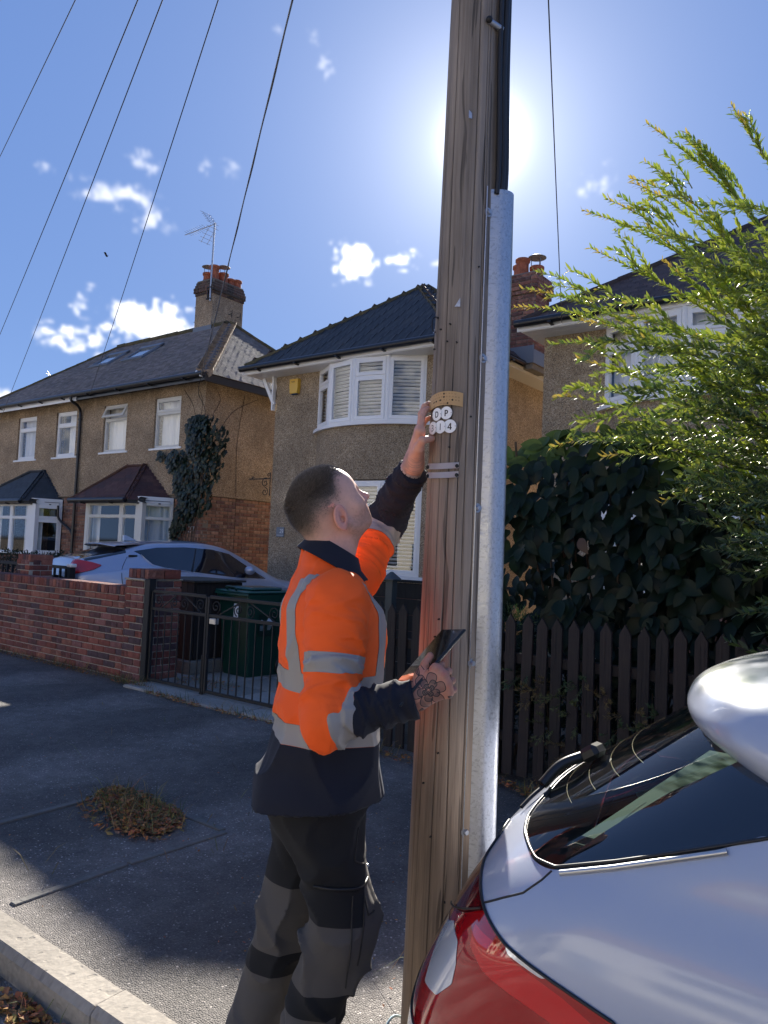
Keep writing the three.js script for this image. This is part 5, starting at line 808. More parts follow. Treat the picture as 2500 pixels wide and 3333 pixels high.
  const a2 = thing('television_aerial', 'small far television aerial poking above the leftmost roof end', 'aerial'); part(a2, 'boom', rod(V(-23.6, 6.5, -12.5), V(-22.6, 6.45, -12.3), 0.012, 5), am); part(a2, 'mast', rod(V(-22.55, 5.2, -12.35), V(-22.55, 6.5, -12.35), 0.018, 6), am); part(a2, 'reflector', merge([rod(V(-22.6, 6.2, -12.5), V(-22.85, 6.7, -12.2), 0.01, 5), rod(V(-22.6, 6.45, -12.6), V(-22.6, 6.45, -12.1), 0.01, 5), rod(V(-22.75, 6.3, -12.6), V(-22.75, 6.62, -12.1), 0.01, 5)]), am);
}
// ================================================================ plants
function leafShape(L, W, fold, droop, n = 5) { // pointed leaf along +x, centre vein sunk
  const pos = [], idx = [];
  for (let i = 0; i <= n; i++) { const t = i / n, w = W / 2 * Math.pow(Math.sin(Math.PI * Math.pow(t, 0.82)), 0.9) + 0.0004, x = L * t, y = -droop * t * t; pos.push(x, y + fold * w, -w, x, y - 0.0, 0, x, y + fold * w, w); }
  for (let i = 0; i < n; i++) { const a = i * 3; idx.push(a, a + 1, a + 3, a + 1, a + 4, a + 3, a + 1, a + 2, a + 4, a + 2, a + 5, a + 4); }
  const g = new THREE.BufferGeometry(); g.setAttribute('position', new THREE.Float32BufferAttribute(pos, 3)); g.setAttribute('uv', new THREE.Float32BufferAttribute(new Array(pos.length / 3 * 2).fill(0), 2)); g.setIndex(idx); g.computeVertexNormals(); return g;
}
const leafMat = (r, g, b, o = {}) => phys({ color: lin(r, g, b), roughness: 0.55, transmission: 0.4, thickness: 0, ior: 1.45, side: THREE.DoubleSide, ...o });
function placeLeaves(parent, name, spots, geos, mats, limit, stuffName) { // spots: {m: Matrix4, near}
  spots.sort((a, b) => a.near - b.near);
  spots.slice(0, limit).forEach((s, i) => { const m = part(parent, name, geos[i % geos.length], mats[s.k % mats.length]); s.m.decompose(m.position, m.quaternion, m.scale); });
  const rest = spots.slice(limit), groups = new Map(); rest.forEach((s, i) => { const k = (i % geos.length) + '_' + (s.k % mats.length); if (!groups.has(k)) groups.set(k, []); groups.get(k).push(s); });
  for (const [k, l] of groups) { const [gi, mi] = k.split('_').map(Number), im = new THREE.InstancedMesh(geos[gi], mats[mi], l.length); l.forEach((s, i) => im.setMatrixAt(i, s.m)); im.name = stuffName; im.userData.kind = 'stuff'; im.castShadow = im.receiveShadow = true; parent.add(im); }
}
const basis = (x, up) => { const d = x.clone().normalize(), z = new THREE.Vector3().crossVectors(d, up).normalize(), y = new THREE.Vector3().crossVectors(z, d); return new THREE.Matrix4().makeBasis(d, y, z); };
{
  // large-leaved dark shrub behind the fence
  const s = thing('large_leaved_shrub', 'tall dark evergreen shrub with big drooping oval leaves behind the fence', 'shrub'), r = rngOf(501);
  const geos = [[0.155, 0.085, 0.25, 0.03], [0.135, 0.08, 0.2, 0.045], [0.17, 0.095, 0.3, 0.02]].map((q) => leafShape(...q, 6));
  const mats = [[0.008, 0.021, 0.011], [0.006, 0.016, 0.010], [0.011, 0.025, 0.012], [0.06, 0.10, 0.025]].map((c) => leafMat(...c, { transmission: 0.3, roughness: 0.45, specularIntensity: 0.4 })); mats.push(leafMat(0.06, 0.03, 0.014, { transmission: 0.1 }));  // brightest green paints sunlight onto the topmost leaves
  const C = V(-1.85, 0, -5.62), spots = [], stems = [];
  // crown outline: half width by height
  const halfW = (y) => y < 0.35 ? 0.55 : y < 2.0 ? 1.05 + 0.05 * Math.sin(y * 3) : 1.05 - (y - 2.0) * 0.62;
  const topAt = (x) => 2.46 - 0.10 * Math.pow((x + 2.45) * 1.1, 2) - 0.28 * smooth(-1.9, -1.0, x);
  for (let i = 0; i < 2600; i++) {
    const x = lerp(-2.95, -0.75, r()), top = topAt(x) + 0.08 * noise3(x * 6, 1, 2, 9), y = 0.28 + Math.pow(r(), 0.8) * (top - 0.28), ww = Math.min(1, 0.35 + (top - y) * 2.2) * Math.min(1, 0.45 + (y - 0.1) * 0.8);
    const depth = Math.pow(r(), 1.6), z = -5.62 + 0.62 * ww * (1 - 1.6 * depth) + 0.08 * noise3(x * 4, y * 4, 0, 10); if (noise3(x * 3.3, y * 3.3, 4, 12) < -0.52 && depth < 0.5) continue; if (x > -1.35 && y < 0.75 && noise3(x * 4, y * 4, 8, 14) < 0.15) continue;
    const a = (r() - 0.5) * 2.6, down = y > top - 0.2 ? -0.55 + r() * 1.3 : 0.35 + r() * 1.1, d = V(Math.sin(a), -down, Math.cos(a) * 0.6 + 0.1).normalize(), up = V((r() - 0.5) * 0.9, 0.35, 1 + r() * 0.5);
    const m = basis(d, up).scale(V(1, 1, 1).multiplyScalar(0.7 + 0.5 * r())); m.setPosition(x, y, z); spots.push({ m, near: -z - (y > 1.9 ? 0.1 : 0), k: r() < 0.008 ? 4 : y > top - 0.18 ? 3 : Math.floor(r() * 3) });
  }
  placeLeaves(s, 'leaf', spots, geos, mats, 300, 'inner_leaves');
  for (let i = 0; i < 26; i++) { const x = lerp(-2.8, -0.9, i / 25), t = topAt(x); stems.push(tube([V(lerp(x, -1.85, 0.75), 0, -5.7), V(lerp(x, -1.85, 0.35), 0.7, -5.6 + (r() - 0.5) * 0.3), V(x, t - 0.5, -5.55 + (r() - 0.5) * 0.3), V(x + (r() - 0.5) * 0.2, t - 0.02, -5.5 + (r() - 0.5) * 0.3)], 0.010, 20, 5).toNonIndexed()); }
  for (const g of stems) part(s, 'stem', g, M.bark ??= mat({ color: lin(0.09, 0.06, 0.04), roughness: 0.9 }));
  rebase(s, C.x, 0, C.z);
}
{
  // feathery arching shrub on the right
  const s = thing('arching_shrub', 'bright feathery shrub with long arching sprays at the right edge', 'shrub'), r = rngOf(733);
  const geos = [leafShape(0.064, 0.020, 0.25, 0.006, 3), leafShape(0.054, 0.018, 0.3, 0.01, 3), leafShape(0.070, 0.021, 0.2, 0.004, 3)];
  const mats = [[0.34, 0.40, 0.05], [0.28, 0.36, 0.05], [0.38, 0.42, 0.06], [0.2, 0.29, 0.05]].map((c) => leafMat(...c, { transmission: 0.62, roughness: 0.55 })); mats.push(leafMat(0.55, 0.42, 0.08, { transmission: 0.6 }), ...[[0.11, 0.18, 0.04], [0.07, 0.125, 0.035], [0.05, 0.09, 0.03]].map((c) => leafMat(...c, { transmission: 0.5, roughness: 0.5 })));  // darkest greens paint the shade inside and low in the crown
  const spots = [], wood = M.bark, twigM = mat({ color: lin(0.16, 0.17, 0.06), roughness: 0.7 });
  function spray(a, b, c, d, r0, dens, kk, tip) { // cubic path; leaves on the outer part
    const cv = new THREE.CubicBezierCurve3(a, b, c, d), L = cv.getLength(), g = new THREE.TubeGeometry(cv, Math.ceil(L * 14), r0, 5); { const p = g.attributes.position, n = Math.ceil(L * 14), q = V(0, 0, 0); for (let i = 0; i <= n; i++) { cv.getPointAt(i / n, q); const k = 1 - 0.82 * i / n; for (let j = 0; j <= 5; j++) { const id = i * 6 + j; p.setXYZ(id, q.x + (p.getX(id) - q.x) * k, q.y + (p.getY(id) - q.y) * k, q.z + (p.getZ(id) - q.z) * k); } } }
    part(s, 'branch', g.toNonIndexed(), r0 > 0.007 ? wood : twigM);
    const n = Math.floor(L * dens);
    for (let i = 0; i < n; i++) {
      const t = kk + (1 - kk) * (i + r() * 0.6) / n, p = cv.getPointAt(Math.min(t, 1)), tg = cv.getTangentAt(Math.min(t, 1)), side = new THREE.Vector3().crossVectors(tg, V(0, 1, 0)).normalize(), ang = i * 2.4 + (r() - 0.5) * 0.8;
      const out = side.multiplyScalar(Math.cos(ang)).addScaledVector(V(0, 1, 0), Math.sin(ang) * 0.85 + 0.25), dir = tg.clone().multiplyScalar(0.75 + 0.3 * r()).addScaledVector(out, 0.8).normalize();
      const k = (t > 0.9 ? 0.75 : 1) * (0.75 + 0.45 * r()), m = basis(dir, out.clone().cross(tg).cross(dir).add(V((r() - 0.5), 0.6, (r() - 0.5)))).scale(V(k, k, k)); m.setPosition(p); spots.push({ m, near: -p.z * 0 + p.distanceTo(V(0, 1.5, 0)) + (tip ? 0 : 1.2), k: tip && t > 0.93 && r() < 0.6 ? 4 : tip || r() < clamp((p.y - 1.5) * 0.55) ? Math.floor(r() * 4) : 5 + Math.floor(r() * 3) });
    }
    return cv;
  }
  const root = V(-0.35, 0, -5.55);
  // long outer sprays: middle and tip points
  const sprays = [
    [[-1.32, 4.13, -5.30], [-1.81, 4.61, -5.20], 34], [[-1.05, 4.13, -5.10], [-1.20, 4.44, -5.00], 34], [[-1.50, 4.02, -5.10], [-1.84, 4.13, -5.00], 34], [[-1.47, 3.85, -4.90], [-1.75, 3.99, -4.80], 34], [[-1.59, 3.71, -5.10], [-2.18, 3.99, -5.00], 34], [[-1.56, 3.72, -4.90], [-1.93, 3.93, -4.80], 34], [[-1.70, 3.41, -5.00], [-2.07, 3.66, -4.90], 34], [[-1.96, 3.34, -5.20], [-2.75, 3.41, -5.10], 34], [[-2.01, 3.31, -4.90], [-2.52, 3.42, -4.80], 34], [[-1.71, 2.73, -4.90], [-2.10, 2.87, -4.80], 34], [[-1.69, 2.44, -4.60], [-2.14, 2.21, -4.50], 34], [[-1.92, 2.64, -4.80], [-2.20, 2.59, -4.70], 34], [[-1.54, 2.28, -4.60], [-1.79, 2.14, -4.50], 34], [[-1.16, 2.05, -4.40], [-1.35, 1.84, -4.30], 34], [[-1.14, 3.81, -5.30], [-1.48, 4.34, -5.20], 34], [[-1.26, 3.30, -5.10], [-1.71, 3.76, -5.00], 34], [[-1.57, 3.02, -4.80], [-2.08, 3.10, -4.70], 34], [[-1.10, 3.38, -4.90], [-1.41, 3.83, -4.80], 34], [[-1.15, 3.01, -5.00], [-1.58, 3.48, -4.90], 34], [[-1.15, 2.77, -4.70], [-1.73, 2.94, -4.60], 34],
  ];
  for (const [m, t, d] of sprays) { const M1 = V(...m), E = V(...t), st = V(root.x + (r() - 0.5) * 0.2, Math.min(0.9 + r() * 0.8, m[1] - 0.6), root.z + (r() - 0.5) * 0.2); spray(st, V(lerp(st.x, m[0], 0.35), lerp(st.y, m[1], 0.75), lerp(st.z, m[2], 0.3)), M1, E, 0.008, d * 2.0, 0.30, true);
    const sd = E.clone().sub(M1); for (let i = 0; i < 4; i++) { const q = M1.clone().lerp(E, -0.3 + 0.6 * r()), e = q.clone().add(sd.clone().multiplyScalar(0.35 + 0.35 * r())).add(V((r() - 0.5) * 0.2, (r() - 0.3) * 0.28, (r() - 0.5) * 0.3)); spray(q, q.clone().lerp(e, 0.3).add(V(0, 0.04, 0)), q.clone().lerp(e, 0.7).add(V(0, 0.05, 0)), e, 0.004, d * 1.9, 0.08, true); } }
  const interp2 = (h) => { const P = [[0.9, -0.85], [1.4, -0.95], [1.75, -1.1], [2.05, -1.4], [2.3, -1.6], [2.6, -1.5], [2.85, -1.6], [3.05, -1.55], [3.35, -1.35], [3.65, -1.1], [3.95, -1.0]]; for (let i = 0; i < P.length - 1; i++) if (h <= P[i + 1][0]) return lerp(P[i][1], P[i + 1][1], clamp((h - P[i][0]) / (P[i + 1][0] - P[i][0]))); return -0.9; };
  // the dense body of the crown
  for (let i = 0; i < 270; i++) {
    const h = lerp(0.95, 3.6, Math.pow(r(), 1.15)), left = interp2(h), c = V(lerp(left + 0.2, 0.0, Math.pow(r(), 0.85)), h, -5.0 + (r() - 0.5) * 1.0), st = V(root.x + (r() - 0.5) * 0.4, h - 0.25 - 0.35 * r(), root.z + (r() - 0.5) * 0.5), dir = c.clone().sub(st), e = c.clone().add(V(dir.x * 0.45 - 0.12, (r() - 0.55) * 0.3, dir.z * 0.4));
    spray(st, st.clone().lerp(c, 0.4).add(V(0, 0.15, 0)), c, e, 0.006, 60, 0.35, false);
    for (let j = 0; j < 2; j++) { const q = c.clone().lerp(e, r() * 0.5), e2 = q.clone().add(V(-0.1 - 0.25 * r(), (r() - 0.5) * 0.35, (r() - 0.5) * 0.35)); spray(q, q.clone().lerp(e2, 0.3).add(V(0, 0.03, 0)), q.clone().lerp(e2, 0.7).add(V(0, 0.03, 0)), e2, 0.003, 60, 0.05, false); }
  }
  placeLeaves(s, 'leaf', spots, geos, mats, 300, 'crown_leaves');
  for (let i = 0; i < 5; i++) part(s, 'trunk', rod(V(root.x + (i - 2) * 0.06, 0, root.z), V(root.x + (i - 2) * 0.1, 1.2, root.z + (r() - 0.5) * 0.1), 0.025, 7, 0.014), wood);
  rebase(s, root.x, 0, root.z);
}
// clipped or loose bushes of many tiny leaves
function bush(name, label, cat, c, rad, n, size, cols, seed, o = {}) {
  const s = thing(name, label, cat), r = rngOf(seed), g = leafShape(size, size * (o.slim ?? 0.5), 0.2, size * 0.1, 2), per = cols.map(() => []);
  for (let i = 0; i < n; i++) {
    const u = r() * 2 - 1, a = r() * 6.283, q = Math.sqrt(1 - u * u), d = V(q * Math.cos(a), u, q * Math.sin(a)), lump = 0.82 + 0.3 * fbm3(d.x * 2.5 + seed, d.y * 2.5, d.z * 2.5, 3, seed), k = lump * Math.pow(r(), o.fill ?? 0.22), e = o.box ? 0.5 : 1;
    const p = V(Math.sign(d.x) * Math.pow(Math.abs(d.x), e) * rad[0] * k, Math.sign(d.y) * Math.pow(Math.abs(d.y), e) * rad[1] * k, Math.sign(d.z) * Math.pow(Math.abs(d.z), e) * rad[2] * k).add(c); if (p.y < 0.02) continue;
    const dir = d.clone().add(V((r() - 0.5) * 1.6, (r() - 0.4) * 1.4, (r() - 0.5) * 1.6)).normalize(), sc = 0.6 + 0.8 * r(), m = basis(dir, V(r() - 0.5, r(), r() - 0.5)).scale(V(sc, sc, sc)); m.setPosition(p); per[Math.floor(r() * cols.length)].push(m);
  }
  per.forEach((l, i) => { const im = new THREE.InstancedMesh(g, leafMat(...cols[i]), l.length); l.forEach((m, j) => im.setMatrixAt(j, m)); im.name = 'foliage'; im.userData.kind = 'stuff'; s.add(im); });
  for (let i = 0; i < 4; i++) part(s, 'stem', rod(V(c.x + (i - 1.5) * rad[0] * 0.15, 0, c.z), V(c.x + (i - 1.5) * rad[0] * 0.4, c.y + rad[1] * 0.3, c.z), 0.015, 6, 0.006), M.bark);
  return rebase(s, c.x, 0, c.z);
}
bush('box_hedge', 'dark clipped hedge below the leftmost bay window', 'hedge', V(-13.9, 0.72, -7.7), [1.75, 0.62, 0.6], 9000, 0.05, [[0.018, 0.035, 0.014], [0.014, 0.028, 0.012], [0.026, 0.046, 0.018]], 811, { box: true });
bush('garden_bush', 'pale green leafy bush between hedge and silver car', 'bush', V(-11.1, 0.60, -6.9), [0.85, 0.55, 0.45], 3200, 0.055, [[0.09, 0.13, 0.05], [0.06, 0.10, 0.04], [0.12, 0.16, 0.07]], 812);
bush('low_conifer', 'bright green low conifer top just above the picket points', 'bush', V(-2.75, 0.85, -5.08), [0.55, 0.36, 0.22], 5000, 0.035, [[0.06, 0.12, 0.025], [0.04, 0.09, 0.02], [0.03, 0.06, 0.02]], 813, { slim: 0.18 });
bush('shade_bush', 'dark small-leaved bush in deep shade at the right behind the fence', 'bush', V(-0.75, 0.72, -5.3), [0.75, 0.62, 0.35], 7000, 0.045, [[0.03, 0.05, 0.02], [0.022, 0.04, 0.018], [0.045, 0.07, 0.03]], 814, { slim: 0.3 });
bush('undergrowth', 'dark tangled undergrowth filling the bed behind the picket fence', 'undergrowth', V(-1.9, 0.42, -5.25), [1.6, 0.45, 0.35], 7000, 0.045, [[0.016, 0.03, 0.013], [0.022, 0.036, 0.016]], 815, { slim: 0.3 });
{ // conifer sprigs poking through the fence
  const r = rngOf(91), M2 = [leafMat(0.09, 0.12, 0.03), leafMat(0.05, 0.10, 0.03), leafMat(0.15, 0.11, 0.035)], g = leafShape(0.028, 0.005, 0.2, 0.002, 2);
  const list = [[-3.02, 0.70], [-2.95, 0.62], [-2.22, 0.66], [-2.10, 0.60], [-1.98, 0.72], [-1.86, 0.62], [-2.02, 0.50], [-1.75, 0.45], [-1.66, 0.55], [-1.52, 0.48], [-1.45, 0.58], [-2.05, 0.28], [-1.80, 0.20], [-2.42, 0.72], [-1.32, 0.50], [-2.2, 0.40], [-1.6, 0.30], [-2.35, 0.6]];
  const hedge = thing('creeping_conifer', 'creeping conifer whose feathery green and rusty sprigs poke through the picket fence', 'conifer');
  list.forEach(([x, y], i) => {
    const s = sub(hedge, 'sprig'), ms = [];
    for (let k = 0; k < 7; k++) { const a = r() * 6.283, L = 0.06 + 0.09 * r(), e = V(Math.cos(a) * L, Math.sin(a) * L * 0.8 - 0.01, 0.03 + 0.07 * r()); part(s, 'twig', rod(V(0, 0, -0.1), e, 0.0022, 4, 0.001), M.bark); for (let j = 0; j < 26; j++) { const t = 0.25 + 0.75 * r(), p = V(0, 0, -0.1).lerp(e, t), d = e.clone().normalize().add(V((r() - 0.5) * 1.8, (r() - 0.5) * 1.8, (r() - 0.5) * 1.4)).normalize(), m = basis(d, V(r() - 0.5, r() - 0.5, 1)); m.setPosition(p); ms.push(m); } }
    const im = new THREE.InstancedMesh(g, M2[i % 3], ms.length); ms.forEach((m, j) => im.setMatrixAt(j, m)); im.name = 'needles'; im.userData.kind = 'stuff'; s.add(im); s.position.set(x, y, -4.73);
  });
  for (let i = 0; i < 5; i++) part(hedge, 'stem', rod(V(-2.9 + i * 0.33, 0, -4.92), V(-3.0 + i * 0.36, 0.7, -4.86), 0.01, 6, 0.004), M.bark);
  rebase(hedge, -2.2, 0, -4.9);
}
{ // ivy on the brick corner
  const s = thing('ivy', 'dark glossy ivy climbing the corner of the house beside the upstairs window', 'ivy'), r = rngOf(606), spots = [];
  const g = (() => { const o = [[0, 0], [0.028, 0.016], [0.036, 0.044], [0.062, 0.040], [0.050, 0.066], [0.092, 0.082 * 0 + 0.0]]; const up = [[0, 0], [0.018, 0.036], [0.048, 0.026], [0.058, 0.044], [0.078, 0.018], [0.098, 0]], pos = [], c = [0.045, 0.008, 0]; const all = [...up.map(([x, y]) => [x, 0, y]), ...up.slice(1, -1).reverse().map(([x, y]) => [x, 0, -y])]; for (let i = 0; i < all.length; i++) pos.push(c[0], c[1], 0, ...all[(i + 1) % all.length], ...all[i]); return polyGeo(pos); })();
  const mats = [[0.010, 0.024, 0.011], [0.008, 0.018, 0.009], [0.015, 0.032, 0.014]].map((c) => leafMat(...c, { transmission: 0.2, roughness: 0.45 }));
  const blobs = [[-12.95, 3.75, 0.55, 0.55, 5], [-13.2, 4.05, 0.36, 0.28, 3], [-12.85, 3.2, 0.34, 0.36, 2], [-13.85, 3.35, 0.38, 0.26, 2], [-13.55, 2.9, 0.34, 0.42, 3], [-13.25, 2.5, 0.34, 0.42, 2.5], [-12.95, 2.55, 0.22, 0.4, 1.5], [-13.5, 2.15, 0.3, 0.3, 1.5], [-13.75, 1.8, 0.16, 0.28, 0.8], [-13.95, 1.45, 0.22, 0.12, 0.6], [-14.35, 3.5, 0.2, 0.1, 0.3]], tot = blobs.reduce((a, b) => a + b[4], 0);
  for (let i = 0; i < 1500; i++) { let k = r() * tot, b = blobs[0]; for (const q of blobs) if ((k -= q[4]) < 0) { b = q; break; } const a = r() * 6.283, q = Math.sqrt(r()), x = b[0] + Math.cos(a) * q * b[2], y = b[1] + Math.sin(a) * q * b[3], bulge = 0.30 * (1 - q * q) * Math.min(b[2], 0.5) / 0.5, z = x > -13.0 ? -10.5 + r() * bulge - (x + 13.03) * 0.3 : -10.47 + r() * bulge; const d = V((r() - 0.5) * 1.2, -0.9 + (r() - 0.5), 0.35 * r()).normalize(), m = basis(d, V((r() - 0.5) * 0.8, 0.3, 1)).scale(V(1, 1, 1).multiplyScalar(0.8 + 0.7 * r())); m.setPosition(x, y, z); spots.push({ m, near: -z, k: Math.floor(r() * 3) }); }
  placeLeaves(s, 'leaf', spots, [g], mats, 300, 'inner_leaves');
  for (let i = 0; i < 6; i++) part(s, 'vine', tube([V(-13.5 + i * 0.07, 0.9, -10.46), V(-13.55 + i * 0.09, 1.7, -10.46), V(-13.4 + i * 0.08 + r() * 0.1, 2.5, -10.45), V(-13.2 + i * 0.06, 3.3, -10.46)], 0.011, 30, 5).toNonIndexed(), M.bark);
  for (const q of [[V(-13.25, 4.0, -10.485), V(-13.4, 4.5, -10.487), V(-13.75, 4.9, -10.488)], [V(-13.2, 4.0, -10.485), V(-13.1, 4.6, -10.487), V(-13.3, 4.95, -10.488)], [V(-13.02, 1.1, -11.5), V(-13.015, 2.4, -11.5), V(-13.018, 3.8, -11.45), V(-13.018, 4.9, -11.6)], [V(-13.018, 4.0, -10.9), V(-13.018, 4.5, -11.3), V(-13.018, 4.9, -12.0)], [V(-13.018, 4.3, -10.7), V(-13.018, 4.7, -10.9), V(-13.018, 4.95, -10.75)]]) part(s, 'vine', tube(q, 0.006, 24, 4).toNonIndexed(), M.bark);
  rebase(s, -13.2, 0, -10.4);
}
{ // bird
  const b = thing('bird', 'tiny distant dark bird high above the roof', 'bird'); const d = mat({ color: lin(0.02, 0.02, 0.022), roughness: 0.9 });
  const g = new THREE.SphereGeometry(0.05, 10, 8); g.scale(1.7, 0.7, 0.7); part(b, 'body', g, d); for (const s of [-1, 1]) part(b, 'wing', polyGeo([0.06, 0.03, 0, -0.10, 0.03, 0, -0.12, 0.2, s * 0.34, 0.06, 0.03, 0, -0.12, 0.2, s * 0.34, 0.02, 0.22, s * 0.28]), d); b.position.set(-36.19, 16.5, -22.14); b.rotation.y = 0.6; b.scale.setScalar(0.7);
}
// ================================================================ the other side of the street (seen only in reflections)
{
  const z0 = 5.2;
  structure('far_pavement', span(-40, 30, -0.1, 0.0, z0, z0 + 2.2), M.asphalt); structure('far_kerb', span(-40, 30, -0.15, 0.006, z0 - 0.13, z0 - 0.002), M.kerb); structure('far_forecourt', quad(V(-40, -0.01, 24), V(30, -0.01, 24), V(30, -0.01, z0 + 2.2), V(-40, -0.01, z0 + 2.2)), mat({ color: lin(0.30, 0.28, 0.25), roughness: 1 }));
  const render = mat({ color: lin(0.74, 0.71, 0.64), roughness: 0.9 }), tile = mat({ color: lin(0.20, 0.09, 0.06), roughness: 0.85 });
  const defs = [[-27, 'cream'], [-16.5, 'white'], [-6, 'pale'], [4.5, 'ivory']];
  for (const [x, tone] of defs) {
    const h = thing('rendered_house', tone + ' rendered house across the street behind the camera', 'house'), w = 8.6, zf = 14;
    part(h, 'wall', boxWall(x - w / 2, x + w / 2, 0, 5.2, zf, zf + 7), mat({ color: lin(...({ cream: [0.72, 0.64, 0.5], white: [0.8, 0.8, 0.78], pale: [0.7, 0.68, 0.6], ivory: [0.76, 0.72, 0.62] })[tone]), roughness: 0.9 }));
    roofCore(h, x - w / 2 - 0.4, x + w / 2 + 0.4, zf - 0.4, zf + 7.4, 5.2, 7.9, x - 1.6, x + 1.6, zf + 3.5); h.children[h.children.length - 1].material = tile; h.children[h.children.length - 1].name = 'roof';
    for (const [dx, y, ww, hh] of [[-2.3, 3.2, 1.8, 1.3], [2.3, 3.2, 1.8, 1.3], [-2.3, 0.8, 2.2, 1.5], [2.3, 0.8, 2.2, 1.5]]) { const g = sub(h, 'window'); part(g, 'frame', span(x + dx - ww / 2, x + dx + ww / 2, y, y + hh, zf - 0.04, zf - 0.001), M.white); part(g, 'pane', span(x + dx - ww / 2 + 0.1, x + dx + ww / 2 - 0.1, y + 0.1, y + hh - 0.1, zf - 0.05, zf - 0.041), phys({ color: lin(0.03, 0.035, 0.04), roughness: 0.05 })); }
    part(h, 'door', span(x - 0.45, x + 0.45, 0, 2.05, zf - 0.05, zf - 0.001), mat({ color: lin(0.05, 0.09, 0.14), roughness: 0.5 })); rebase(h, x, 0, zf);
  }
  [[-21.8, 10.5, 5.6], [-10.8, 11, 6.4], [-1, 11.5, 5.2], [9, 10, 6.5]].forEach(([x, z, hh], i) => { const t = thing('garden_tree', ['leftmost', 'second', 'third', 'rightmost'][i] + ' round garden tree across the street behind the camera', 'tree'), r = rngOf(900 + i), g = leafShape(0.22, 0.13, 0.2, 0.03, 2), ms = [], M3 = leafMat(0.05, 0.085, 0.025); part(t, 'trunk', rod(V(0, 0, 0), V(0, hh * 0.6, 0), 0.16, 8, 0.07), M.bark); for (let k = 0; k < 2600; k++) { const u = r() * 2 - 1, a = r() * 6.283, q = Math.sqrt(1 - u * u), d = V(q * Math.cos(a), u, q * Math.sin(a)), R = hh * 0.36 * Math.pow(r(), 0.3) * (0.8 + 0.4 * fbm3(d.x * 2, d.y * 2, d.z * 2 + i * 9, 3, 4)); const m = basis(d.clone().add(V(r() - 0.5, r() - 0.8, r() - 0.5)), V(r() - 0.5, 1, r() - 0.5)); m.setPosition(d.x * R, hh * 0.68 + d.y * R, d.z * R); ms.push(m); } const im = new THREE.InstancedMesh(g, M3, ms.length); ms.forEach((m, j) => im.setMatrixAt(j, m)); im.name = 'crown'; im.userData.kind = 'stuff'; t.add(im); t.position.set(x, 0, z); });
}
// ================================================================ the person
const vl = (x, y, z) => Math.sqrt(x * x + y * y + z * z);
const smin = (a, b, k) => { const h = Math.max(k - Math.abs(a - b), 0) / k; return Math.min(a, b) - h * h * k * 0.25; };
const smax = (a, b, k) => -smin(-a, -b, k);
function capD(x, y, z, a, b, r1, r2) { // tapered capsule; returns distance, leaves the parameter in capD.t
  const bx = b[0] - a[0], by = b[1] - a[1], bz = b[2] - a[2], px = x - a[0], py = y - a[1], pz = z - a[2];
  const t = clamp((px * bx + py * by + pz * bz) / (bx * bx + by * by + bz * bz)); capD.t = t;
  return vl(px - bx * t, py - by * t, pz - bz * t) - lerp(r1, r2, t);
}
const ellD = (x, y, z, c, r) => { const k0 = vl((x - c[0]) / r[0], (y - c[1]) / r[1], (z - c[2]) / r[2]), k1 = vl((x - c[0]) / (r[0] * r[0]), (y - c[1]) / (r[1] * r[1]), (z - c[2]) / (r[2] * r[2])); return k1 < 1e-9 ? -Math.min(...r) : k0 * (k0 - 1) / k1; };
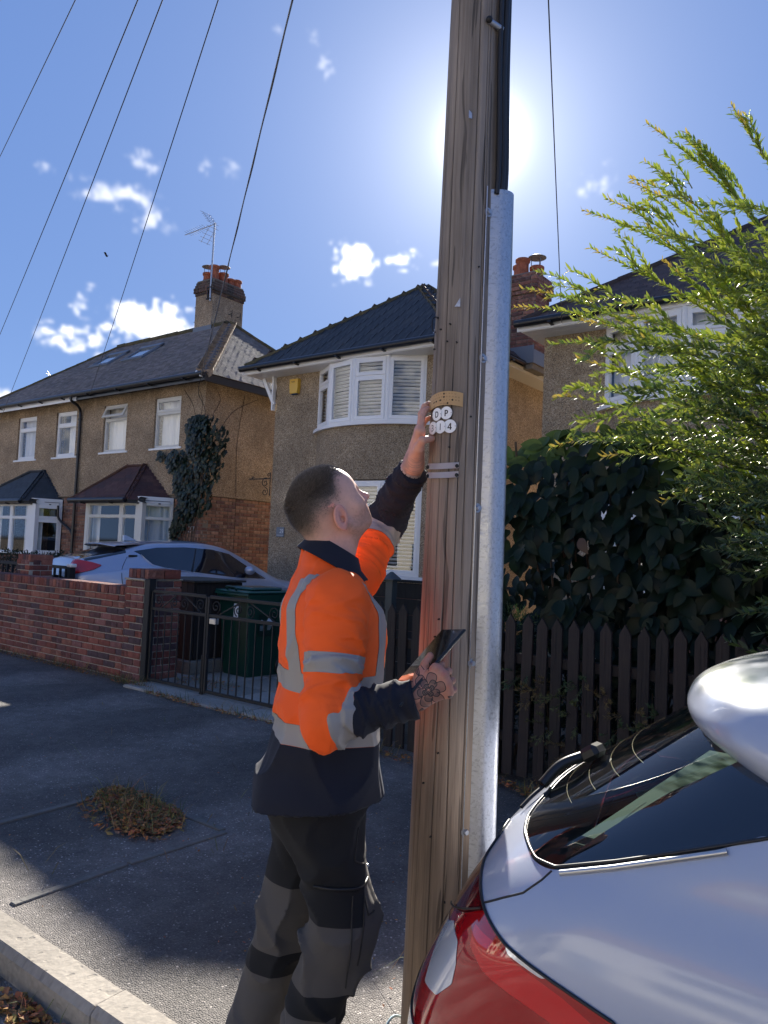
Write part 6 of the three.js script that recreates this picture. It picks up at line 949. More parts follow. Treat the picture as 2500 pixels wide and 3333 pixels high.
// surface nets over a field, vertices pulled onto the surface, normals from the gradient
function isoMesh(f, lo, hi, h) {
  const nx = Math.ceil((hi[0] - lo[0]) / h) + 1, ny = Math.ceil((hi[1] - lo[1]) / h) + 1, nz = Math.ceil((hi[2] - lo[2]) / h) + 1, v = new Float32Array(nx * ny * nz), at3 = (i, j, k) => (k * ny + j) * nx + i;
  for (let k = 0; k < nz; k++) for (let j = 0; j < ny; j++) for (let i = 0; i < nx; i++) v[at3(i, j, k)] = f(lo[0] + i * h, lo[1] + j * h, lo[2] + k * h);
  const id = new Int32Array(nx * ny * nz).fill(-1), pos = [], idx = [], E = [[0, 1], [2, 3], [4, 5], [6, 7], [0, 2], [1, 3], [4, 6], [5, 7], [0, 4], [1, 5], [2, 6], [3, 7]];
  for (let k = 0; k < nz - 1; k++) for (let j = 0; j < ny - 1; j++) for (let i = 0; i < nx - 1; i++) {
    const c = [v[at3(i, j, k)], v[at3(i + 1, j, k)], v[at3(i, j + 1, k)], v[at3(i + 1, j + 1, k)], v[at3(i, j, k + 1)], v[at3(i + 1, j, k + 1)], v[at3(i, j + 1, k + 1)], v[at3(i + 1, j + 1, k + 1)]];
    let m = 0; for (let q = 0; q < 8; q++) if (c[q] < 0) m |= 1 << q; if (m === 0 || m === 255) continue;
    let x = 0, y = 0, z = 0, n = 0; for (const [a, b] of E) { if ((c[a] < 0) === (c[b] < 0)) continue; const t = c[a] / (c[a] - c[b]); x += (a & 1) + ((b & 1) - (a & 1)) * t; y += ((a >> 1) & 1) + (((b >> 1) & 1) - ((a >> 1) & 1)) * t; z += ((a >> 2) & 1) + (((b >> 2) & 1) - ((a >> 2) & 1)) * t; n++; }
    id[at3(i, j, k)] = pos.length / 3; pos.push(lo[0] + (i + x / n) * h, lo[1] + (j + y / n) * h, lo[2] + (k + z / n) * h);
  }
  for (let k = 1; k < nz - 1; k++) for (let j = 1; j < ny - 1; j++) for (let i = 1; i < nx - 1; i++) {
    const s = v[at3(i, j, k)] < 0, q = (a, b, c, d, flip) => { if (a < 0 || b < 0 || c < 0 || d < 0) return; flip ? idx.push(a, b, c, a, c, d) : idx.push(a, c, b, a, d, c); };
    if (s !== v[at3(i + 1, j, k)] < 0) q(id[at3(i, j - 1, k - 1)], id[at3(i, j, k - 1)], id[at3(i, j, k)], id[at3(i, j - 1, k)], s);
    if (s !== v[at3(i, j + 1, k)] < 0) q(id[at3(i - 1, j, k - 1)], id[at3(i - 1, j, k)], id[at3(i, j, k)], id[at3(i, j, k - 1)], s);
    if (s !== v[at3(i, j, k + 1)] < 0) q(id[at3(i - 1, j - 1, k)], id[at3(i, j - 1, k)], id[at3(i, j, k)], id[at3(i - 1, j, k)], s);
  }
  const nor = new Float32Array(pos.length), e = h * 0.4;
  for (let i = 0; i < pos.length; i += 3) for (let pass = 0; pass < 2; pass++) {
    const x = pos[i], y = pos[i + 1], z = pos[i + 2]; let gx = f(x + e, y, z) - f(x - e, y, z), gy = f(x, y + e, z) - f(x, y - e, z), gz = f(x, y, z + e) - f(x, y, z - e); const L = vl(gx, gy, gz) || 1;
    if (pass === 0) { const d = clamp(f(x, y, z) / Math.max(L / (2 * e), 0.4), -h * 0.6, h * 0.6); pos[i] -= gx / L * d; pos[i + 1] -= gy / L * d; pos[i + 2] -= gz / L * d; } else { nor[i] = gx / L; nor[i + 1] = gy / L; nor[i + 2] = gz / L; }
  }
  const g = new THREE.BufferGeometry(); g.setAttribute('position', new THREE.Float32BufferAttribute(pos, 3)); g.setAttribute('normal', new THREE.BufferAttribute(nor, 3)); g.setAttribute('uv', new THREE.Float32BufferAttribute(new Float32Array(pos.length / 3 * 2), 2)); g.setIndex(idx); return g;
}
// cut a mesh along fn = 0; returns [where fn > 0, where fn <= 0]; attributes position, normal, uv and colour are interpolated
function cutMesh(g, fn) {
  const names = ['position', 'normal', 'uv', 'color'].filter((n) => g.attributes[n]), size = names.map((n) => g.attributes[n].itemSize), W = size.reduce((a, b) => a + b, 0), N = g.attributes.position.count;
  const data = new Float32Array(N * W); let o = 0; names.forEach((n, q) => { const a = g.attributes[n].array; for (let i = 0; i < N; i++) for (let c = 0; c < size[q]; c++) data[i * W + o + c] = a[i * size[q] + c]; o += size[q]; });
  const val = new Float32Array(N); for (let i = 0; i < N; i++) { val[i] = fn(data[i * W], data[i * W + 1], data[i * W + 2]) || 1e-9; }
  const out = [[], []], get = (i) => Array.from(data.subarray(i * W, i * W + W)), mix = (a, b, t) => a.map((x, i) => x + (b[i] - x) * t), ix = g.index.array;
  for (let i = 0; i < ix.length; i += 3) {
    const t = [ix[i], ix[i + 1], ix[i + 2]], s = t.map((q) => val[q] > 0);
    if (s[0] === s[1] && s[1] === s[2]) { const d = out[s[0] ? 0 : 1]; for (const q of t) d.push(...data.subarray(q * W, q * W + W)); continue; }
    const k = s[0] === s[1] ? 2 : s[1] === s[2] ? 0 : 1, a = t[k], b = t[(k + 1) % 3], c = t[(k + 2) % 3], A = get(a), B = get(b), C = get(c), ab = mix(A, B, val[a] / (val[a] - val[b])), ac = mix(A, C, val[a] / (val[a] - val[c]));
    out[s[k] ? 0 : 1].push(...A, ...ab, ...ac); out[s[k] ? 1 : 0].push(...ab, ...B, ...C, ...ab, ...C, ...ac);
  }
  return out.map((d) => { const n = d.length / W, q = new THREE.BufferGeometry(); let o2 = 0; names.forEach((nm, k) => { const a = new Float32Array(n * size[k]); for (let i = 0; i < n; i++) for (let c = 0; c < size[k]; c++) a[i * size[k] + c] = d[i * W + o2 + c]; q.setAttribute(nm, new THREE.BufferAttribute(a, size[k])); o2 += size[k]; }); q.setIndex([...Array(n).keys()]); return q; });
}
const puff = (g, d) => { const p = g.attributes.position, n = g.attributes.normal; for (let i = 0; i < p.count; i++) p.setXYZ(i, p.getX(i) + n.getX(i) * d, p.getY(i) + n.getY(i) * d, p.getZ(i) + n.getZ(i) * d); return g; };

const person = thing('person', 'person in orange hi-vis shirt and dark work trousers reaching up to the pole', 'person');
{
  const F = V(0.650, 0, -0.760), S = V(0.760, 0, 0.650), O = V(-1.39, 0, -1.61), toW = (f, u, s) => [O.x + F.x * f + S.x * s, u, O.z + F.z * f + S.z * s];
  const LF = (x, z) => (x - O.x) * F.x + (z - O.z) * F.z, LS = (x, z) => (x - O.x) * S.x + (z - O.z) * S.z;
  // ---- joints (world)
  const shR = [-1.280, 1.372, -1.497], elR = [-1.252, 1.084, -1.440], wrR = [-1.072, 1.150, -1.560];
  const shL = [-1.452, 1.432, -1.768], elL = [-1.489, 1.600, -1.945], wrL = [-1.322, 1.752, -1.856];
  const rows = [[0.80, -0.03, 0, 0.178, 0.212], [0.86, -0.03, 0, 0.174, 0.207], [0.95, -0.018, 0, 0.150, 0.182], [1.05, -0.006, 0, 0.133, 0.164], [1.15, -0.002, 0, 0.134, 0.172], [1.25, -0.005, 0, 0.136, 0.182], [1.34, -0.012, 0, 0.130, 0.182], [1.41, -0.020, 0, 0.102, 0.150], [1.455, -0.026, 0, 0.078, 0.105], [1.50, -0.03, 0, 0.066, 0.075]];
  function torsoD(f, u, s) {
    let i = 0; while (i < rows.length - 2 && u > rows[i + 1][0]) i++; const a = rows[i], b = rows[i + 1], t = smooth(0, 1, (u - a[0]) / (b[0] - a[0])) * 0.5 + clamp((u - a[0]) / (b[0] - a[0])) * 0.5, fc = lerp(a[1], b[1], t), A = lerp(a[3], b[3], t), B = lerp(a[4], b[4], t);
    const p = 2.35, k = Math.pow(Math.pow(Math.abs((f - fc) / A), p) + Math.pow(Math.abs((s + 0.02 * smooth(1.2, 1.45, u)) / B), p), 1 / p); return Math.max((k - 1) * Math.min(A, B) * 0.9, u - 1.50);
  }
  const ridge = (x) => { const q = 1 - Math.abs(x); return q * q * q; };
  const crease = (n) => Math.max(0, 1 - Math.abs(n) * 3.2);
  const armFold = (t, k, x, y, z) => 0.007 * (crease(noise3(t * 5 + x * 9 + z * 5, y * 7 - x * 4, z * 9 + t * 2, 17)) - 0.3) + 0.004 * (crease(noise3(t * 9 - x * 8, y * 12 + z * 9, x * 9, 19)) - 0.25) + 0.013 * k * (ridge(noise3(t * 6.5 + 0.9 * noise3(x * 9, y * 9, z * 9, 5), x * 6, z * 6, 7)) - 0.25) + 0.004 * k * ridge(noise3(t * 15, x * 12, z * 12, 8));
  let zone = 0, tArm = 0; // which piece of the shirt is nearest, and where along the limb
  function shirtD(x, y, z) {
    const f = LF(x, z), s = LS(x, z); let d = torsoD(f, y, s), dd;
    d -= 0.014 * (ridge(noise3(f * 6 + y * 3, y * 3.6 - s * 3 - f * 4, s * 6, 3)) - 0.2) * smooth(1.44, 1.30, y) + 0.005 * (crease(noise3(f * 8 - y * 6, y * 5 + s * 5, s * 9 + f * 3, 27)) - 0.3) + 0.003 * noise3(f * 14, y * 9, s * 14, 4) + 0.006 * smooth(1.02, 1.08, y) * smooth(1.14, 1.07, y) * (0.5 + ridge(noise3(f * 9, y * 3, s * 9, 13)));
    zone = 0; let best = d, wR = 0, tR = 0, wL = 0, tL = 0;
    d = Math.max(d, 0.842 + 0.012 * Math.sin(f * 11 + 1) - y); // hem
    const parts = [[shR, elR, 0.077, 0.059, 1, 0.06], [elR, wrR, 0.060, 0.043, 2, 0.035], [shL, elL, 0.074, 0.058, 3, 0.06], [elL, wrL, 0.060, 0.044, 4, 0.035]];
    for (const [a, b, r1, r2, zz, k] of parts) { dd = capD(x, y, z, a, b, r1, r2); const t = capD.t; const kk = zz === 1 || zz === 3 ? 0.35 + smooth(0.4, 1, t) : 1.15 - 0.6 * t; dd -= armFold(t * (zz > 2 ? 1.15 : 1), kk, x, y, z) + 0.002 * noise3(x * 18, y * 18, z * 18, 6); if (zz === 2 || zz === 4) dd = smax(dd, (t - 0.985) * 0.21, 0.004); { const w = Math.exp(-Math.max(dd, -0.05) / 0.010); if (zz < 3) { wR += w; tR += w * (t + zz - 1); } else { wL += w; tL += w * (t + zz - 3); } } if (zz === 1 || zz === 3) { const sd = Math.abs(dd - d); d = smin(d, dd, 0.042) + 0.0035 * Math.exp(-sd * sd / 0.00006) * (t < 0.3 ? 1 : 0.2); } else d = smin(d, dd, k); if (dd < best) { best = dd; zone = zz; } }
    tArm = zone === 0 ? 0 : zone < 3 ? tR / wR : tL / wL;
    // open neck
    const nf = f + 0.01, hole = vl(nf * 1.05, 0, s + 0.01) - 0.068; d = smax(d, -Math.max(hole, (1.40 + 0.10 * -f) - y), 0.008);
    return d;
  }
  const shirt = isoMesh(shirtD, [-1.66, 0.785, -2.06], [-0.98, 1.87, -1.30], 0.0072);
  // colour zones
  const band = (x, c, w) => w - Math.abs(x - c);
  const navy = (x, y, z) => { shirtD(x, y, z); if (zone === 0) return 1.002 - y; return zone < 3 ? (tArm - 1.265) * 0.2 : (tArm - 0.855) * 0.25; };
  const tape = (x, y, z) => {
    shirtD(x, y, z); const f = LF(x, z), s = LS(x, z);
    if (zone === 1 || zone === 2) return Math.max(band(tArm, 0.545, 0.085) * 0.29, band(tArm, 1.15, 0.115) * 0.21); if (zone > 2) return band(tArm, 0.70, 0.155) * 0.25;
    let g = Math.max(band(y, 1.028, 0.0255), band(y + 0.02 * f, 1.155, 0.0255)); if (y > 1.15 && Math.hypot(f + 0.012, s) > 0.112) g = Math.max(g, band(Math.abs(s + 0.01) - 0.02 * smooth(1.2, 1.4, y) * 0, 0.098 + 0.02 * smooth(1.35, 1.15, y), 0.0245)); return g;
  };
  const [tapeG, restG] = cutMesh(shirt, tape), [navyG, orangeG] = cutMesh(restG, navy);
  const orange = phys({ color: lin(1.0, 0.115, 0.006), roughness: 0.75, sheen: 0.4, sheenRoughness: 0.6, sheenColor: lin(1, 0.35, 0.08) });
  const tapeM = mat({ color: lin(0.31, 0.29, 0.27), roughness: 0.5, metalness: 0.05 }), navyM = phys({ color: lin(0.007, 0.009, 0.019), roughness: 0.9, sheen: 0.25, sheenRoughness: 0.5, sheenColor: lin(0.10, 0.12, 0.18) });
  part(person, 'hi_vis_shirt', orangeG, orange, 'fluorescent orange shirt'); part(person, 'reflective_tape', puff(tapeG, 0.0012), tapeM, 'grey reflective tape bands'); part(person, 'shirt_lower', navyG, navyM, 'navy lower shirt and cuffs');
  // ---- collar: folded band round the neck, lower at the front
  {
    const P = [], N = 72, lv = [[0.066, 0.062, 0.0], [0.070, 0.067, 0.003], [0.079, 0.078, -0.022], [0.099, 0.100, -0.048], [0.097, 0.098, -0.051], [0.075, 0.073, -0.022]];
    const pt = (k, i) => { const t = i / N, a = -2.62 + t * 5.24, q = lv[k]; const ff = -0.010 - Math.cos(a) * q[0] * 1.05, ss = -0.006 + Math.sin(a) * q[1] * 1.0, yy = 1.550 + q[2] * 1.15 - (ff + 0.085) * 0.52 - (k > 2 && k < 5 ? -0.016 * smooth(0.86, 1, Math.abs(t - 0.5) * 2) : 0); return toW(ff, yy, ss); };
    for (let k = 0; k < lv.length - 1; k++) for (let i = 0; i < N; i++) { const a = pt(k, i), b = pt(k, i + 1), c = pt(k + 1, i + 1), d = pt(k + 1, i); P.push(...a, ...c, ...b, ...a, ...d, ...c); }
    let g = polyGeo(P); g.deleteAttribute('normal'); g.deleteAttribute('uv'); g = mergeVertices(g, 1e-5); g.computeVertexNormals(); g.setAttribute('uv', new THREE.Float32BufferAttribute(new Float32Array(g.attributes.position.count * 2), 2)); part(person, 'collar', g, new THREE.MeshPhysicalMaterial({ ...{}, color: navyM.color, roughness: 0.85, sheen: 0.5, sheenColor: lin(0.1, 0.12, 0.18), side: THREE.DoubleSide }), 'navy polo collar');
  }
  // ---- trousers
  const hipR = toW(-0.02, 0.90, 0.085), hipL = toW(-0.03, 0.90, -0.085), knR = toW(0.045, 0.50, 0.075), anR = toW(-0.075, 0.085, 0.0), knL = toW(-0.060, 0.485, -0.120), anL = toW(-0.165, 0.085, -0.165);
  let leg = 0, tLeg = 0;
  function trouserD(x, y, z) {
    const f = LF(x, z), s = LS(x, z); let d = ellD(f, y, s, [-0.04, 0.86, 0], [0.132, 0.17, 0.160]); leg = 0; let best = d;
    for (const [a, b, r1, r2, q] of [[hipR, knR, 0.098, 0.076, 1], [knR, anR, 0.075, 0.066, 2], [hipL, knL, 0.098, 0.076, 3], [knL, anL, 0.075, 0.066, 4]]) { let dd = capD(x, y, z, a, b, r1, r2); const t = capD.t; dd -= 0.013 * (Math.max(0, 1 - Math.abs(noise3(y * 8 + f * 9, f * 7 - y * 5 + (q > 2 ? 9 : 0), s * 8 + y * 3, 29)) * 3) - 0.3) + 0.018 * ridge(noise3(y * 9 + (q > 2 ? 20 : 0), f * 5, s * 5, 23)) * (q % 2 ? smooth(0.45, 1, t) + 0.25 : 0.5 + smooth(0.55, 0, t)) + 0.003 * noise3(x * 13, y * 13, z * 13, 24); if (dd < best) { best = dd; leg = q; tLeg = t; } d = q % 2 ? smin(d, dd, 0.055) : smin(d, dd, 0.03); }
    return Math.max(d, 0.055 - y, y - 0.875);
  }
  const trou = isoMesh(trouserD, [-1.76, 0.045, -1.93], [-1.13, 1.06, -1.36], 0.009);
  const greyF = (x, y, z) => { trouserD(x, y, z); const f = LF(x, z), s = LS(x, z), o = leg > 2 || (leg === 0 && s < 0) ? 0.02 : 0, yy = y - o; if (leg === 0) return -0.1;
    const kf = f - (leg > 2 ? -0.04 : 0.045 - (0.5 - Math.min(y, 0.5)) * 0.28), front = kf - 0.045; let g = Math.max(band(yy, 0.462, 0.092), 0.305 - yy); if (front > 0 && y < 0.37) g = -front; if (yy > 0.37) g = Math.max(g, Math.min(front, 0.795 - yy, yy - 0.30)); return clamp(g, -0.1, 0.1); };
  const [greyG, darkG] = cutMesh(trou, greyF);
  const darkM = phys({ color: lin(0.0065, 0.007, 0.009), roughness: 0.92, sheen: 0.12, sheenColor: lin(0.1, 0.1, 0.12) }), greyM = phys({ color: lin(0.080, 0.072, 0.066), roughness: 0.92, sheen: 0.3, sheenColor: lin(0.2, 0.19, 0.18) });
  part(person, 'trousers', darkG, darkM, 'dark work trousers'); part(person, 'trouser_panels', greyG, greyM, 'grey reinforced knee and pocket panels');
  // seams, zip and pocket flap on the near leg: traced on the cloth
  const onLeg = (f, u, s) => { let p = toW(f, u, s); for (let i = 0; i < 12; i++) { const d = trouserD(...p); p = [p[0] - S.x * d * 0.9, p[1], p[2] - S.z * d * 0.9]; } return V(...p).addScaledVector(S, 0.002); };
  const path = (list, n = 10) => { const o = []; for (let i = 0; i < list.length - 1; i++) for (let k = 0; k < n; k++) o.push(onLeg(lerp(list[i][0], list[i + 1][0], k / n), lerp(list[i][1], list[i + 1][1], k / n), 0.16)); return o; };
  part(person, 'zip', tube(path([[-0.045, 0.652, 0], [0.115, 0.648, 0]], 14), 0.0045, 40, 6), mat({ color: lin(0.006, 0.006, 0.007), roughness: 0.5 })); part(person, 'zip_pull', new THREE.SphereGeometry(0.006, 10, 8).translate(...onLeg(0.117, 0.648, 0.16)), M.steel);
  for (const l of [[[0.055, 0.63, 0], [0.05, 0.36, 0]], [[0.062, 0.80, 0], [0.055, 0.72, 0], [0.085, 0.70, 0], [0.118, 0.755, 0]], [[0.09, 0.62, 0], [0.075, 0.43, 0]], [[0.09, 0.62, 0], [0.10, 0.575, 0], [0.125, 0.57, 0]]]) part(person, 'seam', tube(path(l, 8), 0.0022, 40, 5), mat({ color: lin(0.03, 0.028, 0.027), roughness: 0.9 }));
  // shoes
  for (const [a, dir] of [[anR, 1], [anL, -1]]) { const shoe = isoMesh((x, y, z) => { const f = (x - a[0]) * F.x + (z - a[2]) * F.z, s = (x - a[0]) * S.x + (z - a[2]) * S.z; let d = smin(capD(f, y, s, [-0.05, 0.055, 0], [0.15, 0.042, 0], 0.045, 0.042), capD(f, y, s, [-0.02, 0.06, 0], [-0.015, 0.13, 0], 0.048, 0.046), 0.04); return Math.max(d, 0.004 - y); }, [a[0] - 0.22, 0.0, a[2] - 0.25], [a[0] + 0.22, 0.19, a[2] + 0.22], 0.011); part(person, 'boot', shoe, phys({ color: lin(0.02, 0.017, 0.014), roughness: 0.55 })); }

  // ---- head and neck (one skin)
  const pitch = 41 * Math.PI / 180, yf = V(0.567, 0, -0.822).normalize(), hr = V(-yf.z, 0, yf.x), hf = yf.clone().multiplyScalar(Math.cos(pitch)).addScaledVector(V(0, 1, 0), Math.sin(pitch)), hu = new THREE.Vector3().crossVectors(hr, hf), C = V(-1.405, 1.588, -1.5975);
  const toH = (x, y, z) => { const a = x - C.x, b = y - C.y, c = z - C.z; return [a * hf.x + b * hf.y + c * hf.z, a * hu.x + b * hu.y + c * hu.z, a * hr.x + b * hr.y + c * hr.z]; };
  const hw = (f, u, s) => V(C.x + hf.x * f + hu.x * u + hr.x * s, C.y + hf.y * f + hu.y * u + hr.y * s, C.z + hf.z * f + hu.z * u + hr.z * s);
  const neckA = toW(-0.030, 1.40, -0.006), neckB = hw(-0.022, -0.01, 0).toArray(), neckC = hw(0.012, -0.05, 0).toArray();
  function headL(f, u, s) { // head-local, symmetric but for nothing
    const a = Math.abs(s);
    let d = ellD(f, u, s, [0.003, 0.047, 0], [0.101, 0.103, 0.0765]);
    d = smin(d, ellD(f, u, s, [0.052, 0.058, 0], [0.054, 0.062, 0.061]), 0.03);
    d = smin(d, ellD(f, u, s, [0.045, -0.008, 0], [0.055, 0.066, 0.058]), 0.03);
    d = smin(d, vl(f - 0.066, u - 0.002, a - 0.043) - 0.021, 0.028);                 // cheek bone
    d = smin(d, capD(f, u, a, [0.012, -0.038, 0.055], [0.062, -0.062, 0.014], 0.014, 0.0150), 0.026);   // jaw
    d = smin(d, vl(f - 0.0705, u + 0.0575, s) - 0.0185, 0.020);                        // chin
    d = smin(d, ellD(f, u, s, [0.076, -0.030, 0], [0.020, 0.024, 0.029]), 0.018);    // mouth barrel
    d = smin(d, capD(f, u, a, [0.0945, 0.034, 0.008], [0.078, 0.034, 0.048], 0.0105, 0.010), 0.014);    // brow
    d = smax(d, -(vl(f - 0.103, u - 0.0145, a - 0.033) - 0.0155), 0.012);            // eye socket
    d = smin(d, vl(f - 0.0795, u - 0.0155, a - 0.031) - 0.0135, 0.005);              // closed lids over the eye
    d = smin(d, capD(f, u, a, [0.093, 0.0165, 0.020], [0.086, 0.0135, 0.046], 0.0032, 0.0026), 0.004);  // lid line
    d = smin(d, capD(f, u, s, [0.0965, 0.026, 0], [0.1165, -0.0085, 0], 0.0075, 0.0098), 0.010);         // nose
    d = smin(d, vl(f - 0.1045, u + 0.0135, a - 0.0115) - 0.0078, 0.007);             // nostril wing
    d = smin(d, capD(f, u, a, [0.0970, -0.0275, 0], [0.0885, -0.0305, 0.021], 0.0062, 0.003), 0.006);    // upper lip
    d = smin(d, capD(f, u, a, [0.0945, -0.0375, 0], [0.0870, -0.0350, 0.019], 0.0068, 0.003), 0.006);    // lower lip
    d = smax(d, -capD(f, u, a, [0.1020, -0.0326, 0], [0.0900, -0.0325, 0.022], 0.0020, 0.0012), 0.003); // mouth line
    for (const [p, q] of [[[0.079, 0.011, 0.0535], [0.044, 0.006, 0.069]], [[0.078, 0.006, 0.0535], [0.047, -0.004, 0.068]], [[0.079, 0.015, 0.0535], [0.050, 0.014, 0.0695]]]) d += 0.0016 * Math.max(0, 1 - Math.max(0, capD(f, u, a, p, q, 0, 0)) / 0.0030);   // creases beside the squinting eye
    // ear
    const ex = f - 0.002, ey = u + 0.001, c1 = 0.90, s1 = -0.43, er = ex * c1 + ey * s1, eu = -ex * s1 + ey * c1, ez = a - 0.076 + er * 0.35; // tilted back, flared at the rear
    let e = ellD(er, eu, ez, [0, 0, 0.004], [0.0205, 0.0330, 0.0090]); const rim = Math.abs(vl(er / 0.0165, (eu - 0.002) / 0.0285, 0) - 1) * 0.018; e = smin(e, vl(rim, ez - 0.0085, 0) - 0.0042, 0.004); e = smax(e, -ellD(er, eu, ez, [0.002, 0.002, 0.0135], [0.0105, 0.0195, 0.0082]), 0.004); e = smin(e, capD(er, eu, ez, [-0.006, -0.014, 0.007], [-0.007, 0.014, 0.0075], 0.0035, 0.0035), 0.004); e = smax(e, -ellD(er, eu, ez, [0.004, -0.004, 0.007], [0.0065, 0.0088, 0.010]), 0.003); e = smin(e, vl(er - 0.005, eu + 0.028, ez - 0.004) - 0.0075, 0.006);
    return smin(d, e, 0.006);
  }
  const headF = (x, y, z) => { const [f, u, s] = toH(x, y, z); let d = headL(f, u, s); d = smin(d, capD(x, y, z, neckA, neckB, 0.064, 0.060), 0.022); d = smin(d, capD(x, y, z, neckA, neckC, 0.058, 0.040), 0.03); const k = noise3(x * 60, y * 60, z * 60, 71) * 0.0004; return Math.max(d, 1.405 - y) + k; };
  const head = isoMesh(headF, [-1.57, 1.40, -1.75], [-1.25, 1.78, -1.44], 0.0027);
  // skin colours: hair shadow fade, stubble, flushed ear and nose
  const hairLine = (f, u, s) => { // > 0 where hair grows
    const temple = 0.083 - 0.30 * Math.max(0, f - 0.055) * 0, front = smooth(0.040, 0.105, f); // the front line climbs over the temple
    const low = f > 0.02 ? lerp(0.047, 0.094, smooth(0.024, 0.076, f)) : f > -0.03 ? 0.046 : lerp(0.046, 0.016, smooth(-0.03, -0.085, f)); return u - low - 0.004 * noise3(f * 70, u * 70, s * 70, 81) + (f > 0.085 ? -0.012 * (f - 0.085) / 0.02 : 0); };
  { const p = head.attributes.position, col = new Float32Array(p.count * 3);
    for (let i = 0; i < p.count; i++) { const [f, u, s] = toH(p.getX(i), p.getY(i), p.getZ(i)), n = noise3(f * 300, u * 300, s * 300, 91), n2 = fbm3(f * 40, u * 40, s * 40, 3, 95); let c = [0.68, 0.385, 0.29];
      const ear = Math.abs(s) > 0.076 && Math.abs(f - 0.004) < 0.04 && Math.abs(u) < 0.045 ? 1 : 0, red = clamp(ear * 0.8 + smooth(0.1, 0.118, f) * 0.5 + (u < -0.02 ? 0.15 : 0)); c = [c[0] * (1 + 0.04 * red), c[1] * (1 - 0.22 * red), c[2] * (1 - 0.22 * red)];
      let k = 1 + 0.06 * n + 0.12 * n2; if (p.getY(i) < 1.53) k *= 0.97; c = c.map((v) => v * k);
      const hl = hairLine(f, u, s), fade = u > -0.05 && f < 0.1 && !ear && Math.abs(s) < 0.079 ? smooth(f > 0.01 ? -0.028 : -0.058, 0.032, hl + 0.010 * n) : 0, hair = [0.15, 0.115, 0.092]; c = c.map((v, q) => lerp(v, hair[q], clamp(fade * 1.0)));
      const beard = smooth(-0.012, -0.035, u + 0.25 * Math.max(0, f - 0.06) - 0.01 * n) * smooth(-0.01, 0.012, f) * (p.getY(i) > 1.50 ? 1 : 0) * smooth(-0.115, -0.085, u); c = c.map((v, q) => lerp(v, [0.27, 0.145, 0.085][q], clamp(beard * (0.42 + 0.3 * n)))); col.set(c, i * 3); }
    head.setAttribute('color', new THREE.BufferAttribute(col, 3)); }
  const skin = (o) => phys({ roughness: 0.52, sheen: 0.15, sheenColor: lin(0.6, 0.35, 0.25), specularIntensity: 0.7, ...o });
  part(person, 'head', head, skin({ vertexColors: true }), 'head tilted back, face turned up towards the plates');
  // short hair: strands rooted on the scalp
  { const r = rngOf(4242), p = head.attributes.position, nn = head.attributes.normal, ix = head.index.array, out = [], cc = []; let made = 0;
    for (let i = 0; i < ix.length; i += 3) {
      const a = ix[i], [f, u, s] = toH(p.getX(a), p.getY(a), p.getZ(a)); if (Math.abs(s) > 0.078 && u < 0.05) continue; const hl = hairLine(f, u, s); if (hl < -0.03 || f > 0.112) continue; if (r() > clamp(smooth(-0.02, 0.06, hl) * 0.85)) continue;
      for (let q = 0; q < 2; q++) { const w1 = r(), w2 = r() * (1 - w1), w3 = 1 - w1 - w2, b = ix[i + 1], c = ix[i + 2], P = V(p.getX(a) * w1 + p.getX(b) * w2 + p.getX(c) * w3, p.getY(a) * w1 + p.getY(b) * w2 + p.getY(c) * w3, p.getZ(a) * w1 + p.getZ(b) * w2 + p.getZ(c) * w3), N = V(nn.getX(a), nn.getY(a), nn.getZ(a));
        const top = smooth(0.06, 0.12, u), L = (0.0035 + 0.006 * smooth(0.005, 0.06, hl) + 0.002 * top) * (0.6 + 0.7 * r()), swirl = noise3(f * 14, u * 14, s * 14, 55), dir = N.clone().multiplyScalar(0.62).addScaledVector(hf, 0.75 * top - 0.1 + 0.35 * swirl).addScaledVector(hu, -0.75 * (1 - top)).add(V(r() - 0.5, r() - 0.5, r() - 0.5).multiplyScalar(0.55)).normalize(), side = new THREE.Vector3().crossVectors(dir, N).normalize().multiplyScalar(0.00065);
        const Q = P.clone().addScaledVector(dir, L), A = P.clone().addScaledVector(N, -0.0008); out.push(A.x - side.x, A.y - side.y, A.z - side.z, A.x + side.x, A.y + side.y, A.z + side.z, Q.x, Q.y, Q.z); const k = 0.35 + 1.5 * r() * r(), g = [0.17 * k, 0.135 * k, 0.108 * k]; cc.push(...g, ...g, ...g); made++; } }
    const g = polyGeo(out); g.setAttribute('color', new THREE.Float32BufferAttribute(cc, 3)); stuffPart(person, 'hair', g, mat({ vertexColors: true, roughness: 0.55, side: THREE.DoubleSide })); }

  // ---- hands
  function handMesh(wrist, knuckles, fingers, thumb, arm, cell, extra) { // fingers: 4 lists of 4 points; thumb: list of 4 points
    const rk = [0.0135, 0.0138, 0.0128, 0.0115], rf = [[0.0098, 0.0090, 0.0084, 0.0074], [0.0098, 0.0092, 0.0085, 0.0075], [0.0092, 0.0086, 0.0080, 0.0070], [0.0082, 0.0076, 0.0070, 0.0062]], all = [wrist, ...knuckles, ...fingers.flat(), ...thumb, arm], lo = [0, 1, 2].map((k) => Math.min(...all.map((p) => p[k])) - 0.03), hi = [0, 1, 2].map((k) => Math.max(...all.map((p) => p[k])) + 0.03);
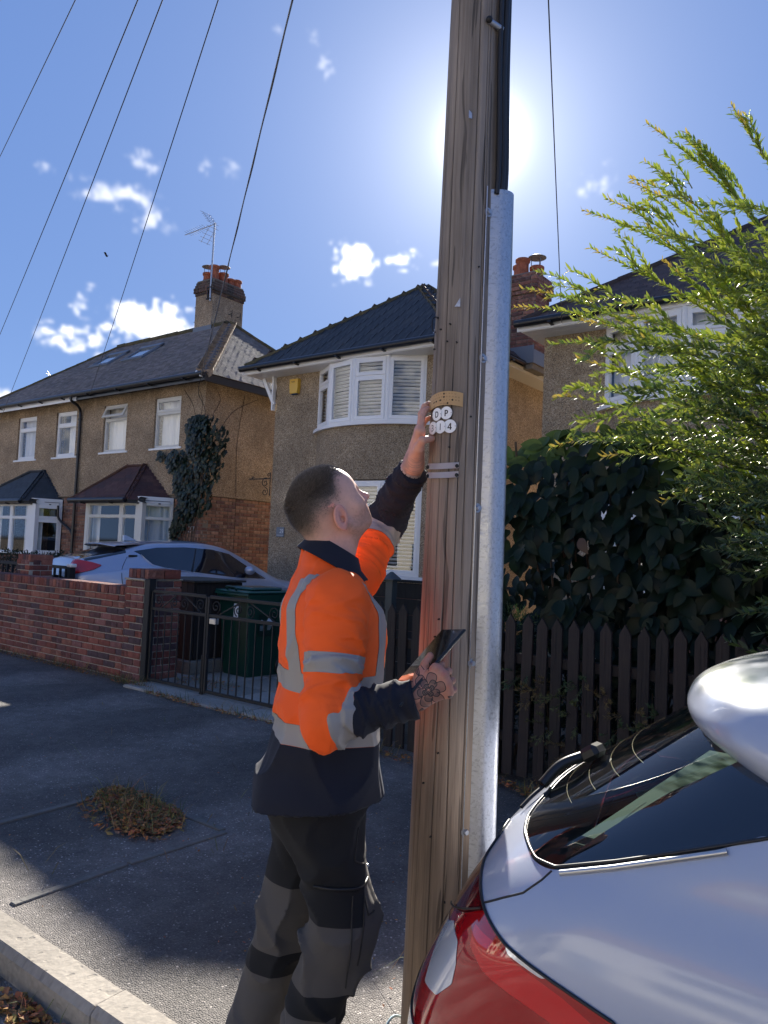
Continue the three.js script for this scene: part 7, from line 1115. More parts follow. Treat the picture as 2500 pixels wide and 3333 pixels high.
    const f = (x, y, z) => { let d = capD(x, y, z, arm, wrist, 0.030, 0.0255); for (let i = 0; i < 4; i++) d = smin(d, capD(x, y, z, wrist, knuckles[i], 0.0205, rk[i]), 0.022); for (let i = 0; i < 3; i++) d = smin(d, capD(x, y, z, knuckles[i], knuckles[i + 1], 0.0118, 0.0112), 0.010);
      d = smin(d, capD(x, y, z, wrist.map((v, k) => lerp(v, thumb[0][k], 0.4)), thumb[1], 0.019, 0.0135), 0.02);
      for (let i = 0; i < 4; i++) { const q = fingers[i]; let e = vl(x - knuckles[i][0], y - knuckles[i][1], z - knuckles[i][2]) - rf[i][0] * 1.12; for (let j = 0; j < 3; j++) e = smin(e, capD(x, y, z, q[j], q[j + 1], rf[i][j], rf[i][j + 1]), 0.004); d = smin(d, e, 0.006); }
      let e = 9; for (let j = 1; j < 3; j++) e = smin(e, capD(x, y, z, thumb[j], thumb[j + 1], [0, 0.0125, 0.0108][j], [0, 0.0108, 0.0092][j]), 0.004); d = smin(d, e, 0.010); if (extra) d = extra(d, x, y, z); return d + 0.0005 * noise3(x * 90, y * 90, z * 90, 33); };
    return isoMesh(f, lo, hi, cell);
  }
  const add = (a, b, k) => a.map((v, i) => v + b[i] * k), mid = (a, b, t) => a.map((v, i) => lerp(v, b[i], t)), nrm = (a) => { const L = vl(...a); return a.map((v) => v / L); }, crs = (a, b) => [a[1] * b[2] - a[2] * b[1], a[2] * b[0] - a[0] * b[2], a[0] * b[1] - a[1] * b[0]];
  // right hand: closed round the near edge of the tablet
  const TnT = [-0.993, 1.317, -1.649], TfT = [-1.115, 1.299, -1.739], TnB = [-1.077, 1.135, -1.500], Ldir = nrm(add(TnT, TnB, -1)), Wdir = nrm(add(TfT, TnT, -1)), Nrm = nrm(crs(Wdir, Ldir)); // Nrm: see sign below
  if (Nrm[0] > 0) for (let i = 0; i < 3; i++) Nrm[i] *= -1;                        // screen side faces up-left
  const kC = [-1.028, 1.186, -1.580], hx = nrm(add(kC, wrR, -1)), toCam = nrm([0 - kC[0], 1.5 - kC[1], 0 - kC[2]]), hyv = nrm(crs(toCam, hx)), hy = hyv[1] > 0 ? hyv : hyv.map((v) => -v), hz = crs(hx, hy)[2] > 0 ? crs(hx, hy) : crs(hx, hy).map((v) => -v);
  const RH = (x, y, z) => [0, 1, 2].map((i) => wrR[i] + hx[i] * x + hy[i] * y + hz[i] * z);
  const kn = [RH(0.080, 0.031, 0.004), RH(0.086, 0.010, 0.009), RH(0.082, -0.012, 0.007), RH(0.073, -0.032, 0.000)];
  const curl = (k, y) => { const b = kn[k]; const l = [0.036, 0.038, 0.036, 0.030][k]; const p1 = [0, 1, 2].map((i) => b[i] + hx[i] * 0.010 + hy[i] * y * 0.2 - hz[i] * l), p2 = [0, 1, 2].map((i) => p1[i] - hx[i] * 0.016 + hy[i] * 0.004 - hz[i] * 0.020), p3 = [0, 1, 2].map((i) => p2[i] - hx[i] * 0.018 + hy[i] * 0.006 - hz[i] * 0.004); return [b, p1, p2, p3]; };
  const thR = [RH(0.010, 0.020, 0.0), RH(0.036, 0.040, -0.006), RH(0.062, 0.056, -0.014), RH(0.080, 0.066, -0.024)];
  const fArm = wrR.map((v, i) => v - (wrR[i] - elR[i]) / 0.22 * 0.05);
  const hR = handMesh(wrR, kn, [curl(0, 0.01), curl(1, 0.004), curl(2, -0.004), curl(3, -0.008)], thR, fArm, 0.0022);
  { const p = hR.attributes.position, u = hR.attributes.uv; for (let i = 0; i < p.count; i++) { const q = [p.getX(i) - wrR[0], p.getY(i) - wrR[1], p.getZ(i) - wrR[2]], x = q[0] * hx[0] + q[1] * hx[1] + q[2] * hx[2], y = q[0] * hy[0] + q[1] * hy[1] + q[2] * hy[2], z = q[0] * hz[0] + q[1] * hz[1] + q[2] * hz[2]; u.setXY(i, z > -0.012 ? clamp((x + 0.03) / 0.14, 0.01, 0.99) : 0.005, clamp((y + 0.06) / 0.14, 0.01, 0.99)); } }
  const tat = document.createElement('canvas'); tat.width = tat.height = 512; { const k = tat.getContext('2d'); k.fillStyle = '#bd8b78'; k.fillRect(0, 0, 512, 512); const r = rngOf(17); for (let i = 0; i < 700; i++) { k.fillStyle = `rgba(${150 + 60 * r()},${95 + 40 * r()},${80 + 30 * r()},0.10)`; k.beginPath(); k.arc(r() * 512, r() * 512, 4 + 16 * r(), 0, 7); k.fill(); }
    k.lineJoin = 'round'; k.strokeStyle = 'rgba(30,32,40,0.95)'; k.translate(0, 0); const cx = 262, cy = 300; k.lineWidth = 5; k.scale(1.25, 1.25); k.translate(-52, -62); // layered petals round a spiral heart
    const petal = (a, r0, r1, w, sh) => { const p = (rr, aa) => [cx + rr * Math.cos(aa), cy + rr * Math.sin(aa)]; k.beginPath(); k.moveTo(...p(r0, a - w)); k.quadraticCurveTo(...p(r1 * 1.12, a - w * 0.7), ...p(r1, a)); k.quadraticCurveTo(...p(r1 * 1.12, a + w * 0.7), ...p(r0, a + w)); if (sh) { k.fillStyle = `rgba(52,54,60,${sh})`; k.fill(); } k.stroke(); };
    for (let i = 0; i < 6; i++) petal(i * 1.047 + 0.3, 60, 122, 0.55, 0.30); for (let i = 0; i < 5; i++) petal(i * 1.257 + 0.9, 36, 80, 0.62, 0.42); for (let i = 0; i < 4; i++) petal(i * 1.571, 14, 46, 0.8, 0.55); k.beginPath(); for (let i = 0; i < 40; i++) { const a = i * 0.42, rr = 4 + i * 0.7; k.lineTo(cx + rr * Math.cos(a), cy + rr * Math.sin(a)); } k.stroke();
    const leafT = (x, y, a, L) => { k.save(); k.translate(x, y); k.rotate(a); k.beginPath(); k.moveTo(0, 0); k.quadraticCurveTo(L * 0.4, -L * 0.34, L, 0); k.quadraticCurveTo(L * 0.4, L * 0.34, 0, 0); k.fillStyle = 'rgba(50,52,58,0.35)'; k.fill(); k.stroke(); k.beginPath(); k.moveTo(0, 0); k.lineTo(L * 0.9, 0); k.stroke(); k.restore(); }; leafT(250, 180, -1.5, 84); leafT(160, 225, -2.5, 80); leafT(150, 380, 2.6, 74); leafT(345, 410, 0.9, 60); leafT(190, 440, 2.2, 70); for (const [a, b, c, d] of [[330, 190, 352, 140], [190, 190, 150, 165], [300, 165, 292, 120]]) { k.beginPath(); k.moveTo(a, b); k.lineTo(c, d); k.stroke(); } k.fillStyle = 'rgba(48,50,58,0.22)'; k.fillRect(60, 330, 130, 150); }
  const tt = new THREE.CanvasTexture(tat); tt.colorSpace = THREE.SRGBColorSpace; part(person, 'hand', hR, skin({ map: tt, color: lin(0.95, 0.86, 0.82) }), 'hand with a rose tattoo, gripping the tablet');
  // left hand: palm on the side of the pole
  const pt = (d, y, o) => onPole(d, y, o).toArray(), wl = [-1.315, 1.762, -1.846], kl = [[-1.262, 1.856, -1.800], [-1.276, 1.864, -1.818], [-1.291, 1.863, -1.838], [-1.303, 1.852, -1.857]];
  const reach = (k, tip, bow) => { const a = kl[k], out = nrm([a[0] - POLE.x, 0.15, a[2] - POLE.z]), b = add(mid(a, tip, 0.46), out, bow), c = add(mid(a, tip, 0.78), out, bow * 0.75); return [a, b, c, tip]; };
  const hL = handMesh(wl, kl, [reach(0, pt(-76, 1.932, 0.009), 0.012), reach(1, pt(-86, 1.950, 0.009), 0.014), reach(2, pt(-97, 1.944, 0.008), 0.013), reach(3, pt(-108, 1.915, 0.007), 0.010)], [mid(wl, kl[0], 0.2), [-1.262, 1.806, -1.797], [-1.240, 1.826, -1.780], pt(-56, 1.838, 0.008)], add(wl, add(wl, elL, -1), -0.25), 0.0022);
  { const p = hL.attributes.position, c = new Float32Array(p.count * 3), side = nrm(add(kl[3], kl[0], -1)); for (let i = 0; i < p.count; i++) { const x = p.getX(i), y = p.getY(i), z = p.getZ(i), back = (x - wl[0]) * -0.794 + (z - wl[2]) * 0.607; const n = fbm3(x * 70, y * 70, z * 70, 3, 44), ink = smooth(0.012, 0.022, back + 0.012 * n) * smooth(1.885, 1.86, y) * (0.55 + 0.4 * n), ban = Math.max(0, 1 - Math.abs(Math.abs(mod((x + z) * 1 + y * 0.6, 0.022) - 0.011) - 0.004) / 0.0016) * smooth(1.785, 1.775, y); const k = clamp(Math.max(ink * 0.9, ban * 0.7)), b = [0.60 * (1 + 0.1 * n), 0.31 * (1 + 0.1 * n), 0.22]; c.set(b.map((v, q) => lerp(v, [0.10, 0.11, 0.125][q], k)), i * 3); } hL.setAttribute('color', new THREE.BufferAttribute(c, 3)); }
  part(person, 'hand', hL, skin({ vertexColors: true }), 'tattooed hand resting against the pole');
  rebase(person, O.x, 0, O.z);

  // ---- watch on the raised wrist
  const wat = thing('wrist_watch', 'pinkish grey strap watch on the raised wrist', 'watch'), wd = V(...add(wl, elL, -1)).normalize(), wc = V(...wl).addScaledVector(wd, -0.020), wq = new THREE.Quaternion().setFromUnitVectors(V(0, 1, 0), wd), strap = mat({ color: lin(0.40, 0.31, 0.29), roughness: 0.6 });
  { const prof = [[0.0315, -0.012], [0.0345, -0.011], [0.0345, 0.011], [0.0315, 0.012], [0.0305, 0]].map(([x, y]) => new THREE.Vector2(x, y)); const g = new THREE.LatheGeometry([...prof, prof[0]], 40); part(wat, 'strap', g, strap); for (let i = 0; i < 14; i++) { const a = i / 14 * 6.283; part(wat, 'strap_slot', cbox(0.0016, 0.013, 0.004, 0.0005).rotateY(-a).translate(Math.cos(a) * 0.0338, 0, Math.sin(a) * 0.0338), M.dark); } const a = 3.9; part(wat, 'case', cbox(0.012, 0.034, 0.030, 0.004).rotateY(-a).translate(Math.cos(a) * 0.036, 0.0, Math.sin(a) * 0.036), mat({ color: lin(0.5, 0.45, 0.43), metalness: 0.8, roughness: 0.3 })); wat.quaternion.copy(wq); wat.position.copy(wc); wat.scale.set(1, 1, 0.94); }
  // ---- tablet
  const tab = thing('tablet', 'thin dark tablet held up in front of the pole', 'tablet'), tw = 0.158, tl = 0.252, mtx = new THREE.Matrix4().makeBasis(V(...Wdir), V(...Ldir), V(...crs(Wdir, Ldir))), zs = crs(Wdir, Ldir)[0] * Nrm[0] + crs(Wdir, Ldir)[1] * Nrm[1] + crs(Wdir, Ldir)[2] * Nrm[2] > 0 ? 1 : -1;
  part(tab, 'body', cbox(tw, tl, 0.0075, 0.0025).translate(tw / 2, tl / 2, 0), mat({ color: lin(0.02, 0.021, 0.023), roughness: 0.4, metalness: 0.3 })); part(tab, 'screen', cbox(tw - 0.006, tl - 0.006, 0.001, 0.0004).translate(tw / 2, tl / 2, zs * 0.0042), phys({ color: lin(0.004, 0.004, 0.005), roughness: 0.06, ior: 1.6, clearcoat: 1, clearcoatRoughness: 0.02 }));
  tab.quaternion.setFromRotationMatrix(mtx); tab.position.set(...TnB);
}
// ================================================================ cars
const interp = (xs, ys, x) => { if (x <= xs[0]) return ys[0]; const n = xs.length - 1; if (x >= xs[n]) return ys[n]; let i = 0; while (x > xs[i + 1]) i++; const t = (x - xs[i]) / (xs[i + 1] - xs[i]); // monotone-ish cubic
  const m = (k) => (k <= 0 ? (ys[1] - ys[0]) / (xs[1] - xs[0]) : k >= n ? (ys[n] - ys[n - 1]) / (xs[n] - xs[n - 1]) : 0.5 * ((ys[k + 1] - ys[k]) / (xs[k + 1] - xs[k]) + (ys[k] - ys[k - 1]) / (xs[k] - xs[k - 1]))), h = xs[i + 1] - xs[i], t2 = t * t, t3 = t2 * t; return ys[i] * (2 * t3 - 3 * t2 + 1) + m(i) * h * (t3 - 2 * t2 + t) + ys[i + 1] * (3 * t2 - 2 * t3) + m(i + 1) * h * (t3 - t2); };
// signed distance to a polygon, positive inside
function polyIn(P, x, y) { let d = 1e9, s = 1; for (let i = 0, j = P.length - 1; i < P.length; j = i++) { const [ax, ay] = P[i], [bx, by] = P[j], ex = bx - ax, ey = by - ay, wx = x - ax, wy = y - ay, t = clamp((wx * ex + wy * ey) / (ex * ex + ey * ey)), dx = wx - ex * t, dy = wy - ey * t; d = Math.min(d, dx * dx + dy * dy); const c1 = y >= ay, c2 = y < by, c3 = ex * wy > ey * wx; if ((c1 && c2 && c3) || (!c1 && !c2 && !c3)) s = -s; } return -s * Math.sqrt(d); }
function gridGeo(rows) { const n = rows[0].length, pos = rows.flat(2), idx = []; for (let j = 0; j < rows.length - 1; j++) for (let i = 0; i < n - 1; i++) { const a = j * n + i, b = a + n; idx.push(a, b, a + 1, a + 1, b, b + 1); } const g = new THREE.BufferGeometry(); g.setAttribute('position', new THREE.Float32BufferAttribute(pos, 3)); g.setAttribute('uv', new THREE.Float32BufferAttribute(new Float32Array(pos.length / 3 * 2), 2)); g.setIndex(idx); g.computeVertexNormals(); return g; }
const paint = (r, g, b, o) => phys({ color: lin(r, g, b), roughness: 0.32, clearcoat: 1, clearcoatRoughness: 0.03, ...o });
function wheel(parent, x, z, r = 0.32) { const g = sub(parent, 'wheel'); part(g, 'tyre', new THREE.TorusGeometry(r - 0.09, 0.095, 12, 36).toNonIndexed(), mat({ color: lin(0.015, 0.015, 0.016), roughness: 0.85 })); const sp = [new THREE.CylinderGeometry(0.06, 0.06, 0.12, 16).rotateX(Math.PI / 2).toNonIndexed(), new THREE.TorusGeometry(r - 0.125, 0.018, 8, 32).translate(0, 0, 0.05).toNonIndexed()]; for (let i = 0; i < 5; i++) sp.push(cbox(0.05, r - 0.14, 0.03, 0.008).translate(0, (r - 0.14) / 2, 0.05).rotateZ(i * 1.2566)); part(g, 'rim', merge(sp), mat({ color: lin(0.5, 0.5, 0.52), metalness: 0.9, roughness: 0.35 })); g.position.set(x, r + 0.005, z); return g; }

// ---- white hatchback at the right: horizontal slices, rear at local l = 0, w towards the road
{
  const c = thing('white_hatchback', 'white hatchback parked at the right with red tail lamp and rear wiper towards the pole', 'car'), X0 = -0.97, ZC = -2.12;
  const W3 = (l, y, w) => [X0 + l, y, ZC + w];
  function outline(y, T, n, N1, N2, end) { // half outline from rear centre round the corner and along the side
    const xr = interp(T.y, T.x, y), hw = interp(T.y, T.w, y), lc = interp(T.y, T.c, y), o = [];
    for (let i = 0; i <= N1; i++) { const a = i / N1 * Math.PI / 2, ca = Math.pow(Math.cos(a), 2 / n), sa = Math.pow(Math.sin(a), 2 / n); o.push([xr + lc * (1 - ca), hw * sa]); }
    for (let i = 1; i <= N2; i++) o.push([lerp(xr + lc, end(y), i / N2), hw * (1 - 0.25 * Math.pow(i / N2, 3))]);
    return o;
  }
  const shell = (T, n, ysList, end) => { const rows = ysList.map((y) => { const h = outline(y, T, n, 80, 70, end); const all = [...h.slice().reverse().map(([l, w]) => W3(l, y, -w)), ...h.slice(1).map(([l, w]) => W3(l, y, w))]; return all; }); return gridGeo(rows); };
  const B = { y: [0.18, 0.3, 0.5, 0.7, 0.8, 0.87, 0.93, 1.0, 1.1, 1.2, 1.3, 1.38], x: [0, -0.12, -0.13, -0.04, 0.015, 0.055, 0.105, 0.20, 0.335, 0.475, 0.62, 0.76], w: [0.70, 0.76, 0.80, 0.815, 0.80, 0.775, 0.74, 0.715, 0.665, 0.61, 0.55, 0.46], c: [0.35, 0.36, 0.38, 0.38, 0.38, 0.42, 0.48, 0.54, 0.6, 0.6, 0.6, 0.6] };
  const end = (y) => interp([0.18, 0.6, 0.78, 0.95, 1.0, 1.38], [3.98, 3.98, 3.9, 3.1, 2.95, 2.25], y), ys = []; for (let y = 0.18; y < 1.345; y += 0.008) ys.push(y);
  const body = shell(B, 2.6, ys, end), toL = (x, y, z) => { const l = x - X0, w = z - ZC, q = l + Math.min(0, Math.abs(w) - 0.6); return [l, y, w, q]; };
  const belt = (q) => interp([-0.6, 0.0, 0.12, 0.24, 0.29, 0.343, 0.459, 0.644, 0.701, 1.4, 2.6], [0.985, 0.955, 0.925, 0.912, 0.904, 0.909, 0.951, 1.024, 1.054, 1.08, 1.04], q);
  const hoodline = (l) => (l > 2.75 ? 9 : 0);
  const [glassAll, paintAll] = cutMesh(body, (x, y, z) => { const [l, yy, w, q] = toL(x, y, z); return Math.min(yy - belt(q), 2.9 - l + (yy - 0.98) * -1.3); });
  const lampP = [[-0.16, 0.80], [-0.02, 0.885], [0.07, 0.872], [0.14, 0.836], [0.208, 0.809], [0.286, 0.781], [0.386, 0.756], [0.5, 0.731], [0.545, 0.70], [0.50, 0.62], [0.3, 0.53], [-0.02, 0.50], [-0.16, 0.55]];
  const [lampAll, bodyP] = cutMesh(paintAll, (x, y, z) => { const [, yy, , q] = toL(x, y, z); return polyIn(lampP, q, yy); });
  const white = paint(0.40, 0.44, 0.54, { roughness: 0.3, metalness: 0.0, clearcoatRoughness: 0.10 });  // white paint with the blue of the reflected sky mixed into its colour
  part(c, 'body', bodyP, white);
  // lamps: near and far; each with its clear reversing lens
  const nearF = (x, y, z) => z - ZC, revP = [[0.04, 0.70], [0.075, 0.712], [0.107, 0.733], [0.150, 0.724], [0.162, 0.69], [0.16, 0.656], [0.115, 0.612], [0.05, 0.595]], splitF = (x, y, z) => { const [, yy, , q] = toL(x, y, z); return yy - interp([-0.2, 0.058, 0.208, 0.5], [0.70, 0.724, 0.803, 0.93], q); };
  const red = phys({ color: lin(0.38, 0.003, 0.007), roughness: 0.08, clearcoat: 1, clearcoatRoughness: 0.02, transmission: 0.0 }), darkRed = phys({ color: lin(0.12, 0.002, 0.005), roughness: 0.08, clearcoat: 1, clearcoatRoughness: 0.02 }), clear = phys({ color: lin(0.72, 0.74, 0.78), roughness: 0.12, clearcoat: 1, clearcoatRoughness: 0.02, metalness: 0.3 });
  for (const g of cutMesh(lampAll, nearF)) { const [rev, r2] = cutMesh(g, (x, y, z) => { const [, yy, , q] = toL(x, y, z); return polyIn(revP, q, yy); }), [up, low] = cutMesh(r2, splitF); const lamp = sub(c, 'tail_lamp'); const [band1, low1] = cutMesh(low, (x, y, z) => { const [, yy, , q] = toL(x, y, z); return polyIn([[0.19, 0.775], [0.25, 0.772], [0.40, 0.735], [0.49, 0.70], [0.47, 0.66], [0.36, 0.69], [0.24, 0.715], [0.19, 0.74]], q, yy); }), [facet, low2] = cutMesh(low1, (x, y, z) => { const [, yy, , q] = toL(x, y, z); return polyIn([[0.275, 0.783], [0.385, 0.755], [0.40, 0.742], [0.29, 0.765]], q, yy); }); part(lamp, 'lower_lens', puff(low2, 0.004), red); part(lamp, 'bright_lens', puff(band1, 0.0042), phys({ color: lin(0.66, 0.01, 0.014), roughness: 0.06, clearcoat: 1, clearcoatRoughness: 0.02 })); part(lamp, 'clear_facet', puff(facet, 0.0042), clear); part(lamp, 'upper_lens', puff(up, 0.003), darkRed); part(lamp, 'reversing_lens', puff(rev, 0.003), clear); }
  // inner reflectors behind the near lens seen as ribs
  const onBody = (q, y, off = 0.004, T = B, n = 2.6) => { const o = outline(y, T, n, 160, 120, end); const Q = ([l, w]) => l + Math.min(0, w - 0.6); let i = 1; while (i < o.length - 1 && Q(o[i]) < q) i++; const a = o[i - 1], b = o[i], t = clamp((q - Q(a)) / (Q(b) - Q(a) || 1), -1, 1), l = lerp(a[0], b[0], t), w = lerp(a[1], b[1], t), tx = b[0] - a[0], tw = b[1] - a[1], L = Math.hypot(tx, tw) || 1; return V(...W3(l - tw / L * off, y, w + tx / L * off)); };
  const trace = (pts, off, n = 12) => { const o = []; for (let i = 0; i < pts.length - 1; i++) for (let k = 0; k < n; k++) o.push(onBody(lerp(pts[i][0], pts[i + 1][0], k / n), lerp(pts[i][1], pts[i + 1][1], k / n), off)); o.push(onBody(...pts[pts.length - 1], off)); return o; };
  part(c, 'shut_line', tube(trace([[0.205, 0.812], [0.25, 0.838], [0.295, 0.862], [0.325, 0.890], [0.338, 0.906]], 0.0002), 0.0025, 60, 6), M.black);
  part(c, 'lamp_seal', tube(trace([...lampP.slice(1, 9), lampP[9]], 0.0030), 0.0032, 160, 6), M.black);
  part(c, 'lamp_divider', tube(trace([[0.05, 0.722], [0.13, 0.765], [0.205, 0.804]], 0.005), 0.0022, 40, 6), M.black);
  // glazing: see-through rear glass, black gloss corner panel and dark side glass
  const panelF = (x, y, z) => { const [l, yy, w, q] = toL(x, y, z); return (q - interp([0.9, 0.94, 1.10, 1.34], [0.34, 0.37, 0.555, 0.80], yy)) * (Math.abs(w) > 0.2 ? 1 : 1); };
  const [dark, rearG] = cutMesh(glassAll, panelF);
  part(c, 'rear_window', rearG, phys({ color: lin(0.50, 0.60, 0.56), transmission: 1, roughness: 0, ior: 1.55 })); part(c, 'side_glass', dark, phys({ color: lin(0.006, 0.007, 0.009), roughness: 0.03, clearcoat: 1, clearcoatRoughness: 0.01, ior: 1.6 }));
  part(c, 'window_seal', tube(trace([[-0.5, 0.972], [-0.2, 0.964], [0.0, 0.957], [0.12, 0.929], [0.24, 0.916], [0.29, 0.908], [0.343, 0.913], [0.459, 0.955], [0.644, 1.028], [0.72, 1.058], [1.2, 1.076]], 0.001), 0.0035, 160, 6), M.black);
  part(c, 'belt_glint', tube(trace([[0.36, 0.910], [0.459, 0.946], [0.56, 0.986], [0.648, 1.020]], 0.004), 0.0055, 60, 8), M.steel);  // added bright strip, standing for the sunlit body edge under the glass
  for (let i = 0; i < 9; i++) { const y = 0.985 + i * 0.033; const pts = []; for (let k = 0; k <= 12; k++) pts.push(onBody(lerp(-0.42, 0.24 + (y - 0.98) * 0.75, k / 12), y, -0.002)); part(c, 'heater_line', tube(pts, 0.0011, 40, 4), mat({ color: lin(0.42, 0.14, 0.05), roughness: 0.6 })); }
  // roof with its rear spoiler
  const R = { y: [1.02, 1.06, 1.10, 1.14, 1.18, 1.22, 1.26, 1.29, 1.315, 1.33], x: [0.76, 0.68, 0.60, 0.52, 0.455, 0.44, 0.475, 0.57, 0.75, 1.2], w: [0.715, 0.70, 0.685, 0.67, 0.655, 0.635, 0.60, 0.53, 0.40, 0.12], c: [0.26, 0.27, 0.28, 0.29, 0.31, 0.34, 0.36, 0.38, 0.4, 0.4] }, yr = []; for (let y = 1.02; y < 1.3301; y += 0.0062) yr.push(Math.min(y, 1.33));
  const roof = shell(R, 2.3, yr, (y) => interp([1.02, 1.2, 1.33], [2.75, 2.45, 2.2], y)), [, roofKeep] = cutMesh(roof, (x, y, z) => { const l = x - X0; return l > 0.95 ? Math.min(interp([0.95, 1.1, 2.2, 2.6], [1.02, 1.235, 1.235, 1.08], l) - y, 0.2) : -0.05; });
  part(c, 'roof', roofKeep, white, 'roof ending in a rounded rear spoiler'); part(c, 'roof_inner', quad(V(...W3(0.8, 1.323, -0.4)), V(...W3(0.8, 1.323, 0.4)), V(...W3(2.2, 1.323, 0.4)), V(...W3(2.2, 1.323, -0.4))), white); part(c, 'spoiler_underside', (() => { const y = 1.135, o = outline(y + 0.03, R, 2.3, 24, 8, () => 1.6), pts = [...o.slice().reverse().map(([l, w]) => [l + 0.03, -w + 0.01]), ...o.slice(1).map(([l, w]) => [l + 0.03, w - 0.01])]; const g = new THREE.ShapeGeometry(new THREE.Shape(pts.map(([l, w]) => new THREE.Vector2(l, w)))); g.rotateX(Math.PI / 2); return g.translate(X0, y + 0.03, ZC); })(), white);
  // interior, seen through the glass
  const trim = mat({ color: lin(0.02, 0.02, 0.022), roughness: 0.8 }); part(c, 'parcel_shelf', span(X0 + 0.30, X0 + 0.72, 0.89, 0.905, ZC - 0.55, ZC + 0.55), mat({ color: lin(0.07, 0.08, 0.075), roughness: 0.9 })); for (const w of [-0.36, 0, 0.36]) part(c, 'headrest', cbox(0.09, 0.17, 0.25, 0.03).translate(X0 + 0.92, 1.05, ZC + w), trim); part(c, 'rear_seat', cbox(0.14, 0.5, 1.15, 0.04).translate(X0 + 0.93, 0.74, ZC), trim); part(c, 'cabin_floor', span(X0 + 0.4, X0 + 2.9, 0.4, 0.42, ZC - 0.62, ZC + 0.62), trim); for (const w of [-0.36, 0.36]) part(c, 'front_seat', cbox(0.14, 0.75, 0.5, 0.05).translate(X0 + 1.75, 0.85, ZC + w), trim);
  // wiper on the middle of the rear glass
  const wp = sub(c, 'rear_wiper'), g0 = onBody(-0.30, 1.02, 0.025), P = (y, w, off) => { const xr = interp(B.y, B.x, y), lc = interp(B.y, B.c, y), hw = interp(B.y, B.w, y), l = xr + lc * (1 - Math.pow(1 - Math.pow(Math.abs(w) / hw, 2.6), 1 / 2.6)); return V(...W3(l - off, y + off * 0.6, w)); };
  const gloss = phys({ color: lin(0.012, 0.012, 0.013), roughness: 0.35 }); part(wp, 'arm_cover', (() => { const a = P(1.02, 0.32, 0.020), m = P(0.99, 0.36, 0.030), b = P(0.955, 0.40, 0.016); const t = tube([a, m, b], 0.013, 20, 10); return t; })(), gloss); part(wp, 'arm_base', cbox(0.05, 0.035, 0.06, 0.01).rotateZ(0.6).translate(...P(1.03, 0.31, 0.018)), gloss); part(wp, 'blade', tube([P(0.955, 0.40, 0.012), P(0.935, 0.44, 0.010), P(0.918, 0.47, 0.008)], 0.005, 16, 6), M.black);
  for (const [l, w] of [[0.72, 0.70], [0.72, -0.70], [3.2, 0.70], [3.2, -0.70]]) { const q = wheel(c, X0 + l, ZC + w, 0.31); if (w < 0) q.rotation.y = Math.PI; }
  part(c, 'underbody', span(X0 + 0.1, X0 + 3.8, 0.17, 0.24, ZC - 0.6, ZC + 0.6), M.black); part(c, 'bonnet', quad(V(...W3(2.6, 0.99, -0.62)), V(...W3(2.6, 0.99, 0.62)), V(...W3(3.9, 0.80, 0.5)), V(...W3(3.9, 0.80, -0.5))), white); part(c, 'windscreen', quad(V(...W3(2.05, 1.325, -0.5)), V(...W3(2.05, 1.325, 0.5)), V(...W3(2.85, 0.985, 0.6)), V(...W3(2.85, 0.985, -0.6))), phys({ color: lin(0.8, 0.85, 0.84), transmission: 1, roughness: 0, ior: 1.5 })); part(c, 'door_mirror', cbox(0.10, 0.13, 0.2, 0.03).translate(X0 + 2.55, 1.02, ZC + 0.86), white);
  rebase(c, 1.0, 0, ZC);
}
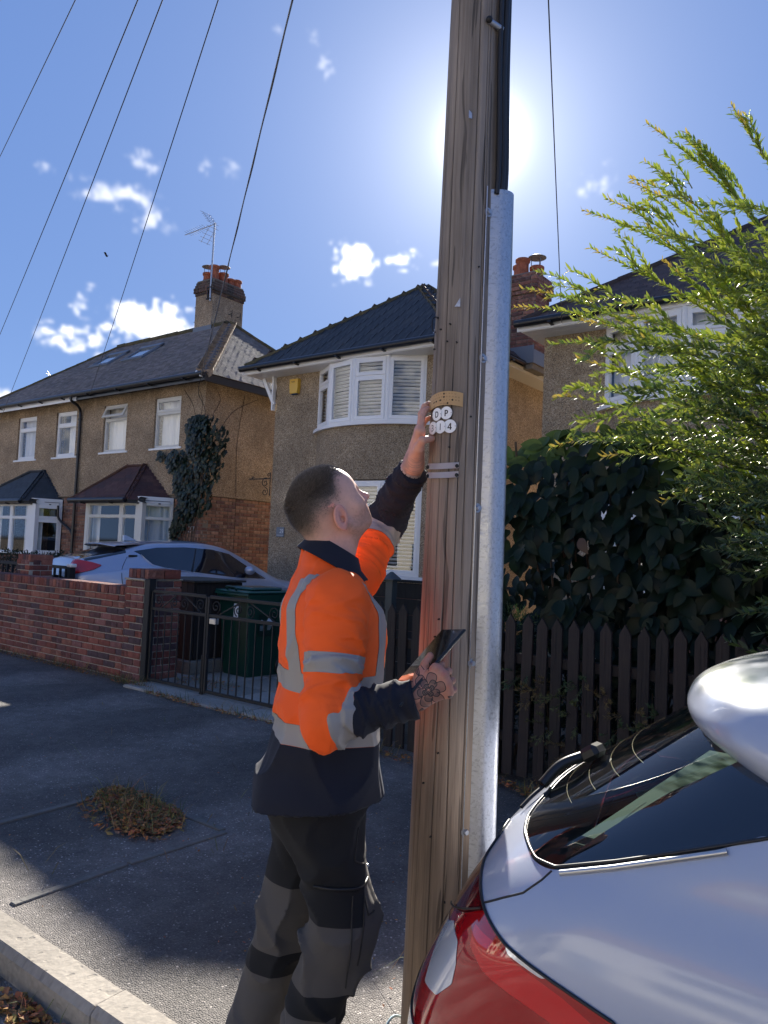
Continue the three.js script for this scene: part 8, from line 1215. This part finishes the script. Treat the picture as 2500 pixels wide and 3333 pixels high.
// ---- silver crossover on the drive: stations along the length, rear at l = 0 towards the road
{
  const c = thing('silver_crossover', 'silver-blue crossover car parked nose-in on the drive behind the brick wall', 'car'), XS = -9.9, ZR = -5.42, Y = (y) => 1.5 - (1.5 - y) * 1.13, P3 = (l, y, w) => [XS + w, Y(y), ZR - l];
  const yt = (l) => interp([-0.06, -0.02, 0.08, 0.4, 0.72, 1.0, 1.5, 2.07, 2.48, 2.9, 3.33, 3.5, 4.0, 4.28, 4.36], [1.02, 1.2, 1.262, 1.345, 1.43, 1.50, 1.54, 1.542, 1.465, 1.27, 1.055, 1.03, 0.95, 0.80, 0.60], l), yb = (l) => Math.min(interp([-0.06, 0.5, 1.0, 1.65, 2.5, 3.3, 4.36], [1.05, 1.13, 1.20, 1.12, 1.045, 1.02, 0.6], l), yt(l) - 0.01), pl = (l) => interp([-0.06, 0.0, 0.15, 0.5, 0.9, 3.4, 4.1, 4.36], [0.66, 0.74, 0.84, 0.95, 1, 1, 0.9, 0.68], l);
  const rows = []; for (let i = 0; i <= 150; i++) { const l = -0.06 + 4.42 * i / 150, T = yt(l), b = yb(l), k = pl(l), cab = clamp((T - b) / 0.42), arch = 0.035 * Math.exp(-Math.pow((l - 0.72) / 0.34, 2)) + 0.03 * Math.exp(-Math.pow((l - 3.4) / 0.36, 2)); const pr = [[0.78, 0.22], [0.855, 0.34], [0.875 + arch, 0.62], [0.885 + arch * 1.2, Math.min(0.90, b - 0.09)], [0.872 + arch * 0.4, b - 0.035], [0.845, b], [lerp(0.80, 0.70, cab), lerp(b, T, 0.55)], [lerp(0.72, 0.60, cab), lerp(b, T, 0.88)], [0.45, T - 0.018], [0.22, T - 0.003], [0, T]].map(([w, y]) => [w * k, Math.min(y, T)]); const fine = []; for (let j = 0; j < pr.length - 1; j++) for (let q = 0; q < 5; q++) { const t = q / 5, m = (a) => { const p = [pr[Math.max(j - 1, 0)][a], pr[j][a], pr[j + 1][a], pr[Math.min(j + 2, pr.length - 1)][a]], u = (p[2] - p[0]) * 0.42, v2 = (p[3] - p[1]) * 0.42, t2 = t * t, t3 = t2 * t; return p[1] * (2 * t3 - 3 * t2 + 1) + u * (t3 - 2 * t2 + t) + p[2] * (3 * t2 - 2 * t3) + v2 * (t3 - t2); }; fine.push([m(0), Math.min(m(1), T)]); } fine.push([0, T]); rows.push([...fine.map(([w, y]) => P3(l, y, w)), ...fine.slice(0, -1).reverse().map(([w, y]) => P3(l, y, -w))]); }
  const g = gridGeo(rows), L = (x, y, z) => [ZR - z, 1.5 - (1.5 - y) / 1.13, x - XS];
  const sideP = [[0.80, 1.378], [1.18, 1.437], [1.66, 1.457], [2.13, 1.44], [2.45, 1.385], [2.76, 1.21], [3.06, 1.038], [2.5, 1.05], [1.65, 1.128], [1.25, 1.17], [1.06, 1.21], [0.92, 1.325]], sideF = (x, y, z) => { const [l, yy, w] = L(x, y, z); return Math.min(polyIn(sideP, l, yy), Math.abs(w) - 0.40); };
  const [sg, r1] = cutMesh(g, sideF), [ws, r2] = cutMesh(r1, (x, y, z) => { const [l, yy, w] = L(x, y, z); return Math.min(0.60 - Math.abs(w) + (l - 2.5) * 0.16, l - 2.42, 3.36 - l, yy - 1.05); }), [rw, r3] = cutMesh(r2, (x, y, z) => { const [l, yy, w] = L(x, y, z); return Math.min(0.72 - Math.abs(w), l - 0.12, 0.70 - l, yy - (1.222 + (l - 0.11) * 0.22)); });
  const lampP = [[-0.1, 1.25], [0.05, 1.238], [0.20, 1.215], [0.34, 1.178], [0.22, 1.12], [0.02, 1.065], [-0.1, 1.05]], [lp, bd] = cutMesh(r3, (x, y, z) => { const [l, yy, w] = L(x, y, z); return Math.min(polyIn(lampP, l, yy), Math.abs(w) - 0.45); });
  const silver = paint(0.40, 0.44, 0.55, { metalness: 0.55, roughness: 0.36 }), tint = phys({ color: lin(0.008, 0.010, 0.018), roughness: 0.04, ior: 1.6, clearcoat: 1, clearcoatRoughness: 0.01 }); bd.computeVertexNormals;
  part(c, 'body', bd, silver); part(c, 'side_window', sg, tint); part(c, 'windscreen', ws, tint); part(c, 'rear_window', rw, tint);
  for (const q of cutMesh(lp, (x) => x - XS)) part(c, 'tail_lamp', puff(q, 0.012), phys({ color: lin(0.50, 0.012, 0.015), roughness: 0.12, clearcoat: 1 }));
  part(c, 'spoiler', (() => { const rowsS = []; for (const [l, y0] of [[1.05, 1.505], [0.75, 1.498], [0.46, 1.470], [0.44, 1.455], [0.50, 1.445], [0.80, 1.44]]) { const r = []; for (let i = 0; i <= 16; i++) { const t = i / 8 - 1; r.push(P3(l + 0.10 * t * t * t * t, y0 - 0.03 * t * t, t * 0.62)); } rowsS.push(r); } const q = gridGeo(rowsS); q.computeVertexNormals(); return q; })(), silver);
  const onS = (l, y) => { let w = 1.0; for (const row of rows) { } const i = clamp(Math.round((l + 0.06) / 4.42 * 150), 0, 150), r = rows[i]; let best = 9; for (let j = 0; j < 45; j++) { const d = Math.abs(r[j][1] - Y(y)); if (d < best) { best = d; w = r[j][0] - XS; } } return V(...P3(l, y, w + 0.002)); };
  for (const ln of [[[1.64, 1.12], [1.63, 0.9], [1.60, 0.6], [1.58, 0.4]], [[0.70, 1.30], [0.60, 1.15], [0.58, 1.05], [0.60, 0.9]]]) part(c, 'door_gap', tube(ln.map(([l, y]) => onS(l, y)), 0.005, 24, 5), M.black); part(c, 'window_trim', tube([...[[0.90, 1.335], [1.06, 1.20], [1.25, 1.162], [1.65, 1.12], [2.5, 1.042], [3.0, 1.03]].map(([l, y]) => onS(l, y))], 0.007, 60, 6), M.steel); part(c, 'door_handle', cbox(0.02, 0.03, 0.14, 0.008).translate(...onS(0.78, 1.315)), M.black); part(c, 'door_pillar', tube([onS(1.70, 1.13), onS(1.78, 1.30), onS(1.84, 1.44)], 0.012, 12, 5), M.black);
  for (const s of [1, -1]) { const m = sub(c, 'door_mirror'); part(m, 'shell', (() => { const q = new THREE.SphereGeometry(0.12, 20, 14); q.scale(0.85, 0.62, 0.7); return q; })(), silver); part(m, 'stem', cbox(0.12, 0.04, 0.06, 0.01).translate(-s * 0.09, -0.06, 0), M.black); m.position.set(XS + s * 1.0, 1.12, ZR - 2.66); }
  part(c, 'fin_antenna', (() => { const s = new THREE.Shape([[0, 0], [0.2, 0], [0.03, 0.07], [0.0, 0.065]].map(([x, y]) => new THREE.Vector2(x, y))); const q = new THREE.ExtrudeGeometry(s, { depth: 0.04, bevelEnabled: true, bevelSize: 0.008, bevelThickness: 0.008, bevelSegments: 2 }); q.rotateY(Math.PI / 2); return q.translate(XS - 0.02, 1.525, ZR - 0.92); })(), silver);
  for (const [l, w] of [[0.75, 0.80], [0.75, -0.80], [3.4, 0.80], [3.4, -0.80]]) { const q = wheel(c, 0, 0, 0.34); q.position.set(XS + w, 0.345, ZR - l); q.rotation.y = w > 0 ? Math.PI / 2 : -Math.PI / 2; }
  part(c, 'underbody', boxWall(XS - 0.7, XS + 0.7, 0.2, 0.4, ZR - 4.2, ZR - 0.1), M.black); part(c, 'windscreen_paper', quad(V(...P3(2.98, 1.245, 0.42)), V(...P3(3.22, 1.125, 0.45)), V(...P3(3.20, 1.135, 0.12)), V(...P3(2.96, 1.255, 0.12))), mat({ color: lin(0.6, 0.62, 0.6), roughness: 0.5 }));
  rebase(c, XS + 0.66, 0, ZR); c.position.set(-10.22, 0, -6.10); c.rotation.y = -12 * Math.PI / 180;
}
renderer.render(scene, camera);
